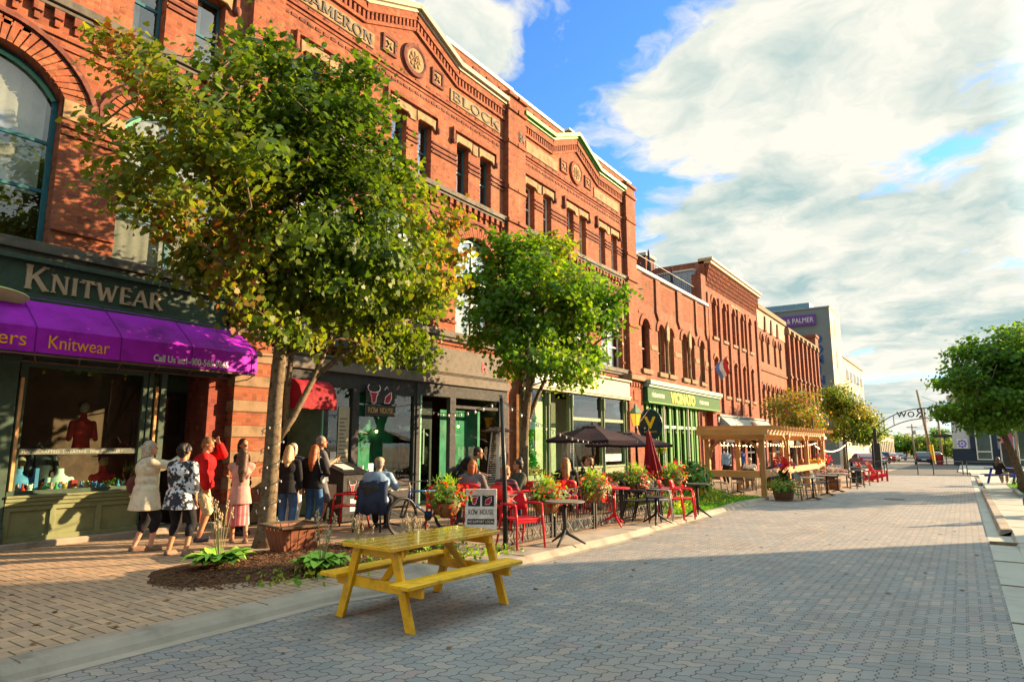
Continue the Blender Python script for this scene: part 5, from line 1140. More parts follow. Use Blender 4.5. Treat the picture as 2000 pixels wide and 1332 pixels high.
T1 = tree('maple_tree', 'tall maple with yellowing crown beside the brown slatted planter', (-9.16, 6.48, .1),
     [(-9.16, 6.48, .08), (-9.15, 6.50, .35), (-9.15, 6.52, 1.0), (-9.16, 6.54, 1.7), (-9.17, 6.55, 2.4), (-9.16, 6.58, 3.1), (-9.2, 6.65, 3.9), (-9.15, 6.7, 4.8), (-9.2, 6.7, 5.8), (-9.1, 6.7, 6.8)],
     [((-9.1, 5.45, 6.35), (1.8, 2.1, 2.0)), ((-9.2, 8.2, 5.2), (1.9, 2.2, 2.0)), ((-9.2, 7.0, 7.25), (1.8, 1.7, 1.5)), ((-9.0, 6.4, 4.3), (1.7, 1.6, 1.3)), ((-8.9, 8.5, 3.7), (1.2, 1.5, .75))], 330, 40000, .092, PMIX, r0=.145, tip=.0088, seed=11, clr=.21, bare=110,
     cut=lambda p: p[2] < 3.05 or (p[1] < 5.0 and p[2] < 4.5) or (p[0] > -8.4 and p[2] < 3.9 and p[1] > 6.5))
m = M(); m.tube([(-9.15, 6.62, 1.75), (-9.1, 6.85, 2.1), (-9.05, 7.2, 2.8), (-9.05, 7.5, 3.5), (-9.05, 7.75, 4.4), (-9.1, 8.1, 5.2)], [.062, .054, .05, .044, .038, .022], 9); m.tube([(-9.12, 6.75, 1.9), (-9.3, 6.86, 2.5), (-9.35, 6.95, 3.3), (-9.4, 7.2, 4.4)], [.055, .048, .042, .025], 8); m.tube([(-9.05, 7.2, 2.8), (-8.9, 7.9, 3.4), (-8.8, 8.7, 3.9), (-8.9, 9.5, 4.2)], [.05, .045, .035, .02], 7); m.build('limb', BARK, T1, smooth=True)
fairy(T1, -9.155, 6.50, .45, 2.0, .155, 5)
T2 = tree('maple_tree', 'rounded green maple behind the patio fence in front of the sage shopfront', (-9.52, 14.25, .02),
     [(-9.52, 14.25, -.05), (-9.5, 14.3, .6), (-9.5, 14.36, 1.4), (-9.48, 14.45, 2.3), (-9.45, 14.6, 3.2), (-9.4, 14.9, 4.2), (-9.4, 15.1, 5.4)],
     [((-9.4, 15.2, 6.2), (1.7, 1.8, 1.75)), ((-9.1, 14.9, 4.0), (1.5, 1.6, .9)), ((-9.9, 13.9, 5.2), (1.4, 1.2, 1.2)), ((-8.6, 16.2, 5.2), (1.4, 1.3, 1.3))], 240, 20000, .105, PG[1:] + [(1.6, (.19, .27, .02)), (.9, (.26, .24, .03))], r0=.13, seed=5, clr=.22, bare=50, cut=lambda p: p[2] < 2.9)
m = M()
for dx_, dy_ in ((.15, .9), (-.3, .3), (.4, -.5)): m.tube([(-9.48, 14.42, 2.1), (-9.48 + dx_ * .6, 14.42 + dy_ * .5, 2.9), (-9.48 + dx_ * 1.6, 14.42 + dy_ * 1.5, 4.3)], [.075, .06, .03], 7)
m.build('limb', BARK, T2, smooth=True)
tree('maple_tree', 'thin olive maple with rusty tips beyond the timber pergola', (-9.4, 47.5, -.45), [(-9.4, 47.5, -.5), (-9.4, 47.5, .6), (-9.35, 47.6, 1.8), (-9.3, 47.8, 3.0), (-9.3, 48, 4.4)],
     [((-9.5, 47.8, 4.3), (1.6, 2.2, 1.2)), ((-8.9, 48, 3.2), (1.4, 1.8, .7))], 80, 3600, .16, PRUST + [(1.6, (.10, .18, .02))], r0=.12, seed=21, clr=.4, bare=40, shape=OVAL, group=None)
tree('maple_tree', 'dense olive green maple at the far end of the red brick row', (-8.6, 64, -.6), [(-8.6, 64, -.7), (-8.6, 64, .5), (-8.6, 64, 1.6), (-8.5, 64.1, 3.2), (-8.5, 64.2, 5)],
     [((-8.2, 64.2, 3.6), (2.3, 2.3, 1.7)), ((-8.6, 64, 5.2), (1.5, 1.6, 1.5)), ((-6.6, 64.5, 3.0), (1.2, 1.2, 1.2))], 120, 12000, .19, PMIX[:5], r0=.13, seed=31, clr=.42, shape=OVAL)
tree('maple_tree', 'broad deep green maple over the right-hand pavement', (1.75, 31.5, -.2), [(1.75, 31.5, -.3), (1.7, 31.5, .5), (1.55, 31.5, 1.2), (1.35, 31.6, 2.0), (1.4, 31.7, 3.0), (1.5, 31.7, 4.2)],
     [((1.35, 31.6, 4.0), (2.05, 2.2, 1.8)), ((2.8, 31.9, 4.0), (2.0, 2.0, 1.6)), ((.7, 31.3, 3.0), (1.35, 1.5, 1.0)), ((1.7, 31.6, 5.2), (1.6, 1.7, 1.1))], 260, 23000, .125, PG[:3] + [(.9, (.15, .24, .02))], r0=.15, seed=41, clr=.25, bare=40, shape=MAPLE)
tree('maple_tree', 'maple further along the right-hand pavement outside the view', (7.5, 40, -.3), [(7.5, 40, -.4), (7.5, 40, 1), (7.5, 40, 2.5), (7.5, 40, 4)], [((7.5, 40, 4.6), (2.4, 2.4, 2.2))], 70, 4000, .26, PG, r0=.17, seed=51, clr=.5, shape=OVAL)
# far wood edge: separate trees against the sky
for i, (x, y, h, w2, c) in enumerate(((-18, 205, 7.5, 4.6, 0), (-13, 212, 6.2, 4.0, 1), (-8.5, 208, 5.8, 4.2, 1), (-5.4, 214, 7.6, 3.6, 0), (-2.5, 204, 5.0, 3.4, 1), (-24, 225, 8.5, 5.5, 0), (1.5, 190, 5.0, 3.0, 1))):
    z0 = gz(y); tree('broadleaf_tree', 'distant skyline tree beyond the parked cars, ' + ('tall dark one behind the warehouse', 'pale low one by the warehouse end', 'pale round one in the middle', 'tall dark one left of the leaning pole', 'low pale one behind the dark blue SUV', 'tallest and most distant, behind the warehouse', 'small pale one beside the corner shop')[i], (x, y, z0), [(x, y, z0 - .3), (x, y, z0 + 1), (x, y, z0 + h * .5)], [((x, y, z0 + h * .52), (w2, w2, h * .48))], 40, 2600, .62, PG[:3] if c == 0 else PMIX[1:4], r0=.2, seed=61 + i, clr=.8, shape=QUAD, group='trees on the skyline beyond the parked cars')
# hostas with flower stalks
def hosta(x, y, label, s=1.0, seed=1, lean=0.0):
    r = random.Random(seed); t = thing('hosta_plant', label, 'plant', (x, y, .1), 'hostas in the mulch bed'); m = M(); st = M(); fl = M()
    for i in range(64):
        a = r.random() * 6.28; L = s * r.uniform(.15, .34); w_ = s * r.uniform(.045, .075); e = r.uniform(.55, 1.25); n = 6; vs = []
        for j in range(n + 1):
            u = j / n; rr = L * u * math.cos(e * .6) * 1.05; z = .12 + L * (math.sin(e) * u - .75 * u * u * math.sin(e) * r.uniform(.8, 1.1)); wd = w_ * math.sin(math.pi * min(1, .08 + u * .92)) ** .7
            c = Vector((x + rr * math.cos(a), y + rr * math.sin(a), z + .04)); sd_ = Vector((-math.sin(a), math.cos(a), 0)); vs += [c - sd_ * wd + Vector((0, 0, wd * .35)), c, c + sd_ * wd + Vector((0, 0, wd * .35))]
        m.add(vs, [q for j in range(n) for q in ((3 * j, 3 * j + 1, 3 * j + 4, 3 * j + 3), (3 * j + 1, 3 * j + 2, 3 * j + 5, 3 * j + 4))])
    for i in range(9):
        a = r.random() * 6.28; L = s * r.uniform(.34, .55); b = r.uniform(.05, .22); p = [Vector((x + b * u * math.cos(a), y + b * u * math.sin(a), .14 + L * u)) for u in (0, .35, .7, 1)]
        st.tube(p, [.006, .005, .004, .003], 5)
        for k in range(7): fl.ell(p[3] + Vector((r.gauss(0, .012), r.gauss(0, .012), -.02 * k)), (.010, .010, .018), 6, 4)
    m.build('leaves', mat('hosta_leaf', (.24, .46, .06), .45, vary=.35, vs=9), t, smooth=True, fix=False); st.build('flower_stalk', mat('stalk', (.28, .26, .12), .7), t); fl.build('flower_heads', mat('faded_flower', (.45, .34, .22), .7, vary=.3, vs=30), t); return t
hosta(-7.93, 4.98, 'bright hosta at the left edge of the mulch bed', 1.6, 3); hosta(-6.75, 5.62, 'hosta half hidden behind the near end of the yellow picnic table', 1.4, 5)
hosta(-6.75, 7.35, 'low hosta seen under the yellow picnic table top', .95, 8); hosta(-7.6, 7.0, 'spindly hosta beside the slatted planter', .9, 12); hosta(-7.5, 8.0, 'seeding hosta in front of the blue bicycle', .8, 17)
# little ground plants along the bed edge
P = [(random.gauss(-6.6, .25), random.uniform(4.7, 8.3), .13 + random.random() * .05) for _ in range(420)] + [(-5.95 + random.gauss(0, .18), random.uniform(6.9, 8.6), .12) for _ in range(200)]
leaves('weeds', P, .06, [(1, (.08, .2, .02)), (1, (.15, .3, .03)), (.5, (.3, .35, .05))], shape=OVAL, up=.3, kind='stuff', seed=9)
# flower bed by the green restaurant: lawn edge, yellow ground cover, tall bush
gr = []
for _ in range(9000):
    y = random.uniform(15.6, 22.8); x = -5.72 - random.random() ** 1.5 * (1.1 if y > 17 else .6) - .1 * math.sin(y); gr.append((x, y, gz(y) + .1))
leaves('grass', gr, .085, [(1, (.06, .2, .015)), (1, (.11, .30, .02)), (.6, (.17, .36, .03))], shape=BLADE, up=-.2, kind='stuff', seed=14, droop=-2.5)
yl = [(random.gauss(-7.0, .42), random.uniform(16.2, 21.8), 0) for _ in range(5200)]
yl = [(x, y, gz(y) + .16 + .30 * random.random() * (1 - min(1, abs(x + 7) / 1.3)) + .1 * mnoise.noise(Vector((x * 2, y * 2, 0)))) for x, y, _ in yl]
leaves('ground_cover', yl, .075, [(1, (.08, .2, .02)), (1.5, (.16, .30, .03)), (1.5, (.40, .40, .05)), (.7, (.55, .42, .06))], shape=OVAL, up=.4, kind='stuff', seed=15)
def bush(name, label, x, y, z, rx, rz_, n, size, pal, seed, shape=OVAL, cat='shrub', group=None):
    r = np.random.default_rng(seed); d_ = r.normal(size=(n, 3)); d_ /= np.linalg.norm(d_, axis=1, keepdims=True); q = d_ * (r.random((n, 1)) ** .4)
    bl = np.array([1 + .35 * mnoise.noise(Vector((*(a * 2.2), ))) for a in d_])[:, None]; P = np.array([x, y, z + rz_]) + q * np.array([rx, rx, rz_]) * bl; P[:, 2] = np.maximum(P[:, 2], z + .03)
    t = thing(name, label, cat, (x, y, z), group); leaves('foliage', P, size, pal, t, shape, outc=(x, y, z + rz_ * .5), seed=seed, noise_s=1.5)
    m = M()
    for k in range(7): a = k * .9; m.tube([(x, y, z), (x + rx * .3 * math.cos(a), y + rx * .3 * math.sin(a), z + rz_ * .8), (x + rx * .55 * math.cos(a), y + rx * .55 * math.sin(a), z + rz_ * 1.5)], [.018, .014, .008], 5)
    m.build('stem', BARK, t); return t
bush('tall_bush', 'tall leafy bush with yellow blooms in the bed before the pergola', -6.95, 19.9, gz(20) + .12, .62, .60, 1500, .15, [(1, (.04, .12, .02)), (2, (.07, .20, .02)), (1, (.13, .28, .03)), (.25, (.6, .45, .04))], 71)
bush('hedge', 'rounded green hedge beside the right-hand maple trunk', 2.6, 35.5, gz(35), 1.0, .5, 1500, .12, PG, 73); bush('hedge', 'low spreading shrub at the right edge of the picture', 2.55, 29.5, gz(29) + .1, .75, .36, 900, .12, PG[1:], 74)
strip('lawn', mat('lawn_soil', (.05, .11, .02), .95, vary=.4, vs=6), lambda y: 1.55, lambda y: 4.0, [28.6, 32, 36, 40], .128)
gr = [(random.uniform(1.55, 3.6), random.uniform(28.6, 40), 0) for _ in range(6000)]; leaves('grass', [(x, y, gz(y) + .13) for x, y, _ in gr], .08, [(1, (.06, .2, .015)), (1, (.11, .28, .02))], shape=BLADE, up=-.2, kind='stuff', seed=16, droop=-2.5)
m = M(); m.box(1.42, 1.56, 28.4, 32, gz(30) + .05, gz(30) + .26); m.box(1.57, 3.6, 28.4, 28.55, gz(30) + .05, gz(30) + .26); tag(m.build('bed_kerb', CONCG, bevel=.02), 'low concrete kerb edging the lawn on the right', 'kerb')
# flower baskets on the patio fence
LIME = [(1, (.22, .42, .03)), (1, (.32, .52, .05))]; REDF = [(1, (.5, .012, .02)), (1, (.62, .02, .025)), (.15, (.7, .12, .04))]; MIXG = [(1.3, (.05, .13, .02)), (1.5, (.10, .22, .03)), (.8, (.25, .3, .05)), (.5, (.30, .16, .03))]
COIR = woodmat('coir', (.26, .12, .05), (.14, .06, .025), 'x', .9)
def basket(x, y, z, label, seed, s=1.0):
    r = np.random.default_rng(seed); t = thing('flower_basket', label, 'flower basket', (x, y, z), 'flower baskets hooked on the patio fence')
    m = M(); m.lathe([(.06 * s, -.22 * s), (.16 * s, -.18 * s), (.23 * s, -.08 * s), (.26 * s, .02), (.25 * s, .03), (.2 * s, -.02)], 20, (x, y, z)); m.build('coir_liner', COIR, t, smooth=True)
    m = M()
    for k in range(10): a = k * math.pi / 5; m.tube([(x + q * s * math.cos(a), y + q * s * math.sin(a), z + h * s) for q, h in ((.265, .03), (.24, -.08), (.165, -.19), (.05, -.235))], .005, 4)
    m.tube([(x + .268 * s * math.cos(a), y + .268 * s * math.sin(a), z + .03 * s) for a in np.linspace(0, 6.1, 18)], .007, 4, closed=True); m.build('wire_frame', IRON, t)
    def cloud(n, c, sd_): return np.array([x, y, z]) + s * (np.array(c) + r.normal(size=(n, 3)) * np.array(sd_))
    leaves('foliage', cloud(620, (0, 0, .12), (.15, .17, .10)), .065 * s, MIXG, t, OVAL, seed=seed); leaves('lime_tuft', cloud(320, (-.02, .04, .27), (.07, .1, .07)), .085 * s, LIME, t, BLADE, up=-.1, seed=seed + 1, droop=-1.5)
    leaves('flowers', cloud(130, (.06, .06, .12), (.15, .17, .13)), .055 * s, REDF, t, MAPLE, seed=seed + 2); return t
for k, (x, y, z, lb) in enumerate(((-6.95, 8.25, .74, 'flower basket with lime tuft beside the bicycle, nearest of the fence baskets'), (-5.98, 9.75, .72, 'flower basket above the round black table'), (-6.0, 11.55, .78, 'flower basket left of the red pedestal table'), (-6.05, 13.7, .82, 'flower basket right of the red pedestal table'), (-6.15, 16.2, .78, 'orange tinged flower basket under the furled red parasol'))): basket(x, y, z, lb, 100 + 5 * k, .98)
bush('flower_trough', 'grey-green trailing plants on the rear patio rail under the dark parasol', -8.2, 17.3, .62, .42, .14, 500, .07, [(1, (.09, .13, .05)), (1, (.16, .22, .07))], 131, cat='flower trough')
# big pots in front of the pergola
POTM = woodmat('barrel_wood', (.16, .07, .035), (.09, .035, .02), 'z', .75)
def barrel(t, x, y, z, r_=.34, h=.42):
    m = M(); m.lathe([(r_ * .8, 0), (r_ * .95, h * .5), (r_, h), (r_ * .93, h), (r_ * .9, h - .06)], 20, (x, y, z)); m.build('barrel', POTM, t)
    m = M()
    for zz, q in ((.12, .86), (h * .8, .985)): m.lathe([(r_ * q * 1.0, zz - .02), (r_ * q * 1.03, zz - .02), (r_ * q * 1.03, zz + .02), (r_ * q, zz + .02)], 20, (x, y, z))
    m.build('hoop', IRON, t)
def canna_pot(x, y, label, seed, h=1.25):
    z = gz(y); r = np.random.default_rng(seed); t = thing('barrel_planter', label, 'planter', (x, y, z), 'barrel planters before the pergola'); barrel(t, x, y, z)
    P = np.array([x, y, z + .5]) + r.normal(size=(700, 3)) * np.array([.25, .25, .11]); leaves('foliage', P, .09, [(1, (.05, .14, .02)), (1.5, (.09, .24, .03)), (.5, (.3, .3, .05))], t, OVAL, seed=seed)
    m = M()
    for i in range(22):
        a = r.random() * 6.28; L = r.uniform(.35, .6); b = r.uniform(.55, 1.15); c0 = Vector((x + r.normal() * .07, y + r.normal() * .07, z + .45 + r.random() * .4)); vs = []; n = 5
        for j in range(n + 1):
            u = j / n; c = c0 + Vector((math.cos(a) * L * u * math.cos(b), math.sin(a) * L * u * math.cos(b), L * (math.sin(b) * u - .3 * u * u))); wd = .075 * math.sin(math.pi * (.05 + .93 * u)); sd_ = Vector((-math.sin(a), math.cos(a), 0)); vs += [c - sd_ * wd, c + sd_ * wd]
        m.add(vs, [(2 * j, 2 * j + 1, 2 * j + 3, 2 * j + 2) for j in range(n)])
    m.build('blade_leaves', mat('canna_leaf', (.08, .13, .04), .45, vary=.5, vs=4), t, smooth=True, fix=False)
    P = np.array([[x + q[0], y + q[1], z + h + q[2]] for q in [(r.normal() * .16, r.normal() * .16, r.normal() * .12) for _ in range(120)]]); leaves('red_blooms', P, .08, REDF[:2], t, MAPLE, seed=seed + 1)
    P = np.array([x + .2, y + .2, z + .55]) + r.normal(size=(60, 3)) * np.array([.16, .16, .08]); leaves('small_flowers', P, .05, [(1, (.6, .03, .08)), (1, (.6, .3, .03))], t, MAPLE, seed=seed + 2); return t
canna_pot(-5.05, 23.3, 'barrel planter with red cannas at the near corner of the pergola', 201); canna_pot(-5.9, 36.8, 'barrel planter with red cannas beside the pink grass', 211, 1.2)
def fountain(x, y, label, seed):
    z = gz(y); r = random.Random(seed); t = thing('grass_planter', label, 'planter', (x, y, z), 'barrel planters before the pergola'); barrel(t, x, y, z, .36, .45); m = M(); pl = M()
    for i in range(170):
        a = r.random() * 6.28; L = r.uniform(.7, 1.15); e = r.uniform(.7, 1.4); pts = [Vector((x + math.cos(a) * L * math.cos(e) * u * 1.1, y + math.sin(a) * L * math.cos(e) * u * 1.1, z + .4 + L * (math.sin(e) * u - .42 * u * u))) for u in (0, .35, .7, 1)]
        m.tube(pts, [.006, .005, .004, .002], 3)
        if i % 2 == 0: pl.tube([pts[2], pts[3]], [.012, .022], 4)
    m.build('grass_blades', mat('plum_grass', (.22, .12, .09), .7, vary=.4, vs=5), t, fix=False); pl.build('plumes', mat('pink_plume', (.55, .26, .22), .8, vary=.3, vs=8), t, fix=False); return t
fountain(-4.75, 31.2, 'barrel planter with arching pink fountain grass', 7)
# ------------------------------------------------------------ picnic table
def part(name, mat, par, fn, bevel=.004, smooth=False, seg=1):
    m = M(); fn(m); return m.build(name, mat, par, bevel=bevel, smooth=smooth, seg=seg)
PT = thing('picnic_table', 'glossy yellow picnic table with attached benches on the street pavers', 'picnic table', local=True)
L_, W_ = 1.64, .70          # length along local Y
for i in range(4):
    x0 = -W_ / 2 + i * W_ / 4; part('tabletop_plank', YELT, PT, lambda m: m.box(x0 + .002, x0 + W_ / 4 - .002, -L_ / 2, L_ / 2 - .01 * (i % 2), .705, .742), .005)
for s in (-1, 1):
    for k in range(2): part('bench_plank', YELP, PT, lambda m: m.box(s * (.375 + k * .128), s * (.375 + k * .128 + .124), -L_ / 2 - .04, L_ / 2 + .04 - .012 * k, .405, .442), .005)
for e in (-1, 1):
    yy = e * (L_ / 2 - .17)
    part('crossbeam', YELP, PT, lambda m: m.box(-.60, .60, yy - .019, yy + .019, .305, .403)); part('top_batten', YELP, PT, lambda m: m.box(-W_ / 2 + .02, W_ / 2 - .02, yy - .019, yy + .019, .615, .703))
    for s in (-1, 1): part('leg', YELP, PT, lambda m: m.ext([(s * .445, 0), (s * .545, 0), (s * .305, .703), (s * .205, .703)], yy + e * .021, yy + e * .06, axis='y'))
    part('diagonal_brace', YELP, PT, lambda m: m.bar((0, yy - e * .025, .33), (0, yy - e * .40, .69), .085, .038, up=(0, e, 1)))
m = M()
for e in (-1, 1):
    for x, z in ((-.40, .355), (.40, .355), (-.27, .66), (.27, .66)): m.T = Matrix.Translation((x, e * (L_ / 2 - .108), z)) @ Matrix.Rotation(R(90), 4, 'X'); m.lathe([(.011, -.004), (.011, .004), (.004, .006)], 8)
m.build('bolts', STEEL, PT)
place(PT, (-4.72, 5.30, 0), R(-2.6))
# ------------------------------------------------------------ slatted planter box
t = thing('planter_box', 'tapered brown slatted wooden planter beside the maple trunk', 'planter', (-8.32, 6.38, .1)); m = M()
def taper(m, cx, cy, z, b, tp, h, n=5):
    for s in range(4):
        a = s * math.pi / 2
        for i in range(n):
            u0, u1 = -1 + 2 * (i + .05) / n, -1 + 2 * (i + .95) / n; vs = []
            for u, v, zz, rr in ((u0, 1, 0, b), (u1, 1, 0, b), (u1, 1, h, tp), (u0, 1, h, tp), (u0, .93, 0, b), (u1, .93, 0, b), (u1, .93, h, tp), (u0, .93, h, tp)):
                p = (u * rr, v * rr); vs.append((cx + p[0] * math.cos(a) - p[1] * math.sin(a), cy + p[0] * math.sin(a) + p[1] * math.cos(a), z + zz))
            m.add(vs, [(0, 1, 2, 3), (5, 4, 7, 6), (0, 4, 5, 1), (1, 5, 6, 2), (2, 6, 7, 3), (3, 7, 4, 0)])
m.T = Matrix.Translation((-8.32, 6.38, .1)) @ Matrix.Rotation(R(-12), 4, 'Z'); taper(m, 0, 0, .03, .235, .33, .36); m.build('slats', BROWNW, t)
m = M(); m.T = Matrix.Translation((-8.32, 6.38, .1)) @ Matrix.Rotation(R(-12), 4, 'Z')
for a, e in (((-.35, -.35), (.35, -.35)), ((.35, -.35), (.35, .35)), ((.35, .35), (-.35, .35)), ((-.35, .35), (-.35, -.35))): m.bar((*a, .405), (*e, .405), .06, .03)
m.build('rim', mat('weathered_rim', (.10, .075, .05), .9, vary=.4), t); m = M(); m.T = Matrix.Translation((-8.32, 6.38, .1)) @ Matrix.Rotation(R(-12), 4, 'Z'); m.box(-.27, .27, -.27, .27, .30, .355); m.build('soil', SOIL, t)
# ------------------------------------------------------------ chairs and tables
def armchair(name, label, mt, group=None):
    t = thing(name, label, 'chair', local=True, group=group)
    part('seat', mt, t, lambda m: m.ext([(-.235, -.22), (.235, -.22), (.225, .23), (-.225, .23)], .425, .455, axis='z'), .012, seg=2)
    m = M(); n = 10; vs = []
    for i in range(n + 1):
        u = -1 + 2 * i / n
        for z, w_, b in ((.55, .225, -.02), (.66, .235, .015), (.78, .225, .04), (.845, .19, .05)):
            vs.append((u * w_, -.245 - b + .07 * u * u, z - (.03 * u ** 4 if z > .8 else 0)))
    k = 4; q = len(vs); vs += [(x, y - .014, z) for x, y, z in vs]
    f = [(i * k + j, i * k + j + 1, (i + 1) * k + j + 1, (i + 1) * k + j) for i in range(n) for j in range(k - 1)]; f2 = [tuple(a + q for a in reversed(p)) for p in f]
    bd = [i * k for i in range(n + 1)] + [n * k + j for j in range(1, k)] + [i * k + k - 1 for i in range(n - 1, -1, -1)] + [j for j in range(k - 2, 0, -1)]
    m.add(vs, f + f2 + [(bd[i], bd[(i + 1) % len(bd)], bd[(i + 1) % len(bd)] + q, bd[i] + q) for i in range(len(bd))]); m.build('backrest', mt, t, smooth=True)
    for s in (-1, 1):
        part('leg', mt, t, lambda m: m.tube([(s * .265, .27, 0), (s * .245, .235, .43), (s * .25, .215, .645)], [.017, .02, .017], 8), 0, True)
        part('leg', mt, t, lambda m: m.tube([(s * .25, -.34, 0), (s * .225, -.24, .44), (s * .215, -.235, .6)], [.017, .02, .018], 8), 0, True)
        part('armrest', mt, t, lambda m: m.tube([(s * .25, .215, .64), (s * .262, .19, .662), (s * .27, 0, .668), (s * .255, -.18, .665), (s * .225, -.25, .66)], [.016, .019, .021, .019, .016], 8), 0, True)
    part('apron', mt, t, lambda m: (m.box(-.22, .22, .205, .225, .385, .424), m.box(-.21, .21, -.215, -.195, .385, .424))); return t
ac = armchair('patio_chair', 'red plastic armchair standing at the kerb end of the yellow table', REDP, 'red and dark plastic armchairs on the patio'); GP = 'red and dark plastic armchairs on the patio'
place(ac, (-5.86, 8.80, .09), R(-112))
RC2 = [(-9.95, 8.9, R(120), 'red plastic armchair beside the dark lectern box'), (-8.6, 10.0, R(40), 'red plastic armchair behind the blue bicycle')]
for x, y, a, lb in RC2: dup(ac, (x, y, gz(y) + .1), a, lb)
dk = armchair('patio_chair', 'dark plastic armchair first in the row by the fence', CHAR, GP); place(dk, (-5.90, 13.35, .04), R(-70))
dup(dk, (-5.78, 13.72, .03), R(-72), 'dark plastic armchair second in the row by the fence')
wc = armchair('patio_chair', 'grey-white plastic armchair in the middle of the row by the fence', mat('grey_plastic', (.40, .38, .32), .35), GP); place(wc, (-5.66, 14.08, .02), R(-72))
dup(ac, (-5.54, 14.45, .02), R(-72), 'red plastic armchair next to the grey-white one in the row'); dup(ac, (-5.42, 14.85, .01), R(-74), 'red plastic armchair last in the row by the dark round table')
dup(dk, (-9.22, 8.80, .1), R(32), 'dark chair under the man in the cap with a jacket on its back')
def ped_table(name, label, mt, h=.70, rt=.30, topm=None):
    t = thing(name, label, 'table', local=True, group='round pedestal tables on the patio edge')
    m = M(); m.lathe([(rt - .02, h - .028), (rt, h - .02), (rt, h - .006), (rt - .01, h)], 36); m.build('tabletop', topm or mt, t)
    m = M(); m.tube([(0, 0, .16), (0, 0, h - .03)], [.034, .03], 12); m.lathe([(.03, h - .06), (.09, h - .03)], 12); m.build('column', mt, t, smooth=True)
    for k in range(3):
        a = k * 2.094 + .5; part('foot', mt, t, lambda m: m.tube([(.0, 0, .24), (.06 * math.cos(a), .06 * math.sin(a), .17), (.2 * math.cos(a), .2 * math.sin(a), .09), (.34 * math.cos(a), .34 * math.sin(a), .012)], [.03, .028, .022, .016], 8), 0, True)
    return t
place(ped_table('pedestal_table', 'dark round pedestal table standing on the kerb edge beside the red armchair', CHAR, .70, .33, mat('taupe_top', (.16, .14, .11), .5)), (-5.50, 9.55, .06), R(10))
place(ped_table('pedestal_table', 'red round pedestal table before the fence', REDP, .76, .33), (-6.0, 12.45, .04), R(50))
place(ped_table('pedestal_table', 'dark round pedestal table at the end of the chair row', CHAR, .76, .30), (-5.25, 15.35, .0), R(80))
place(ped_table('pedestal_table', 'dark low table beside the row of stacking chairs', BLACK, .56, .24), (-5.42, 13.25, .03), R(20))
# ------------------------------------------------------------ patio fence: panels with bars, rings and crosses
def fence_panel(x0, y0, x1, y1, z, label):
    t = thing('fence_panel', label, 'fence', (x0, y0, z), 'iron fence panels round the patio'); d_ = Vector((x1 - x0, y1 - y0, 0)); L = d_.length; d_.normalize(); P = lambda u, h: (x0 + d_.x * u, y0 + d_.y * u, z + h)
    m = M()
    for h in (.06, .26, .70, .82): m.bar(P(0, h), P(L, h), .028, .022)
    m.build('rail', IRON, t); m = M(); n = int(L / .085)
    for i in range(1, n): m.tube([P(L * i / n, .26), P(L * i / n, .70)], .008, 5)
    m.build('bars', IRON, t); m = M(); k = max(3, int(L / .19))
    for i in range(k):
        c = L * (i + .5) / k; q = L / k / 2 * .92
        if i % 2: m.tube([P(c + .085 * math.cos(a), .16 + .095 * math.sin(a)) for a in np.linspace(0, 6.0, 16)], .012, 5, closed=True)
        else: m.bar(P(c - q, .07), P(c + q, .25), .014, .012); m.bar(P(c - q, .25), P(c + q, .07), .014, .0145)
    for i in range(int(L / .3)):
        c = .15 + i * .3; m.bar(P(c - .12, .71), P(c + .12, .81), .010, .009); m.bar(P(c - .12, .81), P(c + .12, .71), .010, .0105)
    m.build('scrollwork', mat('grey_iron', (.16, .17, .16), .45, metal=.3), t)
    for u in (.0, L):
        part('post', IRON, t, lambda m: (m.box(P(u, 0)[0] - .022, P(u, 0)[0] + .022, P(u, 0)[1] - .022, P(u, 0)[1] + .022, z - .05, z + .86), m.lathe([(.03, .86), (.03, .88), (.01, .9)], 10, P(u, 0))), 0)
    return t
FP = [(-6.06, 8.66), (-6.12, 10.15), (-6.1, 10.25), (-6.12, 11.75), (-6.12, 11.85), (-6.25, 13.3), (-6.28, 13.4), (-6.35, 15.0), (-6.38, 15.1), (-6.4, 17.0)]
for i, lb in enumerate(('iron fence panel nearest the black pole', 'iron fence panel behind the dark pedestal table', 'iron fence panel behind the red pedestal table', 'iron fence panel behind the row of chairs', 'iron fence panel under the furled red parasol')):
    a, e = FP[2 * i], FP[2 * i + 1]; fence_panel(*a, *e, gz(a[1]) + .08, lb)
fence_panel(-6.5, 17.1, -9.6, 17.6, gz(17) + .1, 'iron fence panel across the far end of the patio')
# ------------------------------------------------------------ black pole with lamp globe cap, old street lamp
t = thing('string_light_pole', 'leaning black pole at the near fence corner', 'pole', (-6.02, 8.6, .08)); m = M(); m.tube([(-6.02, 8.6, .05), (-6.06, 8.62, 1.2), (-6.13, 8.63, 2.42)], [.042, .035, .03], 10); m.build('shaft', BLACK, t, smooth=True)
m = M(); m.lathe([(.045, 0), (.045, .1), (.02, .14)], 10, (-6.02, 8.6, .06)); m.box(-6.09, -5.95, 8.53, 8.67, .06, .075); m.build('base', BLACK, t); m = M(); m.lathe([(.03, 0), (.04, .02), (.05, .05), (.02, .06)], 12, (-6.13, 8.63, 2.42)); m.build('cap', STEEL, t)
LANT = mat('amber_pane', (.75, .30, .03), .25, emit=((1, .42, .04), .35))
t = thing('street_lamp', 'old style lamp post with amber lantern before the green restaurant', 'street lamp', (-9.05, 20.6, gz(20.6) + .1)); lx, ly, lz = -9.05, 20.6, gz(20.6) + .1
m = M(); m.lathe([(.13, 0), (.13, .25), (.085, .3), (.075, .9), (.05, 1.0), (.042, 2.2), (.055, 2.25), (.03, 2.32)], 14, (lx, ly, lz)); m.build('post', mat('lamp_iron', (.05, .045, .035), .5, metal=.4), t, smooth=False)
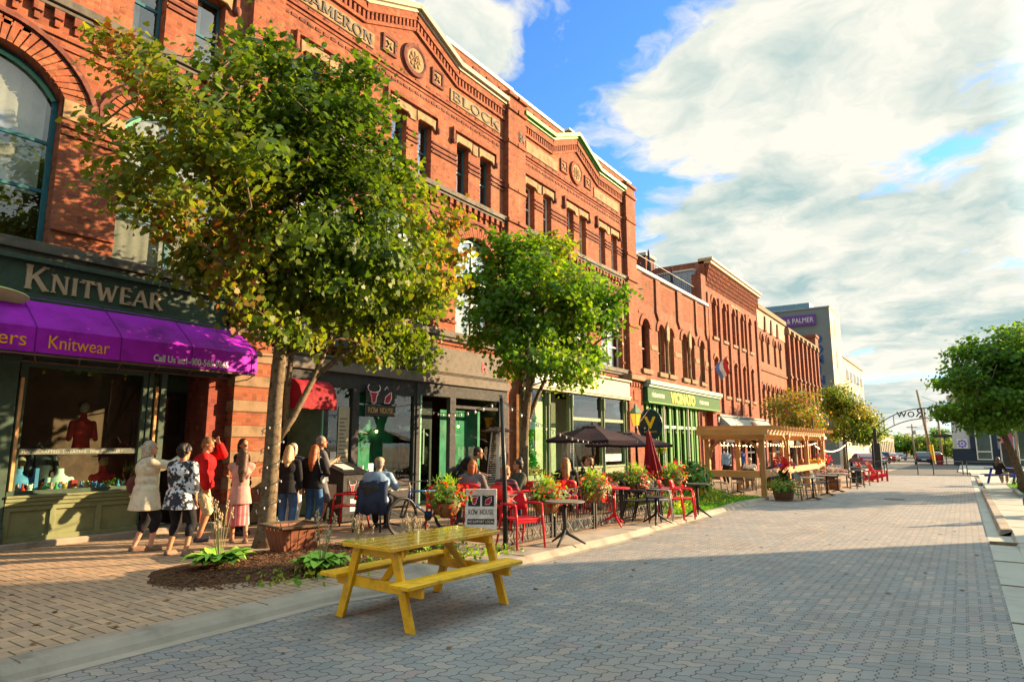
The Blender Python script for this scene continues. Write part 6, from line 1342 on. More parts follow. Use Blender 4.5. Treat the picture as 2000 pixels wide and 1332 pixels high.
m = M(); m.lathe([(.10, 2.34), (.19, 2.74)], 4, (lx, ly, lz), a0=.4); m.build('lantern', LANT, t); m = M(); m.lathe([(.225, 2.742), (.23, 2.77), (.10, 2.93), (.06, 2.94), (.05, 3.03), (.015, 3.10)], 4, (lx, ly, lz), a0=.4); m.build('lantern_roof', mat('verdigris', (.10, .22, .14), .5), t)
m = M()
for k in range(4): a = .4 + k * math.pi / 2; m.bar((lx + .102 * math.cos(a), ly + .102 * math.sin(a), lz + 2.33), (lx + .194 * math.cos(a), ly + .194 * math.sin(a), lz + 2.75), .018)
m.build('lantern_frame', mat('verdigris'), t)
t = thing('pub_sign', 'dark oval hanging sign with a gold V beside the lamp', 'sign', (-9.0, 21.4, 2)); m = M(); m.T = Matrix.Translation((-8.9, 21.45, 2.33)) @ Matrix.Rotation(R(18), 4, 'Z') @ Matrix(((1, 0, 0, 0), (0, 0, -1, 0), (0, 1, 0, 0), (0, 0, 0, 1)))
m.lathe([(.42, -.02), (.43, 0), (.42, .02)], 36, sq=(1, 1.28)); m.build('board', mat('deep_teal', (.012, .035, .04), .4), t); TT = Matrix.Translation((-8.9, 21.45, 2.33)) @ Matrix.Rotation(R(18), 4, 'Z')
text('V', .55, VY, t, (0, 0, 0), T=TT @ Matrix.Translation((0, -.022, -.12)) @ TXZ, name='lettering', thick=.006, align='CENTER', bold=.02); text('RISTORANTE', .075, VY, t, (0, 0, 0), T=TT @ Matrix.Translation((0, -.022, -.27)) @ TXZ, name='lettering', thick=.003, align='CENTER')
m = M(); m.tube([(lx, ly, lz + 2.30), (-8.9, 21.45, lz + 2.95 + .0)], .018, 6); m.tube([(-8.9, 21.45, 2.78), (-8.9, 21.45, 2.9)], .01, 5); m.build('bracket', IRON, t)
bush('hanging_flowers', 'hanging flower ball under the oval sign', -8.6, 21.6, 1.32, .26, .22, 420, .07, [(1, (.12, .25, .03)), (1, (.35, .38, .06)), (.8, (.6, .25, .3))], 141, cat='flower basket')
# ------------------------------------------------------------ parasols
def parasol(name, label, x, y, z, r, h, mt, n=8):
    t = thing(name, label, 'parasol', (x, y, z)); m = M(); zs = [(.06, h), (r * .22, h - .05), (r * .24, h - .085), (r * .6, h - .22), (r, h - .40), (r * .99, h - .47)]; K = 48; vs = []
    for rr, zz in zs:
        for j in range(K):
            a = 2 * math.pi * j / K; f = math.cos(math.pi / n) / math.cos((a % (2 * math.pi / n)) - math.pi / n); q = rr * f
            vs.append((x + q * math.cos(a), y + q * math.sin(a), z + zz - .05 * (1 - f) * rr * 3))
    m.add(vs, [(i * K + j, (i + 1) * K + j, (i + 1) * K + (j + 1) % K, i * K + (j + 1) % K) for i in range(len(zs) - 1) for j in range(K)] + [tuple(range(K))]); m.build('canopy', mt, t, fix=False)
    m = M(); m.tube([(x, y, z), (x, y, z + h + .05)], .024, 10); m.build('pole', IRON, t)
    for k in range(n): a = 2 * math.pi * k / n; part('rib', IRON, t, lambda m: m.tube([(x + .03 * math.cos(a), y + .03 * math.sin(a), z + h - .06), (x + r * .97 * math.cos(a), y + r * .97 * math.sin(a), z + h - .43)], .008, 5), 0)
    m = M(); m.lathe([(.25, 0), (.25, .06), (.05, .1)], 18, (x, y, z)); m.build('base', IRON, t); m = M(); m.ell((x, y, z + h + .05), (.03, .03, .04), 8, 6); m.build('finial', IRON, t); return t
PLUM = mat('plum_canvas', (.028, .014, .022), .85, vary=.2, bs=200)
parasol('parasol', 'open dark plum parasol over the patio diners, nearer of the two', -8.1, 15.6, 0, 1.28, 2.18, PLUM); parasol('parasol', 'open dark plum parasol beside the lamp post, farther of the two', -8.75, 19.3, -.1, 1.45, 2.15, PLUM)
closed_parasol('parasol', 'furled red parasol standing by the fence end', -6.75, 16.6, gz(16) + .1, 2.05, RED, .23, -.20)
# ------------------------------------------------------------ pyramid patio heaters
def heater(x, y, label):
    z = gz(y) + .1; t = thing('patio_heater', label, 'patio heater', (x, y, z), 'pyramid patio heaters'); h = 1.95
    m = M()
    for k in range(4): a = .6 + k * math.pi / 2; m.bar((x + .36 * math.cos(a), y + .36 * math.sin(a), z), (x + .15 * math.cos(a), y + .15 * math.sin(a), z + h), .03)
    m.build('frame', STEEL, t); m = M()
    for i in range(22):
        u = .36 + i * .028; rr = .36 - .21 * u; pts = [(x + rr * math.cos(.6 + k * math.pi / 2), y + rr * math.sin(.6 + k * math.pi / 2), z + u * h) for k in range(4)]; m.tube(pts, .005, 4, closed=True)
    m.build('guard_grille', STEEL, t); m = M(); m.tube([(x, y, z + .7), (x, y, z + h - .05)], .055, 12); m.build('glass_tube', mat('tube_glass', (.6, .6, .58), .1, spec=.8), t)
    m = M(); m.lathe([(.46, 0), (.27, .7)], 4, (x, y, z), a0=.6); m.build('base_panel', mat('heater_steel', (.32, .32, .31), .4, metal=.7), t); m = M(); m.lathe([(.40, h), (.42, h + .02), (.10, h + .12), (.05, h + .13)], 4, (x, y, z), a0=.6); m.build('hood', BLACK, t); return t
heater(-9.55, 13.3, 'pyramid patio heater with black hood behind the bun-haired woman'); heater(-9.85, 17.4, 'pyramid patio heater under the plum parasol')
# ------------------------------------------------------------ lectern box, A-frame board
t = thing('lectern_box', 'dark host stand with papers beside the restaurant door', 'host stand', (-10.9, 9.6, .1)); m = M(); m.ext([(-11.2, .1), (-10.6, .1), (-10.6, 1.05), (-11.2, 1.22)], 9.3, 9.95, axis='y'); m.build('cabinet', CHAR, t, bevel=.01)
m = M(); m.T = Matrix.Translation((-10.9, 9.62, 1.155)) @ Matrix.Rotation(R(15.8), 4, 'Y'); m.box(-.36, .36, -.36, .36, 0, .03); m.build('top', BLACK, t); m = M(); m.T = Matrix.Translation((-10.9, 9.62, 1.19)) @ Matrix.Rotation(R(15.8), 4, 'Y'); m.box(-.2, .15, -.2, .1, 0, .012); m.build('papers', WHITE, t)
m = M(); m.box(-10.599, -10.594, 9.42, 9.84, .6, .98); m.build('logo_panel', BLACK, t); m, m2 = M(), M(); bull(m, m2, 9.54, .80, .2, -10.593); figure(m, m2, 9.74, .80, .2, -10.593); m.build('emblem', REDM, t, fix=False); m2.build('emblem_outline', OUTW, t)
m = M(); m.box(-11.1, -10.8, 9.294, 9.299, .55, .85); m.box(-10.598, -10.594, 9.5, 9.75, .3, .55); m.build('notice', WHITE, t)
t = thing('sandwich_board', 'grey sandwich board with red bull logo reading ROW HOUSE WE SUPPORT LOCAL', 'sandwich board', (-7.6, 10.0, .1)); AFT = Matrix.Translation((-7.45, 9.85, .06)) @ Matrix.Rotation(R(34), 4, 'Z') @ Matrix.Scale(.80, 4)
for s, a in ((-1, 12), (1, -12)):
    m = M(); m.T = AFT @ Matrix.Translation((0, s * .18, 0)) @ Matrix.Rotation(R(-a * 1.0), 4, 'X'); m.ext([(-.36, .0), (.36, .0), (.36, 1.02), (-.36, 1.02)], -.015, .015, axis='y'); m.build('board', mat('board_grey', (.66, .66, .63), .5), t, bevel=.008)
FT = AFT @ Matrix.Translation((0, -.18, 0)) @ Matrix.Rotation(R(-12), 4, 'X'); NB = Matrix.Rotation(R(-90), 4, 'Z')
m = M(); m.T = FT; m.box(-.3, -.02, -.0175, -.0155, .62, .95); m.box(.02, .3, -.0175, -.0155, .62, .95); m.box(-.31, .31, -.0175, -.0155, .22, .34); m.build('print', BLACK, t)
m, m2 = M(), M(); m.T = m2.T = FT @ NB; bull(m, m2, -.16, .79, .26, .0178); figure(m, m2, .16, .79, .26, .0178); m.build('emblem', REDM, t, fix=False); m2.build('emblem_outline', OUTW, t)
serif('ROW HOUSE', .11, CHAR, t, (0, 0, 0), name='lettering', T=FT @ Matrix.Translation((-.29, -.0155, .44)) @ TXZ, weight=.14, thick=.002, length=.58)
text('WE SUPPORT LOCAL', .082, WHITE, t, (0, 0, 0), T=FT @ Matrix.Translation((0, -.0178, .252)) @ TXZ, name='lettering', thick=.001, align='CENTER', bold=.0015, sx=.78)
# ------------------------------------------------------------ bicycle
t = thing('bicycle', 'blue mountain bicycle parked behind the yellow table', 'bicycle', local=True); BB = mat('bike_blue', (.02, .06, .20), .3, coat=.3)
def wheel(y):
    m = M(); m.tube([(0, y + .315 * math.cos(a), .335 + .315 * math.sin(a)) for a in np.linspace(0, 2 * math.pi, 33)[:-1]], .024, 8, closed=True); w = m.build('wheel', BLACK, t, smooth=True)
    m = M(); m.tube([(0, y + .287 * math.cos(a), .335 + .287 * math.sin(a)) for a in np.linspace(0, 2 * math.pi, 33)[:-1]], .012, 6, closed=True); m.tube([(-.05, y, .335), (.05, y, .335)], .022, 8); m.build('rim', IRON, w)
    m = M()
    for k in range(18): a = k * math.pi / 9; m.tube([(.02 * (-1) ** k, y, .335), (0, y + .285 * math.cos(a + .1), .335 + .285 * math.sin(a + .1))], .0022, 3)
    m.build('spokes', IRON, w)
wheel(-.53); wheel(.53)
m = M(); bbk, hd0, hd1, st = (0, -.10, .30), (0, .40, .62), (0, .37, .76), (0, -.22, .74)
for a, e, r_ in ((bbk, hd0, .022), (st, hd1, .019), (bbk, st, .018), (hd0, hd1, .024)): m.tube([a, e], r_, 8)
for s in (-1, 1): m.tube([(s * .06, -.53, .335), (s * .03, bbk[1], bbk[2])], .011, 6); m.tube([(s * .06, -.53, .335), (s * .03, st[1], st[2] - .04)], .010, 6)
m.build('frame', BB, t, smooth=True); m = M()
for s in (-1, 1): m.tube([(s * .05, .53, .335), (s * .05, .44, .58), (s * .02, .41, .62)], .016, 6)
m.build('fork', BLACK, t); m = M(); m.tube([st, (0, -.27, .90)], .013, 8); m.build('seatpost', STEEL, t); m = M(); m.ell((0, -.30, .925), (.075, .13, .03), 12, 8); m.ell((0, -.18, .925), (.028, .10, .02), 10, 6); m.build('saddle', BLACK, t, smooth=True)
m = M(); m.tube([hd1, (0, .40, .92)], .016, 8); m.tube([(-.31, .36, .95), (-.15, .40, .93), (.15, .40, .93), (.31, .36, .95)], .012, 8); m.build('handlebar', STEEL, t); m = M(); m.lathe([(.09, 0), (.09, .004)], 20, (0, 0, 0)); me_T = Matrix.Translation((.05, -.10, .30)) @ Matrix.Rotation(R(90), 4, 'Y'); m.v = [tuple(me_T @ Vector(v)) for v in m.v]; m.tube([(.06, -.10, .30), (.07, -.02, .15)], .01, 6); m.tube([(-.06, -.10, .30), (-.07, -.18, .45)], .01, 6); m.build('crankset', IRON, t)
m = M(); m.box(.06, .14, -.04, .0, .135, .155); m.box(-.14, -.06, -.2, -.16, .445, .465); m.build('pedals', BLACK, t)
m = M()
for s in (-1, 1): m.tube([(s * .31, .36, .95), (s * .42, .33, .955)], .017, 8)
m.build('grips', BLACK, t)
place(t, (-8.05, 9.0, .1), R(172))
# ------------------------------------------------------------ pergola
PZ = gz(28) - .02; PX0, PX1, PY0, PY1 = -7.85, -5.9, 24.3, 36.4
t = thing('pergola', 'cedar pergola with curved braces sheltering the outdoor diners', 'pergola', (-7, 30, PZ))
for y in (PY0, 28.3, 32.3, PY1):
    for x in (PX0, PX1): part('post', CEDZ, t, lambda m: m.box(x - .085, x + .085, y - .085, y + .085, gz(y) - .1, 2.0))
    part('crossbeam', woodmat('cedar_x', (.52, .27, .09), (.36, .17, .055), 'x'), t, lambda m: m.box(PX0 - .55, PX1 + .55, y - .055, y + .055, 1.82, 2.10) if False else m.box(PX0 - .2, PX1 + .15, y - .16, y - .102, 1.82, 2.04))
for x in (PX0, PX1): part('long_beam', CEDAR, t, lambda m: m.box(x - .04, x + .04, PY0 - .3, PY1 + .8, 2.002, 2.19))
for k, y in enumerate(np.arange(PY0 - .2, PY1 + .75, .55)): part('rafter', woodmat('cedar_x', (.5, .25, .08)), t, lambda m: m.box(PX0 - .3, PX1 + .5, y - .022, y + .022, 2.195, 2.32))
part('front_fascia', woodmat('cedar_x'), t, lambda m: m.box(PX0 - .3, PX1 + .3, PY0 - .36, PY0 - .31, 1.98, 2.19))
def brace(m, p, d, up_):
    pts = [Vector(p) + Vector(d) * (.62 * (1 - math.cos(a))) + Vector((0, 0, -.62 + .62 * math.sin(a))) for a in np.linspace(0, math.pi / 2, 7)]
    for a, e in zip(pts[:-1], pts[1:]): m.bar(a, e, .05, .10, up=up_, ext=.008)
for y in (PY0, 28.3, 32.3, PY1):
    for s in (-1, 1):
        if PY0 <= y + s < PY1 + .9: part('curved_brace', CEDZ, t, lambda m: brace(m, (PX1, y + s * .1, 2.0), (0, s, 0), (0, -s, 1)), 0)
for x, s in ((PX0, 1), (PX1, -1)): part('curved_brace', CEDZ, t, lambda m: brace(m, (x + s * .1, PY0, 1.82), (s, 0, 0), (-s, 0, 1)), 0)
part('rail', CEDAR, t, lambda m: m.box(PX1 - .09, PX1 + .09, PY0 + .1, PY1 - .1, .50, .74)); part('rail', woodmat('cedar_x'), t, lambda m: m.box(PX0 + .1, PX1 - .1, PY0 - .09, PY0 + .09, .48, .72))
bush('rail_flowers', 'yellow and orange flowers in the pergola rail box', -5.9, 34.6, .74, .35, .10, 260, .08, [(1, (.2, .3, .03)), (1, (.6, .45, .05)), (.5, (.6, .15, .03))], 151, cat='flower box')
# string lights: a cable with bulbs, per span
BULB = mat('warm_bulb', (1, .8, .5), .4, emit=((1, .68, .32), 2.5)); CLEARB = mat('clear_bulb', (.6, .6, .55), .1, spec=.8)
def string(label, p, q, sag, n, mt, br=.03, group='string light runs over the patios'):
    p = Vector(p); q = Vector(q); t = thing('string_lights', label, 'string lights', tuple(p), group); m = M(); b = M(); pts = [p.lerp(q, u) - Vector((0, 0, sag * 4 * u * (1 - u))) for u in np.linspace(0, 1, max(8, n + 1))]
    m.tube(pts, .007, 4); m.build('cable', BLACK, t)
    for i in range(1, n): c = p.lerp(q, i / n) - Vector((0, 0, sag * 4 * (i / n) * (1 - i / n))); b.ell(c - Vector((0, 0, br * 1.6)), (br * .8, br * .8, br * 1.3), 8, 6)
    b.build('bulbs', mt, t, smooth=True); return t
string('lit bulb string along the near side of the pergola', (PX0, PY0 + .3, 1.75), (PX1, PY0 + .3, 1.75), .12, 9, BULB, .022); string('lit bulb string along the street side of the pergola', (PX1 - .2, PY0 + .4, 1.8), (PX1 - .2, PY1, 1.75), .2, 26, BULB, .022); string('lit bulb string along the rear of the pergola', (PX0 + .2, PY0 + .4, 1.8), (PX0 + .2, PY1, 1.75), .2, 22, BULB, .022)
string('unlit bulb string from the black pole to the dark shopfront', (-6.13, 8.63, 2.40), (S, 13.1, 2.75), .25, 14, CLEARB, .026); string('unlit bulb string from the black pole to the lamp post', (-6.13, 8.63, 2.38), (-9.05, 20.6, 2.2), .55, 26, CLEARB, .024)
string('unlit bulb string across the green restaurant front', (-9.05, 20.6, 2.3), (-8.1, 30, 2.6), .3, 16, CLEARB, .03); string('roof bulb string above the green restaurant', (XF - .5, 28.45, 12.0), (XF - 1, 34.5, 11.1), .6, 12, BLACK, .04)
string('lit bulb string swagged beyond the pergola', (-6.6, 38.2, 1.65), (-6.0, 45.5, 1.65), .4, 28, BULB, .026); string('lit bulb string swagged before the far maple', (-6.0, 46, 1.5), (-5.2, 52, 1.75), .5, 18, BULB, .024)
for i, (x, y, h, lb) in enumerate(((-6.55, 38.1, 3.4, 'thin black pole at the far corner of the pergola'), (-6.0, 45.7, 2.3, 'thin black pole before the dense olive maple'), (-5.2, 52.2, 2.3, 'thin black pole left of the street barrier'))):
    m = M(); z = gz(y); m.tube([(x, y, z), (x, y, z + h)], .04, 8); m.lathe([(.07, 0), (.07, .08), (.04, .1)], 10, (x, y, z)); tag(m.build('string_light_pole', BLACK), lb, 'pole')
# ------------------------------------------------------------ bistro chairs and tables before and inside the pergola
RAT = mat('rattan', (.30, .19, .09), .6, vary=.3, vs=30); WEAVE = mat('woven_panel', (.10, .11, .11), .6, vary=.5, vs=60)
bc = thing('bistro_chair', 'round-backed rattan bistro chair, nearest before the pergola', 'chair', local=True, group='rattan bistro chairs at the pergola')
part('seat', WEAVE, bc, lambda m: m.lathe([(.2, .43), (.22, .445), (.2, .46)], 20), 0); part('back_frame', RAT, bc, lambda m: m.tube([(-.2, -.14, 0), (-.205, -.17, .45), (-.21, -.24, .72), (-.13, -.27, .86), (0, -.28, .90), (.13, -.27, .86), (.21, -.24, .72), (.205, -.17, .45), (.2, -.14, 0)], .014, 7), 0, True)
m = M(); m.add([(-.19, -.20, .55), (.19, -.20, .55), (.2, -.245, .72), (.12, -.272, .85), (0, -.282, .88), (-.12, -.272, .85), (-.2, -.245, .72)], [(0, 1, 2, 3, 4, 5, 6)]); m.build('back_panel', WEAVE, bc, fix=False)
for s in (-1, 1): part('leg', RAT, bc, lambda m: m.tube([(s * .19, .17, 0), (s * .16, .14, .44)], .014, 7), 0, True)
part('stretcher', RAT, bc, lambda m: (m.tube([(-.18, .155, .2), (.18, .155, .2)], .008, 6), m.tube([(-.2, -.15, .2), (-.18, .155, .2)], .008, 6), m.tube([(.2, -.15, .2), (.18, .155, .2)], .008, 6)), 0)
place(bc, (-4.75, 23.75, gz(23.75)), R(-75))
bt = thing('bistro_table', 'small square bistro table nearest before the pergola', 'table', local=True, group='square bistro tables at the pergola')
part('tabletop', mat('table_top', (.36, .32, .27), .4), bt, lambda m: m.box(-.34, .34, -.34, .34, .715, .745), .01); part('column', CHAR, bt, lambda m: m.tube([(0, 0, .04), (0, 0, .715)], .03, 10), 0, True)
for k in range(4): part('foot', CHAR, bt, lambda m: m.tube([(0, 0, .08), (.3 * math.cos(k * 1.571 + .785), .3 * math.sin(k * 1.571 + .785), .015)], [.025, .015], 6), 0)
place(bt, (-4.35, 24.5, gz(24.5)))
q = [(-4.75, 25.2, -105, 0), (-4.75, 26.3, -75, 0), (-4.3, 27.0, 0, 1), (-4.7, 27.8, -105, 0), (-4.7, 28.7, -75, 0), (-4.3, 29.5, 0, 1), (-7.6, 24.9, -30, 0), (-7.0, 25.0, 10, 0), (-7.3, 26.0, 0, 1), (-7.5, 28.6, -20, 0), (-6.6, 28.9, 30, 0), (-7.0, 29.8, 0, 1), (-7.6, 31.4, 160, 0), (-6.5, 33, 20, 0), (-7, 33.6, 0, 1), (-8.6, 22.6, 60, 0), (-7.9, 22.4, 0, 1), (-8.3, 24.0, 100, 0)]
wh = ['before the near end of the pergola', 'before the pergola, behind the first square table', 'before the pergola, middle pair', 'before the pergola by the pink grass', 'second before the far end of the pergola', 'last before the pergola by the pink grass', 'inside the pergola at its left post', 'inside the pergola near its left post, right of another', 'inside the near bay of the pergola', 'inside the pergola behind the grey-haired diner', 'inside the pergola by the dark-haired diner', 'inside the middle bay of the pergola', 'inside the pergola under the standing waiters', 'inside the far bay of the pergola', 'inside the far bay among the blue-clad diners', 'beside the tall bush outside the green restaurant', 'left of the pergola behind the tall bush', 'between the tall bush and the left pergola post']
for (x, y, a, k), s_ in zip(q, wh): dup(bt if k else bc, (x, y, gz(y) + .01), R(a), ('square bistro table ' if k else 'rattan bistro chair ') + s_)
# dark stools and bins at the far end
bs = thing('bar_table', 'low dark table and stool set beyond the pink grass', 'table', local=True); part('tabletop', BLACK, bs, lambda m: m.lathe([(.32, .70), (.33, .72), (.32, .74)], 20), 0); part('column', BLACK, bs, lambda m: m.tube([(0, 0, 0), (0, 0, .7)], .03, 8), 0); part('base', BLACK, bs, lambda m: m.lathe([(.22, 0), (.22, .03), (.04, .05)], 16), 0); place(bs, (-4.45, 33.2, gz(33)))
for x, y, lb in ((-4.3, 35.0, 'second low dark table beyond the pink grass'), (-4.35, 37.2, 'dark table nearest the red lounge chairs')): dup(bs, (x, y, gz(y)), 0, lb)
def stool(x, y, lb):
    t = thing('stool', lb, 'stool', (x, y, gz(y)), 'dark metal stools at the far tables'); z = gz(y); m = M(); m.lathe([(.17, .45), (.18, .47), (.16, .485)], 16, (x, y, z)); m.build('seat', BLACK, t)
    for k in range(4): a = k * 1.571 + .785; part('leg', IRON, t, lambda m: m.tube([(x + .2 * math.cos(a), y + .2 * math.sin(a), z), (x + .13 * math.cos(a), y + .13 * math.sin(a), z + .45)], .012, 6), 0)
stool(-4.1, 32.4, 'dark stool left of the first low dark table'); stool(-4.0, 34.1, 'dark stool between the low dark tables'); stool(-4.0, 36.1, 'dark stool right of the second low dark table')
m = M(); m.lathe([(.25, 0), (.28, .75), (.3, .78), (.27, .8)], 18, (-4.7, 38.6, gz(38.6))); tag(m.build('litter_bin', BLACK), 'black round litter bin beside the red lounge chairs', 'bin')
# ------------------------------------------------------------ red lounge chairs
ad = thing('lounge_chair', 'red slatted wooden lounge chair, left of the pair facing the street', 'lounge chair', local=True, group='pair of red slatted lounge chairs'); RW = mat('red_wood', (.55, .015, .03), .45, vary=.15)
for i in range(5): x = -.26 + i * .13; part('back_slat', RW, ad, lambda m: m.bar((x * .9, -.18, .30), (x * 1.05, -.55, 1.02 + .06 * (1 - abs(i - 2) / 2)), .11, .022, up=(0, 1, .4)))
for i in range(5): part('seat_slat', RW, ad, lambda m: m.box(-.28, .28, -.17 + i * .105, -.075 + i * .105, .30 + i * .018, .322 + i * .018))
for s in (-1, 1):
    part('armrest', RW, ad, lambda m: m.box(s * .28, s * .42, -.45, .40, .56, .585)); part('leg', RW, ad, lambda m: m.box(s * .30, s * .345, .27, .37, 0, .558)); part('side_rail', RW, ad, lambda m: m.bar((s * .29, .38, .37), (s * .29, -.62, .05), .03, .11)); part('leg', RW, ad, lambda m: m.box(s * .30, s * .34, -.40, -.32, .15, .558))
part('apron', RW, ad, lambda m: m.box(-.3, .3, .375, .40, .26, .40)); place(ad, (-4.35, 40.4, gz(40.4)), R(-62)); dup(ad, (-4.05, 42.2, gz(42.2)), R(-62), 'red slatted wooden lounge chair, farther of the pair facing the street')
# ------------------------------------------------------------ barriers, arch, poles
def barrier(x0, y0, x1, y1, label):
    z0, z1 = gz(y0), gz(y1); t = thing('street_barrier', label, 'barrier', (x0, y0, z0), 'dark tube barriers across the street end'); m = M(); n = 2
    for h in (.95, .45): m.tube([(x0, y0, z0 + h), (x1, y1, z1 + h)], .03, 6)
    m.build('rail', mat('barrier_paint', (.04, .06, .06), .4), t)
    for u in (0, 1): part('post', mat('barrier_paint'), t, lambda m: m.tube([(x0 + (x1 - x0) * u, y0 + (y1 - y0) * u, z0), (x0 + (x1 - x0) * u, y0 + (y1 - y0) * u, z0 + .97)], .035, 6), 0)
barrier(-6.3, 52.6, -4.65, 52.65, 'dark barrier section at the left kerb'); barrier(-4.5, 52.7, -2.75, 54.2, 'dark barrier section left of the street middle'); barrier(-1.85, 54.9, -.15, 56.5, 'dark barrier section right of the street middle'); barrier(.1, 56.6, 2.2, 57.5, 'dark barrier section on the right pavement')
AY = 61.5; t = thing('street_arch', 'dark iron arch carrying cut-out street lettering seen from behind', 'arch', (-2.5, AY, gz(AY))); zb = gz(AY)
def arc_line(off):
    o = []
    for u in np.linspace(0, 1, 25):
        x = -5.9 + 8.6 * u; e = abs(2 * u - 1); o.append((x, AY, 2.1 + off + 1.55 * (1 - e ** 2.6)))
    return o
m = M(); m.tube(arc_line(0), .035, 6); m.tube(arc_line(.82), .035, 6); m.build('arch_rail', IRON, t)
for x, lb in ((-5.9, 0), (2.7, 1)): part('post', IRON, t, lambda m: (m.box(x - .12, x + .12, AY - .12, AY + .12, zb, 2.9), m.box(x - .32, x + .32, AY - .32, AY + .32, zb, 1.7)), .02)
TB = Matrix(((-1, 0, 0, 0), (0, 0, 1, 0), (0, 1, 0, 0), (0, 0, 0, 1))); text('Victoria Row', .98, IRON, t, (-1.5, AY, 3.76), T=TB, name='lettering', thick=.03, align='CENTER', sx=1.05)
m = M()
for u in (.06, .12, .2, .8, .88, .94): p, q_ = arc_line(0)[int(u * 24)], arc_line(.82)[int(u * 24)]; m.tube([p, q_], .03, 5)
m.build('tie_bar', IRON, t)
POLE = woodmat('pole_wood', (.22, .17, .12), (.13, .10, .07), 'z', .9)
def upole(name, label, x, y, dx_, h, arms=True):
    z = gz(y); t = thing(name, label, 'utility pole', (x, y, z)); m = M(); m.tube([(x, y, z - .2), (x + dx_, y, z + h)], [.2, .13], 8); m.build('shaft', POLE, t, smooth=True)
    if arms: m = M(); m.box(x + dx_ - 1.1, x + dx_ + 1.1, y - .07, y + .07, z + h - .8, z + h - .62); m.build('crossarm', POLE, t); m = M(); m.lathe([(.28, 0), (.3, .2), (.3, .8), (.2, .9)], 12, (x + dx_ * .7 + .45, y, z + h * .7)); m.build('transformer', CONCG, t)
    return t
u1 = upole('utility_pole', 'leaning utility pole with yellow guard sleeve', -3.55, 108, -1.15, 10.2, False); m = M(); m.tube([(-3.5, 107.8, gz(108)), (-3.62, 107.8, gz(108) + 2.6)], .23, 8); m.build('guard_sleeve', mat('guard_yellow', (.75, .5, .03), .5), u1)
upole('utility_pole', 'upright utility pole with transformer behind the leaning one', -2.9, 125, 0, 9.5); upole('utility_pole', 'thin lighting mast beyond the arch', -5.6, 150, 0, 10, False); upole('utility_pole', 'distant pole among the skyline trees', -9.5, 180, 0, 8)
for i, (a, e) in enumerate((((-4.2, 108, 8.2), (6, 112, 6.8)), ((-2.9, 125, 7.6), (9, 118, 6.2)), ((-3, 125, 7.4), (-9.5, 180, 5.5)), ((-3.2, 125, 7.0), (-9.5, 180, 5.2)))):
    m = M(); p, q_ = Vector(a), Vector(e); m.tube([p.lerp(q_, u) - Vector((0, 0, 1.2 * 4 * u * (1 - u))) for u in np.linspace(0, 1, 12)], .025, 4); tag(m.build('overhead_wire', BLACK), 'thin overhead wire from the ' + ('leaning pole toward the corner shop', 'transformer pole toward the corner shop', 'transformer pole to the skyline pole, upper run', 'transformer pole to the skyline pole, lower run')[i], 'wire', 'overhead wires at the street end')
m = M(); m.lathe([(.35, 0), (.4, 1.1), (.38, 1.3)], 14, (-2.6, 100, gz(100))); tag(m.build('red_bin', mat('red_bin_paint', (.45, .04, .04), .5)), 'red bin at the foot of the leaning utility pole', 'bin')
m = M(); m.box(-1.9, -1.8, 99, 99.1, gz(99), 2.4); m.box(-3.0, -.9, 98.9, 99.2, 2.4, 2.75); tag(m.build('road_sign', CHAR), 'dark name board on a post by the corner shop', 'sign')
t = thing('sign_post', 'grey sign post on the right pavement before the maple', 'pole', (1.95, 36, gz(36))); m = M(); m.tube([(1.95, 36, gz(36)), (1.95, 36, gz(36) + 3.0)], .045, 8); m.build('post', STEEL, t); m = M(); m.box(1.9, 2.02, 35.97, 35.99, 1.7, 2.6); m.build('plate', CONCG, t)
# flag on its pole
t = thing('flag', 'small red white and blue flag hung from the tall brick building', 'flag', (XF, 39, 6.6)); m = M(); m.tube([(XF, 39.5, 6.0), (XF + 1.25, 39.2, 6.9)], .022, 6); m.build('flagpole', WHITE, t)
for k, (c, nm) in enumerate((((.5, .03, .04), 'red'), ((.65, .64, .62), 'white'), ((.12, .2, .5), 'blue'))):
    m = M(); vs = []
    for i in range(9):
        u = i / 8
        for v in (k / 3, (k + 1) / 3): vs.append((XF + 1.2 - .7 * v * .9 - .1 * math.sin(u * 5), 39.23 + .1 * math.sin(u * 6 + v * 2), 6.85 - u * 1.05 - v * .36))
    m.add(vs, [(2 * i, 2 * i + 1, 2 * i + 3, 2 * i + 2) for i in range(8)]); m.build('flag_cloth', mat('flag_' + nm, c, .7), t, smooth=True, fix=False)
# blue picnic table at the right
t = thing('picnic_table', 'small blue picnic table on the right-hand lawn', 'picnic table', local=True); BW = mat('blue_wood', (.02, .04, .28), .45)
part('tabletop', BW, t, lambda m: m.box(-.4, .4, -.8, .8, .72, .76)); 
for s in (-1, 1):
    part('bench', BW, t, lambda m: m.box(s * .5, s * .75, -.8, .8, .42, .46))
    for e in (-.55, .55): part('leg', BW, t, lambda m: m.bar((s * .62, e, 0), (s * .2, e, .72), .09, .05))
for e in (-.55, .55): part('crossbeam', BW, t, lambda m: m.box(-.74, .74, e + .03, e + .07, .33, .42))
place(t, (1.65, 40.5, gz(40.5) + .12), R(60))
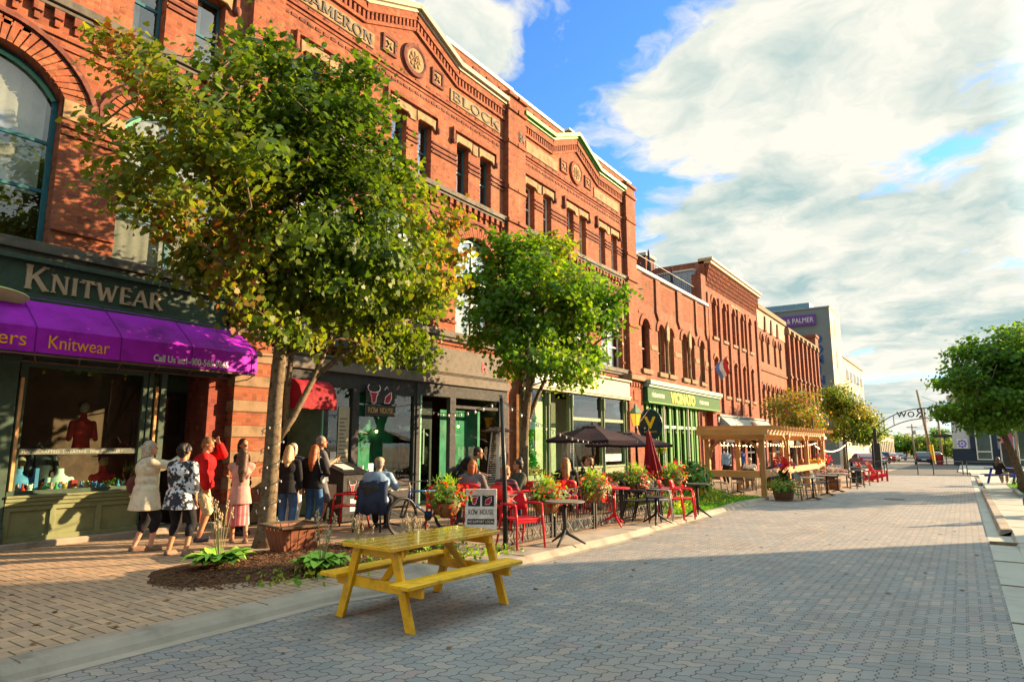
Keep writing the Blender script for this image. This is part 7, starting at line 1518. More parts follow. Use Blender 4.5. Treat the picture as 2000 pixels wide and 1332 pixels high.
# hung cloud of white board, small far screens at the side of the pergola
m = M(); m.ext([(-9.3, .95), (-7.75, .95), (-7.75, 1.45), (-9.3, 1.45)], 37.6, 37.65, axis='y'); 
t = thing('hung_banner', 'white banner with two lines of script on the brick building behind the pergola', 'sign', (-12, 40.5, 1.5)); solid('cloth', WHITE, t, [(S + .15, S + .17, 39.9, 42.6, 1.75, 2.45)]); text('Festival of Small Walls', .22, CHAR, t, (S + .171, 40.05, 2.15), name='lettering', thick=.001, sx=1.1) if False else None
for z, wd in ((2.2, 2.1), (1.98, 1.6)):
    m = M(); xs_ = np.linspace(0, wd, 40); m.tube([(S + .172, 40.15 + u, z + .05 * math.sin(u * 17) + .02 * math.sin(u * 41)) for u in xs_], .012, 4); m.build('script', mat('violet_script', (.2, .15, .35), .6), t)
# ------------------------------------------------------------ parked cars
def car(name, label, paint, suv=False, group=None):
    t = thing(name, label, 'car', local=True, group=group); W2 = .9; h = 1.66 if suv else 1.45; L = 4.5
    side = [(-2.2, .35), (2.15, .35), (2.25, .62), (2.1, .88), (1.2, 1.0), (.45, h - .04), (-.9, h), (-1.75, h - .12), (-2.1, 1.02), (-2.28, .7)] if suv else [(-2.2, .33), (2.2, .33), (2.28, .58), (2.1, .78), (1.1, .92), (.35, h - .06), (-.75, h), (-1.5, .98), (-2.15, .95), (-2.3, .6)]
    m = M(); n = len(side); vs = []
    for x, k in ((-W2, 0), (-W2 + .06, 1), (W2 - .06, 1), (W2, 0)):
        for y, z in side: u = max(0, (z - .95) / (h - .95)); s_ = 1 - .20 * u; vs.append((x * s_, y * (1 if k else .99), z + (0 if k else (-.02 if z > .6 else .02))))
    m.add(vs, [(r_ * n + i, r_ * n + (i + 1) % n, (r_ + 1) * n + (i + 1) % n, (r_ + 1) * n + i) for r_ in range(3) for i in range(n)] + [tuple(range(n)), tuple(3 * n + i for i in reversed(range(n)))]); m.build('body', paint, t, bevel=.05, seg=3)
    G = mat('car_glass', (.02, .025, .03), .06, spec=.9)
    def band(y0, y1, z0, z1, x): return [(x, y0, z0), (x, y1, z0), (x, y1, z1), (x, y0, z1)]
    for s in (-1, 1):
        m = M(); xa, xb = s * .905, s * .765; m.add([(xa, .95, 1.0), (xa, -1.55, 1.02), (xb, -1.25 if suv else -.95, h - .12), (xb, .38, h - .13)], [(0, 1, 2, 3)]); m.build('side_window', G, t, fix=False)
    m = M(); m.add([(-.72, 1.17, 1.02), (.72, 1.17, 1.02), (.62, .52, h - .12), (-.62, .52, h - .12)], [(0, 1, 2, 3)]); m.v = [(x, y + .03, z + .02) for x, y, z in m.v]; m.build('windscreen', G, t, fix=False)
    yb0, yb1 = (-2.12, -1.82) if suv else (-2.0, -1.0); m = M(); m.add([(-.72, yb0 - .02, 1.06), (.72, yb0 - .02, 1.06), (.62, yb1 - .02, h - .16), (-.62, yb1 - .02, h - .16)], [(0, 1, 2, 3)]); m.build('rear_window', G, t, fix=False)
    for x in (-1, 1):
        for y in (-1.38, 1.4):
            m = M(); m.T = Matrix.Translation((x * .86, y, .33)) @ Matrix.Rotation(R(90), 4, 'Y'); m.lathe([(.2, -.1), (.33, -.1), (.34, 0), (.33, .1), (.2, .1)], 20); w_ = m.build('wheel', BLACK, t); m = M(); m.T = Matrix.Translation((x * .9, y, .33)) @ Matrix.Rotation(R(90), 4, 'Y'); m.lathe([(.2, -.075), (.21, .075), (.05, .08)], 14); m.build('rim', STEEL, w_)
        part('tail_light', mat('tail_red', (.5, .02, .02), .2), t, lambda m: m.box(x * .55, x * .86, -2.335, -2.22, .78, .95) if not suv else m.box(x * .62, x * .87, -2.31, -2.2, .8, 1.1), .02); part('headlight', mat('headlamp', (.7, .7, .7), .1, spec=.9), t, lambda m: m.box(x * .5, x * .84, 2.1, 2.3, .62, .76), .03)
    part('number_plate', WHITE, t, lambda m: m.box(-.26, .26, -2.35, -2.29, .62, .74), 0); return t
pn = lambda n, c: mat(n, c, .25, metal=.3, vary=.05, bump=0, coat=.6)
place(car('parked_car', 'dark blue SUV parked at the right kerb beyond the barriers', pn('car_navy', (.02, .03, .06)), True), (-4.35, 100, gz(100) - .0), R(4))
CG = 'cars parked along the left side beyond the arch'
for i, (x, y, c, sv, lb, a) in enumerate(((-8.9, 79, (.40, .16, .20), 0, 'rose coloured car nearest in the left parked row', 20), (-9.4, 90, (.6, .62, .64), 0, 'white saloon second in the left parked row', 25), (-9.8, 98, (.45, .47, .5), 0, 'silver car third in the left parked row', 25), (-10, 106, (.05, .055, .06), 1, 'black SUV in the middle of the left parked row', 25), (-10.2, 116, (.35, .05, .05), 0, 'dark red car toward the end of the left parked row', 25), (-10.4, 128, (.6, .6, .6), 0, 'small white car near the end of the left parked row', 25), (-10.3, 142, (.12, .2, .3), 0, 'blue-grey car last in the left parked row', 25), (-3.6, 118, (.05, .12, .14), 1, 'dark green van behind the dark blue SUV', 4))):
    place(car('parked_car', lb, pn('car_paint_%d' % i, c), sv, CG if i < 7 else None), (x, y, gz(y)), R(a))
# ------------------------------------------------------------ people
def fuse(m, vox, it=4):
    """many overlapping pieces -> one continuous smooth skin"""
    me = bpy.data.meshes.new('f'); me.from_pydata(m.v, [], m.f); o = bpy.data.objects.new('f', me); COL.objects.link(o)
    r_ = o.modifiers.new('r', 'REMESH'); r_.mode = 'VOXEL'; r_.voxel_size = vox; r_.use_smooth_shade = True
    s_ = o.modifiers.new('s', 'SMOOTH'); s_.factor = .5; s_.iterations = it
    dg = bpy.context.evaluated_depsgraph_get(); out = bpy.data.meshes.new_from_object(o.evaluated_get(dg)); bpy.data.objects.remove(o); bpy.data.meshes.remove(me); return out
def put(me, name, mt, par):
    me.name = name; me.materials.clear(); me.materials.append(mt)
    for p in me.polygons: p.use_smooth = True
    o = bpy.data.objects.new(name, me); link(o, par); return o
def ik(S_, T_, a, b, pole):
    S_, T_, pole = Vector(S_), Vector(T_), Vector(pole); d_ = T_ - S_; L = min(d_.length, (a + b) * .995); d_.normalize(); T_ = S_ + d_ * L
    x = (a * a - b * b + L * L) / (2 * L); h = math.sqrt(max(0, a * a - x * x)); n = pole - d_ * pole.dot(d_); n.normalize(); return S_ + d_ * x + n * h, T_
SKIN = mat('skin_light', (.50, .27, .17), .5, vary=.12, bump=.05); SKIN2 = mat('skin_tan', (.42, .20, .11), .5, vary=.12, bump=.05); SKIN3 = mat('skin_pink', (.56, .28, .20), .5, vary=.12, bump=.05)
def cloth(name, c=(.3, .3, .3), **k): return mat('cloth_' + name, c, .85, vary=.25, vs=7, bump=.35, bs=28, spec=.15, **k)
def hairm(name, c=(.2, .1, .05)): return mat('hair_' + name, c, .55, vary=.55, vs=26, bump=.6, bs=90, spec=.4)
SEATED = []
def person(label, x, y, z, face, H=1.70, skin=SKIN, sit=False, lean=0.0, twist=0.0, hands=None, top=None, sleeve=.95, hem=.02, loose=.02, bottom=None, blen=.95, skirt=None, shoes=None, hair=None, hs='short', hl=.3, cap=None, head=(0, 0), feet=None, vox=.013, build=1.0, group=None, extra=None, detail=True, poles={}):
    """face: heading in degrees, 0 looks along +Y, positive turns to -X; head=(turn, nod); hands: {'R': point, 'L': point} in body space"""
    k = H / 1.70; t = thing('person', label, 'person', (x, y, z), group, local=True); hands = hands or {}
    pz = .50 if sit else .93; pel = Vector((0, 0, pz)); ln = R(lean); up_ = Vector((0, math.sin(ln), math.cos(ln))); tw = Matrix.Rotation(R(twist), 3, 'Z')
    P = lambda h, sx=0, fy=0: pel + up_ * h + tw @ Vector((sx, fy * math.cos(ln), -fy * math.sin(ln)))
    rot = Matrix.Rotation(-ln, 3, 'X'); b_ = build
    hc = P(.67, 0, .02); hr = Matrix.Rotation(R(head[0] + twist), 3, 'Z') @ Matrix.Rotation(R(-head[1]), 3, 'X'); HP = lambda a, b, c: hc + hr @ Vector((a, b, c))
    body = M()
    body.ell(P(.0), (.16 * b_, .115 * b_, .13), 14, 10, rot); body.ell(P(.14), (.135 * b_, .10 * b_, .15), 14, 10, rot); body.ell(P(.34), (.158 * b_, .11 * b_, .19), 14, 10, rot); body.cap(P(.455, -.14), P(.455, .14), .062, .062)
    body.cap(P(.45), HP(0, -.01, -.06), .06, .05); body.ell(hc + hr @ Vector((0, -.008, .02)), (.076, .094, .098), 16, 12, hr); body.ell(HP(0, .022, -.045), (.058, .066, .072), 14, 10, hr)
    if detail:
        body.ell(HP(0, .098, -.012), (.013, .018, .024), 8, 6, hr); body.ell(HP(0, .088, -.062), (.026, .012, .010), 8, 6, hr); body.ell(HP(0, .082, -.10), (.022, .018, .018), 8, 6, hr)
        for s in (-1, 1): body.ell(HP(s * .078, -.005, -.01), (.010, .020, .030), 8, 6, hr)
    J = {}
    for s, nm in ((1, 'R'), (-1, 'L')):
        sh = P(.45, s * .185 * (.6 + .4 * b_)); tgt = Vector(hands.get(nm, (s * .25, .06, pz - .12) if not sit else (s * .16, .36, .66)))
        el, wr = ik(sh, tgt, .275, .25, poles.get(nm, (s * .55, -.75, -.5))); J[nm] = (sh, el, wr); body.cap(sh, el, .050, .042); body.cap(el, wr, .041, .028)
        f = (wr - el).normalized(); sd_ = f.cross(Vector((0, 0, 1)) if abs(f.z) < .8 else Vector((0, 1, 0))).normalized(); nn = sd_.cross(f)
        pc = wr + f * .045; body.ell(pc, (.036, .017, .048), 10, 8, Matrix((sd_, nn, f)).transposed())
        for i, (o_, ln_) in enumerate(((-.026, .062), (-.009, .072), (.009, .068), (.025, .052))):
            a0 = pc + f * .035 + sd_ * o_; a1 = a0 + f * ln_ * .55 + nn * .008; a2 = a1 + f * ln_ * .42 + nn * .028; body.cap(a0, a1, .0095, .0085, 8); body.cap(a1, a2, .0085, .007, 8)
        a0 = wr + f * .03 + sd_ * (-.03) * s; a1 = a0 + f * .03 - sd_ * .028 * s + nn * .012; body.cap(a0, a1, .0115, .010, 8); body.cap(a1, a1 + f * .03 + nn * .01, .010, .008, 8)
        hp = pel + Vector((s * .088 * b_, 0, -.03)); ft = Vector((feet or {}).get(nm, (s * .10, .015 if not sit else .40, .075)))
        kn, an = ik(hp, ft, .43, .43, (s * .08, 1, .25)); J['k' + nm] = (hp, kn, an); body.cap(hp, kn, .082 * b_, .056); body.cap(kn, an, .055, .036); body.ell(kn.lerp(an, .3) + Vector((0, -.018, 0)), (.048, .05, .11), 10, 8)
        fd = Vector((s * .02, 1, 0)).normalized(); body.cap(an + Vector((0, -.025, -.035)), an + fd * .13 + Vector((0, 0, -.048)), .034, .026)
    put(fuse(body, .0105 if detail else vox * 1.25), 'body', skin, t)
    g = M()
    if top:
        e = loose; g.ell(P(.02), (.165 * b_ + e, .12 * b_ + e, .14), 16, 10, rot); g.ell(P(.16), (.142 * b_ + e, .108 * b_ + e, .16), 16, 10, rot); g.ell(P(.34), (.165 * b_ + e, .118 * b_ + e, .185), 16, 10, rot); g.cap(P(.452, -.145), P(.452, .145), .070 + e * .3, .070 + e * .3)
        for nm in 'RL':
            sh, el, wr = J[nm]; u = sleeve * 2; g.cap(sh, sh.lerp(el, min(1, u)), .056 + e * .5, .050 + e * .5)
            if u > 1: g.cap(el, el.lerp(wr, u - 1), .049 + e * .5, .036 + e * .55)
        if hem > .03 and not sit: a, c = P(.05), P(-hem); g.frust((c.x, c.y, c.z), (.17 * b_ + e + hem * .16, .125 * b_ + e + hem * .16), (a.x, a.y, a.z), (.15 * b_ + e, .115 * b_ + e))
        put(fuse(g, vox), 'top', top, t)
    if skirt:
        g = M(); a, c = P(.06), Vector((0, .02, skirt[0])); n = 30
        g.frust((c.x, c.y, c.z), (skirt[1], skirt[1] * .8), (a.x, a.y, a.z), (.15 * b_, .12 * b_), 30); put(fuse(g, vox), 'skirt', skirt[2], t)
    if bottom:
        g = M(); g.ell(P(-.01), (.168 * b_, .124 * b_, .135), 14, 10)
        for nm in 'RL':
            hp, kn, an = J['k' + nm]; u = blen * 2; g.cap(hp, hp.lerp(kn, min(1, u)), .100 * b_, .082 if u >= 1 else .088)
            if u > 1: g.cap(kn, kn.lerp(an, u - 1), .081, .060); g.ell(kn.lerp(an, .3) + Vector((0, -.018, 0)), (.064, .066, .13), 10, 8)
        put(fuse(g, vox), 'trousers', bottom, t)
    if shoes:
        for nm, s in (('R', 1), ('L', -1)):
            g = M(); an = J['k' + nm][2]; fd = Vector((s * .02, 1, 0)); g.cap(an + Vector((0, -.03, -.035)), an + fd * .14 + Vector((0, 0, -.042)), .043, .036); g.box(an.x - .042, an.x + .042, an.y - .07, an.y + .175, an.z - .078, an.z - .045); put(fuse(g, .012, 2), 'shoe', shoes, t)
    if hair:
        g = M(); g.ell(HP(0, -.022, .035), (.086, .096, .094), 16, 12, hr); g.ell(HP(0, -.05, -.02), (.078, .062, .085), 14, 10, hr)
        if hs == 'curly':
            rr = random.Random(int(x * 100 + y * 1000))
            for _ in range(70):
                v = Vector((rr.gauss(0, 1), rr.gauss(0, 1) - .4, rr.gauss(0, 1) + .35)).normalized(); g.ell(HP(v.x * .095, -.025 + v.y * .10, .028 + v.z * .10), .026, 6, 5)
        if hs == 'long':
            b0 = HP(0, -.07, -.02); b1 = P(.62 - hl, 0, -.135); g.cap(b0, b1.lerp(b0, .35), .078, .088); g.cap(b1.lerp(b0, .4), b1, .085, .045)
            for s in (-1, 1): g.cap(HP(s * .07, -.02, .0), P(.50, s * .085, -.05), .032, .036)
        if hs == 'bob':
            for s in (-1, 1): g.cap(HP(s * .066, -.03, .02), HP(s * .068, -.03, -.11), .04, .034)
            g.cap(HP(0, -.065, 0), HP(0, -.075, -.12), .07, .055)
        if hs == 'bun': g.ell(HP(0, -.05, .125), .045, 10, 8)
        put(fuse(g, .010, 2), 'hair', hair, t)
    if cap:
        g = M(); g.ell(HP(0, -.012, .05), (.092, .104, .078), 16, 10, hr); g.ell(HP(0, .10, .045), (.07, .075, .010), 14, 6, hr); put(fuse(g, .010, 2), 'cap', cap, t)
    if detail:
        for s in (-1, 1): g = M(); g.ell(HP(s * .031, .083, .012), (.011, .008, .007), 8, 6, hr); g.build('eye', mat('eye_dark', (.03, .02, .015), .2), t, smooth=True)
        g = M(); g.ell(HP(0, .098, -.062), (.022, .006, .006), 8, 6, hr); g.build('mouth', mat('lips', (.35, .10, .09), .5), t, smooth=True)
    if extra: extra(t, P, HP, J)
    if sit: SEATED.append((label, x, y, z, face))
    for o in t.children:
        if o.type == 'MESH': o.data.transform(Matrix.Scale(k, 4))
    t.rotation_euler = (0, 0, R(face)); return t
BLK = cloth('black', (.018, .018, .022)); NAVYC = cloth('navy', (.03, .045, .09)); JEANS = cloth('denim', (.05, .13, .30)); CREAMC = cloth('cream', (.62, .56, .43)); KHAKI = cloth('khaki', (.46, .38, .24)); GREYC = cloth('grey', (.13, .13, .14)); SHOE = mat('shoe_dark', (.03, .035, .06), .5); SANDAL = mat('sandal', (.20, .12, .08), .6)
GREYH = hairm('grey', (.42, .37, .29)); BROWNH = hairm('brown', (.085, .04, .02)); BLACKH = hairm('black', (.02, .015, .013)); REDH = hairm('auburn', (.34, .09, .025)); BLONDE = hairm('blonde', (.48, .33, .16)); SALT = hairm('salt', (.22, .20, .18))
# printed tunic: black sprays on white, a woven pattern of the cloth itself
def print_mat():
    m, n = base_mat('cloth_floral'); a = n.noise(n.obj, 9, 5, .7); b = n.noise(n.vm('ADD', n.obj, (3, 7, 1)), 20, 3, .6)
    c = n.ramp(n.m('ADD', n.m('MULTIPLY', a, .75), n.m('MULTIPLY', b, .25)), [(.485, (.60, .62, .66)), (.505, (.02, .022, .035))]); n.l.new(c, n.b.inputs['Base Color']); n.b.inputs['Roughness'].default_value = .8; return m
def stripe_mat(name, c1, c2, f, axis=0):
    m, n = base_mat(name); q = n.sep(n.obj)[axis]; s_ = n.m('SINE', n.m('MULTIPLY', q, f)); n.l.new(n.ramp(s_, [(.35, c1), (.65, c2)]), n.b.inputs['Base Color']); n.b.inputs['Roughness'].default_value = .85; return m
FLORAL = print_mat(); PINKC = cloth('pink', (.52, .27, .24)); PLEAT = stripe_mat('cloth_pleat', (.55, .10, .12), (.62, .32, .30), 90); BLUESH = cloth('pale_blue', (.22, .33, .48))
def bag(col, c, s=1.0, strap=None):
    def f(t, P, HP, J):
        g = M(); g.ell(c, (.06 * s, .13 * s, .15 * s), 14, 10); g.box(c[0] - .05 * s, c[0] + .05 * s, c[1] - .11 * s, c[1] + .11 * s, c[2] - .14 * s, c[2] + .04 * s); put(fuse(g, .014), 'handbag', col, t)
        g = M(); sh = P(.50, (.13 if c[0] > 0 else -.13) * (strap or 1)); g.tube([(c[0], c[1] + .08, c[2] + .12), tuple(sh + Vector((0, .10, -.03))), tuple(sh + Vector((0, 0, .045))), tuple(sh + Vector((0, -.11, -.04))), (c[0], c[1] - .08, c[2] + .12)], .010, 6); g.build('strap', col, t)
    return f
BAGB = mat('bag_brown', (.13, .04, .03), .6); BAGK = mat('bag_black', (.02, .02, .022), .5)
person('woman in a long cream cardigan and black capris raising her hand ahead', -10.33, 5.19, .1, -12, 1.62, SKIN3, hands={'R': (.12, .44, 1.44), 'L': (-.05, .46, 1.38)}, top=CREAMC, sleeve=.9, hem=.30, loose=.045, bottom=BLK, blen=.68, shoes=SANDAL, hair=GREYH, hs='bob', head=(-14, 0), build=1.14, extra=bag(BAGB, (-.27, -.10, 1.02), 1.0), feet={'R': (.10, .10, .075), 'L': (-.10, -.08, .075)})
person('woman with curly black hair in a black and white floral tunic seen from behind', -9.5, 5.28, .1, 22, 1.56, SKIN2, hands={'R': (.27, .02, .78), 'L': (-.14, .30, 1.22)}, top=FLORAL, sleeve=.72, hem=.22, loose=.045, bottom=BLK, blen=.66, shoes=SANDAL, hair=BLACKH, hs='curly', head=(-8, 6), build=1.20, extra=bag(BAGK, (.24, .06, .98), .75, -1), feet={'R': (.16, 0, .075), 'L': (-.15, 0, .075)})
person('man in a red jacket and khaki shorts shading his eyes with one hand', -10.55, 6.2, .1, -35, 1.68, SKIN2, hands={'R': (.25, .10, .86), 'L': (-.02, .235, 1.60)}, poles={'L': (-.5, 1, -.55)}, top=cloth('red', (.48, .012, .015)), sleeve=.92, hem=.05, loose=.055, bottom=KHAKI, blen=.50, shoes=SHOE, hair=hairm('ginger', (.22, .10, .04)), hs='short', head=(-14, 20), build=1.18, lean=4)
person('woman in a pink dress and pleated skirt with long brown hair, arms crossed', -9.9, 6.5, .1, 62, 1.50, SKIN2, hands={'R': (-.12, .22, 1.16), 'L': (.13, .23, 1.12)}, top=PINKC, sleeve=.95, hem=.24, loose=.022, skirt=(.30, .20, PLEAT), hair=BROWNH, hs='long', hl=.42, head=(28, 0), build=.94, shoes=SANDAL, feet={'R': (.13, -.14, .075), 'L': (-.08, .1, .075)})
person('woman in dark clothes half hidden behind the big maple trunk', -10.75, 7.05, .1, -60, 1.66, SKIN2, top=BLK, hem=.08, bottom=BLK, hair=BLACKH, hs='bob', shoes=SHOE, head=(-30, 0), hands={'R': (.15, .3, 1.25)})
person('blonde woman in a black top and blue jeans right of the maple trunk', -10.28, 7.7, .1, 40, 1.54, SKIN, top=BLK, hem=.16, loose=.03, bottom=JEANS, blen=.97, shoes=SHOE, hair=BLONDE, hs='long', hl=.22)
person('grey-haired woman in a navy top and white trousers facing the restaurant door', -10.75, 8.15, .1, 35, 1.58, SKIN, top=NAVYC, sleeve=.8, hem=.08, bottom=cloth('white', (.66, .63, .58)), blen=.92, shoes=SANDAL, hair=GREYH, hs='bob', head=(-30, 0))
person('woman with long auburn hair, black jacket and blue jeans carrying a pale handbag', -10.2, 8.22, .1, 28, 1.55, SKIN, top=BLK, hem=.10, loose=.04, bottom=JEANS, blen=.97, shoes=SHOE, hair=REDH, hs='long', hl=.34, hands={'R': (.18, .2, 1.12)}, extra=bag(mat('bag_pale', (.30, .36, .36), .6), (.20, .0, 1.02), .62))
person('tall grey-haired man in a dark shirt and grey shorts at the restaurant door', -10.65, 8.72, .1, -25, 1.72, SKIN2, top=GREYC, sleeve=.48, hem=.10, loose=.03, bottom=GREYC, blen=.50, shoes=SHOE, hair=SALT, hs='short', hands={'R': (.20, .26, 1.26), 'L': (-.1, .28, 1.2)}, build=1.08, head=(-20, 0))
def jacket(t, P, HP, J):
    g = M(); vs = []
    for i in range(9):
        u = -1 + i / 4
        for z, y_ in ((.86, -.19), (.87, -.25), (.60, -.30), (.30, -.31 - .03 * (i % 2))): vs.append((u * (.25 + .04 * (.86 - z)), y_ - .02 * math.sin(i * 2), z + .02 * math.sin(i * 1.7)))
    g.add(vs, [(4 * i + j, 4 * i + j + 1, 4 * i + 5 + j, 4 * i + 4 + j) for i in range(8) for j in range(3)]); o = g.build('draped_jacket', NAVYC, t, smooth=True, fix=False); s_ = o.modifiers.new('s', 'SOLIDIFY'); s_.thickness = .03
person('man in pale blue shirt and cap seated back-turned, jacket on the chair', -9.18, 8.87, .1, 32, 1.78, SKIN, sit=True, top=BLUESH, sleeve=.45, loose=.035, bottom=BLK, hair=SALT, hs='short', cap=cloth('cap_tan', (.38, .28, .18)), hands={'R': (.2, .40, .78), 'L': (-.2, .40, .78)}, lean=12, build=1.2, shoes=SHOE, extra=jacket)
person('waitress in black bending over the patio table', -8.9, 10.9, .08, -60, 1.70, SKIN2, top=BLK, sleeve=.5, bottom=BLK, hair=BLACKH, hs='short', lean=42, hands={'R': (.15, .62, .85), 'L': (-.15, .58, .95)}, head=(0, 10), shoes=SHOE)
person('red-haired woman seated at the patio table with her back to the street', -8.05, 10.35, .09, 20, 1.68, SKIN, sit=True, top=GREYC, bottom=BLK, hair=REDH, hs='bob', loose=.035)
person('curly-haired child in a dark striped jacket beside the black pole', -7.35, 10.5, .08, 10, 1.55, SKIN, sit=True, top=stripe_mat('cloth_stripe', (.03, .03, .05), (.25, .05, .06), 60, 2), bottom=NAVYC, hair=hairm('sandy', (.30, .16, .06)), hs='curly', head=(-30, 0))
person('woman with dark hair in a bun and a dark green top facing the child', -7.75, 11.55, .06, 150, 1.72, SKIN2, sit=True, top=cloth('moss', (.05, .06, .045)), bottom=BLK, hair=BLACKH, hs='bun', head=(-25, 0), build=1.1)
person('woman with long auburn hair seated left of the nearer plum parasol pole', -7.5, 13.1, .05, 30, 1.74, SKIN, sit=True, top=BLK, bottom=BLK, hair=hairm('copper', (.30, .12, .03)), hs='long', hl=.36, loose=.035)
person('bald man at the patio table behind the long-haired woman', -8.5, 14.9, .03, 170, 1.74, SKIN3, sit=True, top=GREYC, bottom=BLK, hair=None)
person('dark-haired woman leaning in under the plum parasol', -7.95, 14.25, .04, 100, 1.70, SKIN2, sit=True, top=BLK, bottom=BLK, hair=BLACKH, hs='bob', lean=10)
person('man with cropped hair resting his chin on his hands under the plum parasol', -7.55, 14.65, .04, 125, 1.76, SKIN3, sit=True, top=BLK, bottom=NAVYC, hair=hairm('ginger'), hs='short', lean=12, hands={'R': (.05, .30, 1.02), 'L': (-.05, .30, 1.0)}, build=1.1)
far = dict(detail=False, vox=.022)
person('dark-haired diner outside the green restaurant beside the bush', -9.2, 24.6, gz(24), -120, 1.70, SKIN2, sit=True, top=BLK, bottom=BLK, hair=BLACKH, hs='long', hl=.2, **far); person('second dark-clad diner outside the green restaurant', -9.6, 25.6, gz(25), 150, 1.72, SKIN2, sit=True, top=GREYC, bottom=BLK, hair=BLACKH, **far)
person('grey-haired diner in a white shirt inside the pergola', -7.45, 28.5, gz(28), 20, 1.76, SKIN, sit=True, top=cloth('white'), bottom=KHAKI, hair=GREYH, build=1.15, **far); person('dark-haired diner in navy inside the pergola', -6.55, 28.7, gz(28), 40, 1.66, SKIN2, sit=True, top=NAVYC, bottom=BLK, hair=BROWNH, hs='bob', **far)
person('waiter in a pale shirt standing at the back of the pergola', -9.6, 32.5, gz(32), 60, 1.76, SKIN, top=BLUESH, bottom=BLK, hair=BROWNH, **far); person('waiter in dark blue standing at the back of the pergola', -9.1, 33.4, gz(33), 80, 1.80, SKIN, top=cloth('royal', (.05, .09, .30)), bottom=BLK, hair=BLACKH, **far)
person('diner in bright blue on the left in the pergola far bay', -7.3, 33.0, gz(33), 150, 1.74, SKIN, sit=True, top=cloth('bright_blue', (.04, .10, .50)), bottom=BLK, hair=BROWNH, **far); person('diner in bright blue on the right in the pergola far bay', -6.6, 32.2, gz(32), 30, 1.70, SKIN, sit=True, top=cloth('bright_blue'), bottom=BLK, hair=BLACKH, hs='bob', **far)
person('red-haired diner in orange at the street side of the pergola', -6.45, 34.0, gz(34), 20, 1.68, SKIN3, sit=True, top=cloth('orange', (.5, .14, .05)), bottom=BLK, hair=REDH, hs='bob', **far); person('diner in pink at the far end of the pergola', -6.4, 35.7, gz(35), 160, 1.70, SKIN, sit=True, top=PINKC, bottom=BLK, hair=BROWNH, **far)
person('person in a white cap and striped shirt beyond the pergola', -7.0, 42.5, gz(42), -40, 1.75, SKIN, top=stripe_mat('cloth_sailor', (.03, .04, .08), (.6, .6, .6), 70, 2), bottom=NAVYC, hair=BLACKH, cap=cloth('white'), **far)
person('long-haired woman seated at the small blue picnic table', 1.34, 39.96, gz(40) + .12, -30, 1.68, SKIN, sit=True, top=BLK, bottom=KHAKI, hair=BROWNH, hs='long', hl=.25, **far)
person('passer-by in dark clothes with a bright blue bag at the right edge', 1.42, 20.3, gz(20) + .11, 10, 1.5, SKIN, sit=True, top=NAVYC, bottom=BLK, hair=BROWNH, extra=bag(mat('bag_blue', (.03, .08, .5), .5), (-.30, .1, .42), 1.0), **far)

WHO = {'red-haired woman seated': 'red-haired woman', 'curly-haired child': 'curly-haired child', 'woman with dark hair in a bun': 'woman with the bun', 'woman with long auburn hair seated': 'long-haired auburn woman', 'bald man': 'bald man', 'dark-haired woman leaning': 'dark-haired woman leaning in', 'man with cropped hair': 'man resting his chin',
       'dark-haired diner outside': 'dark-haired diner outside the green restaurant', 'second dark-clad': 'second dark-clad diner outside', 'grey-haired diner': 'white-shirted diner', 'dark-haired diner in navy': 'diner in navy', 'diner in bright blue on the left': 'left one of two in bright blue', 'diner in bright blue on the right': 'right one of two in bright blue', 'red-haired diner': 'diner in orange', 'diner in pink': 'diner in pink'}
for lb, x, y, z, f in SEATED:
    w_ = [v for k_, v in WHO.items() if lb.startswith(k_)]
    if not w_: continue
    near = y < 20; c = dup(ac if near else bc, (x, y, z), R(f), ('red plastic armchair' if near else 'rattan bistro chair') + ' taken by the ' + w_[0])
for x, y, lb in ((-8.15, 11.0, 'square patio table between the bun-haired woman and the child'), (-8.2, 13.75, 'square patio table under the nearer plum parasol'), (-9.55, 9.5, 'square patio table in front of the man in the cap')): dup(bt, (x, y, gz(y) + .1), R(10), lb)
t = thing('bench', 'low timber bench under the passer-by at the right edge', 'bench', (1.42, 20.3, gz(20) + .11)); m = M(); m.box(1.2, 1.9, 20.1, 20.5, gz(20) + .46, gz(20) + .51); m.build('seat', CEDAR, t)
for xx in (1.25, 1.8): m = M(); m.box(xx, xx + .06, 20.14, 20.46, gz(20) + .1, gz(20) + .46); m.build('leg', CEDZ, t)
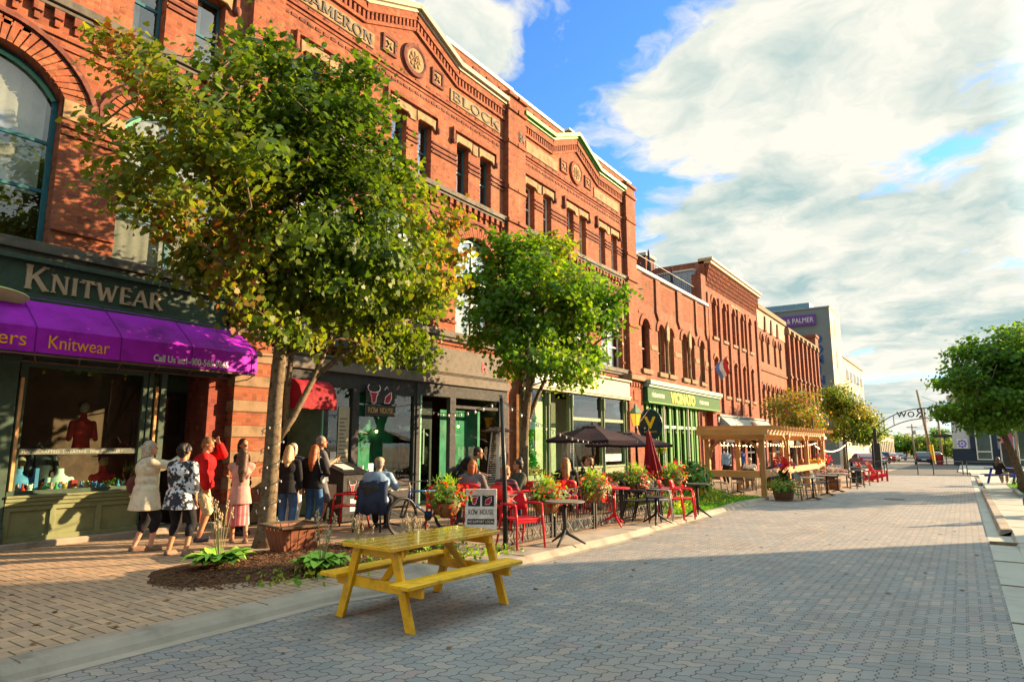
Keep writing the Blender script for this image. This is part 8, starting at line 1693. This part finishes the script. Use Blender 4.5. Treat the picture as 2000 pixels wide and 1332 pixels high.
# ------------------------------------------------------------ pieces that stand apart become parts of their own
def islands(o, tol=.004):
    me = o.data; n = len(me.vertices); par = list(range(n))
    def find(a):
        while par[a] != a: par[a] = par[par[a]]; a = par[a]
        return a
    for e in me.edges:
        a, b = find(e.vertices[0]), find(e.vertices[1])
        if a != b: par[a] = b
    co = [v.co for v in me.vertices]; box = {}
    for i in range(n):
        r_ = find(i); c = co[i]; q = box.setdefault(r_, [c.x, c.y, c.z, c.x, c.y, c.z])
        q[0] = min(q[0], c.x); q[1] = min(q[1], c.y); q[2] = min(q[2], c.z); q[3] = max(q[3], c.x); q[4] = max(q[4], c.y); q[5] = max(q[5], c.z)
    ks = list(box)
    for i, a in enumerate(ks):
        for b in ks[i + 1:]:
            A, B = box[a], box[b]
            if all(A[k] <= B[k + 3] + tol and B[k] <= A[k + 3] + tol for k in range(3)): par[find(a)] = find(b)
    return [find(i) for i in range(n)]
def split(o):
    lab = islands(o); roots = sorted(set(lab))
    if len(roots) < 2 or len(roots) > 90: return
    me = o.data; smooth = me.polygons[0].use_smooth
    for k, r_ in enumerate(roots):
        ids = [i for i, q in enumerate(lab) if q == r_]; mp = {v: i for i, v in enumerate(ids)}
        nm = bpy.data.meshes.new(o.name.split('.')[0]); nm.from_pydata([me.vertices[i].co[:] for i in ids], [], [[mp[v] for v in p.vertices] for p in me.polygons if p.vertices[0] in mp])
        for m_ in me.materials: nm.materials.append(m_)
        if smooth:
            for p in nm.polygons: p.use_smooth = True
        if k == 0: o.data = nm
        else: c = o.copy(); c.data = nm; COL.objects.link(c)
SPLIT = {'arch_voussoirs', 'impost_stone', 'parapet_pendant', 'sill', 'arch_band', 'wall_pier', 'pier_cap', 'shop_posts', 'shop_post', 'bulkhead', 'entrance_panelling', 'corbel', 'impost_band', 'colonnette', 'parapet_panel', 'tan_stonework', 'hood_mould', 'label_stop', 'coping', 'shop_frame', 'brick_pier', 'door_jamb', 'shop_transom', 'end_chimney', 'ledge', 'dark_pilaster', 'party_wall', 'pier_band', 'arch_hood', 'tie_bar', 'post', 'pedals', 'grips', 'spandrel', 'party_parapet', 'fascia', 'sign_board', 'display_shelf', 'inner_backing', 'slit_window', 'rail', 'notice', 'limb', 'string_course', 'pier_ornament', 'corbel_table', 'dark_headers', 'flower_heads', 'print'}
for o in [o for o in list(COL.objects) if o.type == 'MESH' and o.parent and o.name.split('.')[0] in SPLIT and o.parent.get('category') in ('building', 'arch', 'bicycle', 'fence', 'host stand', 'tree', 'plant', 'sandwich board')]: split(o)
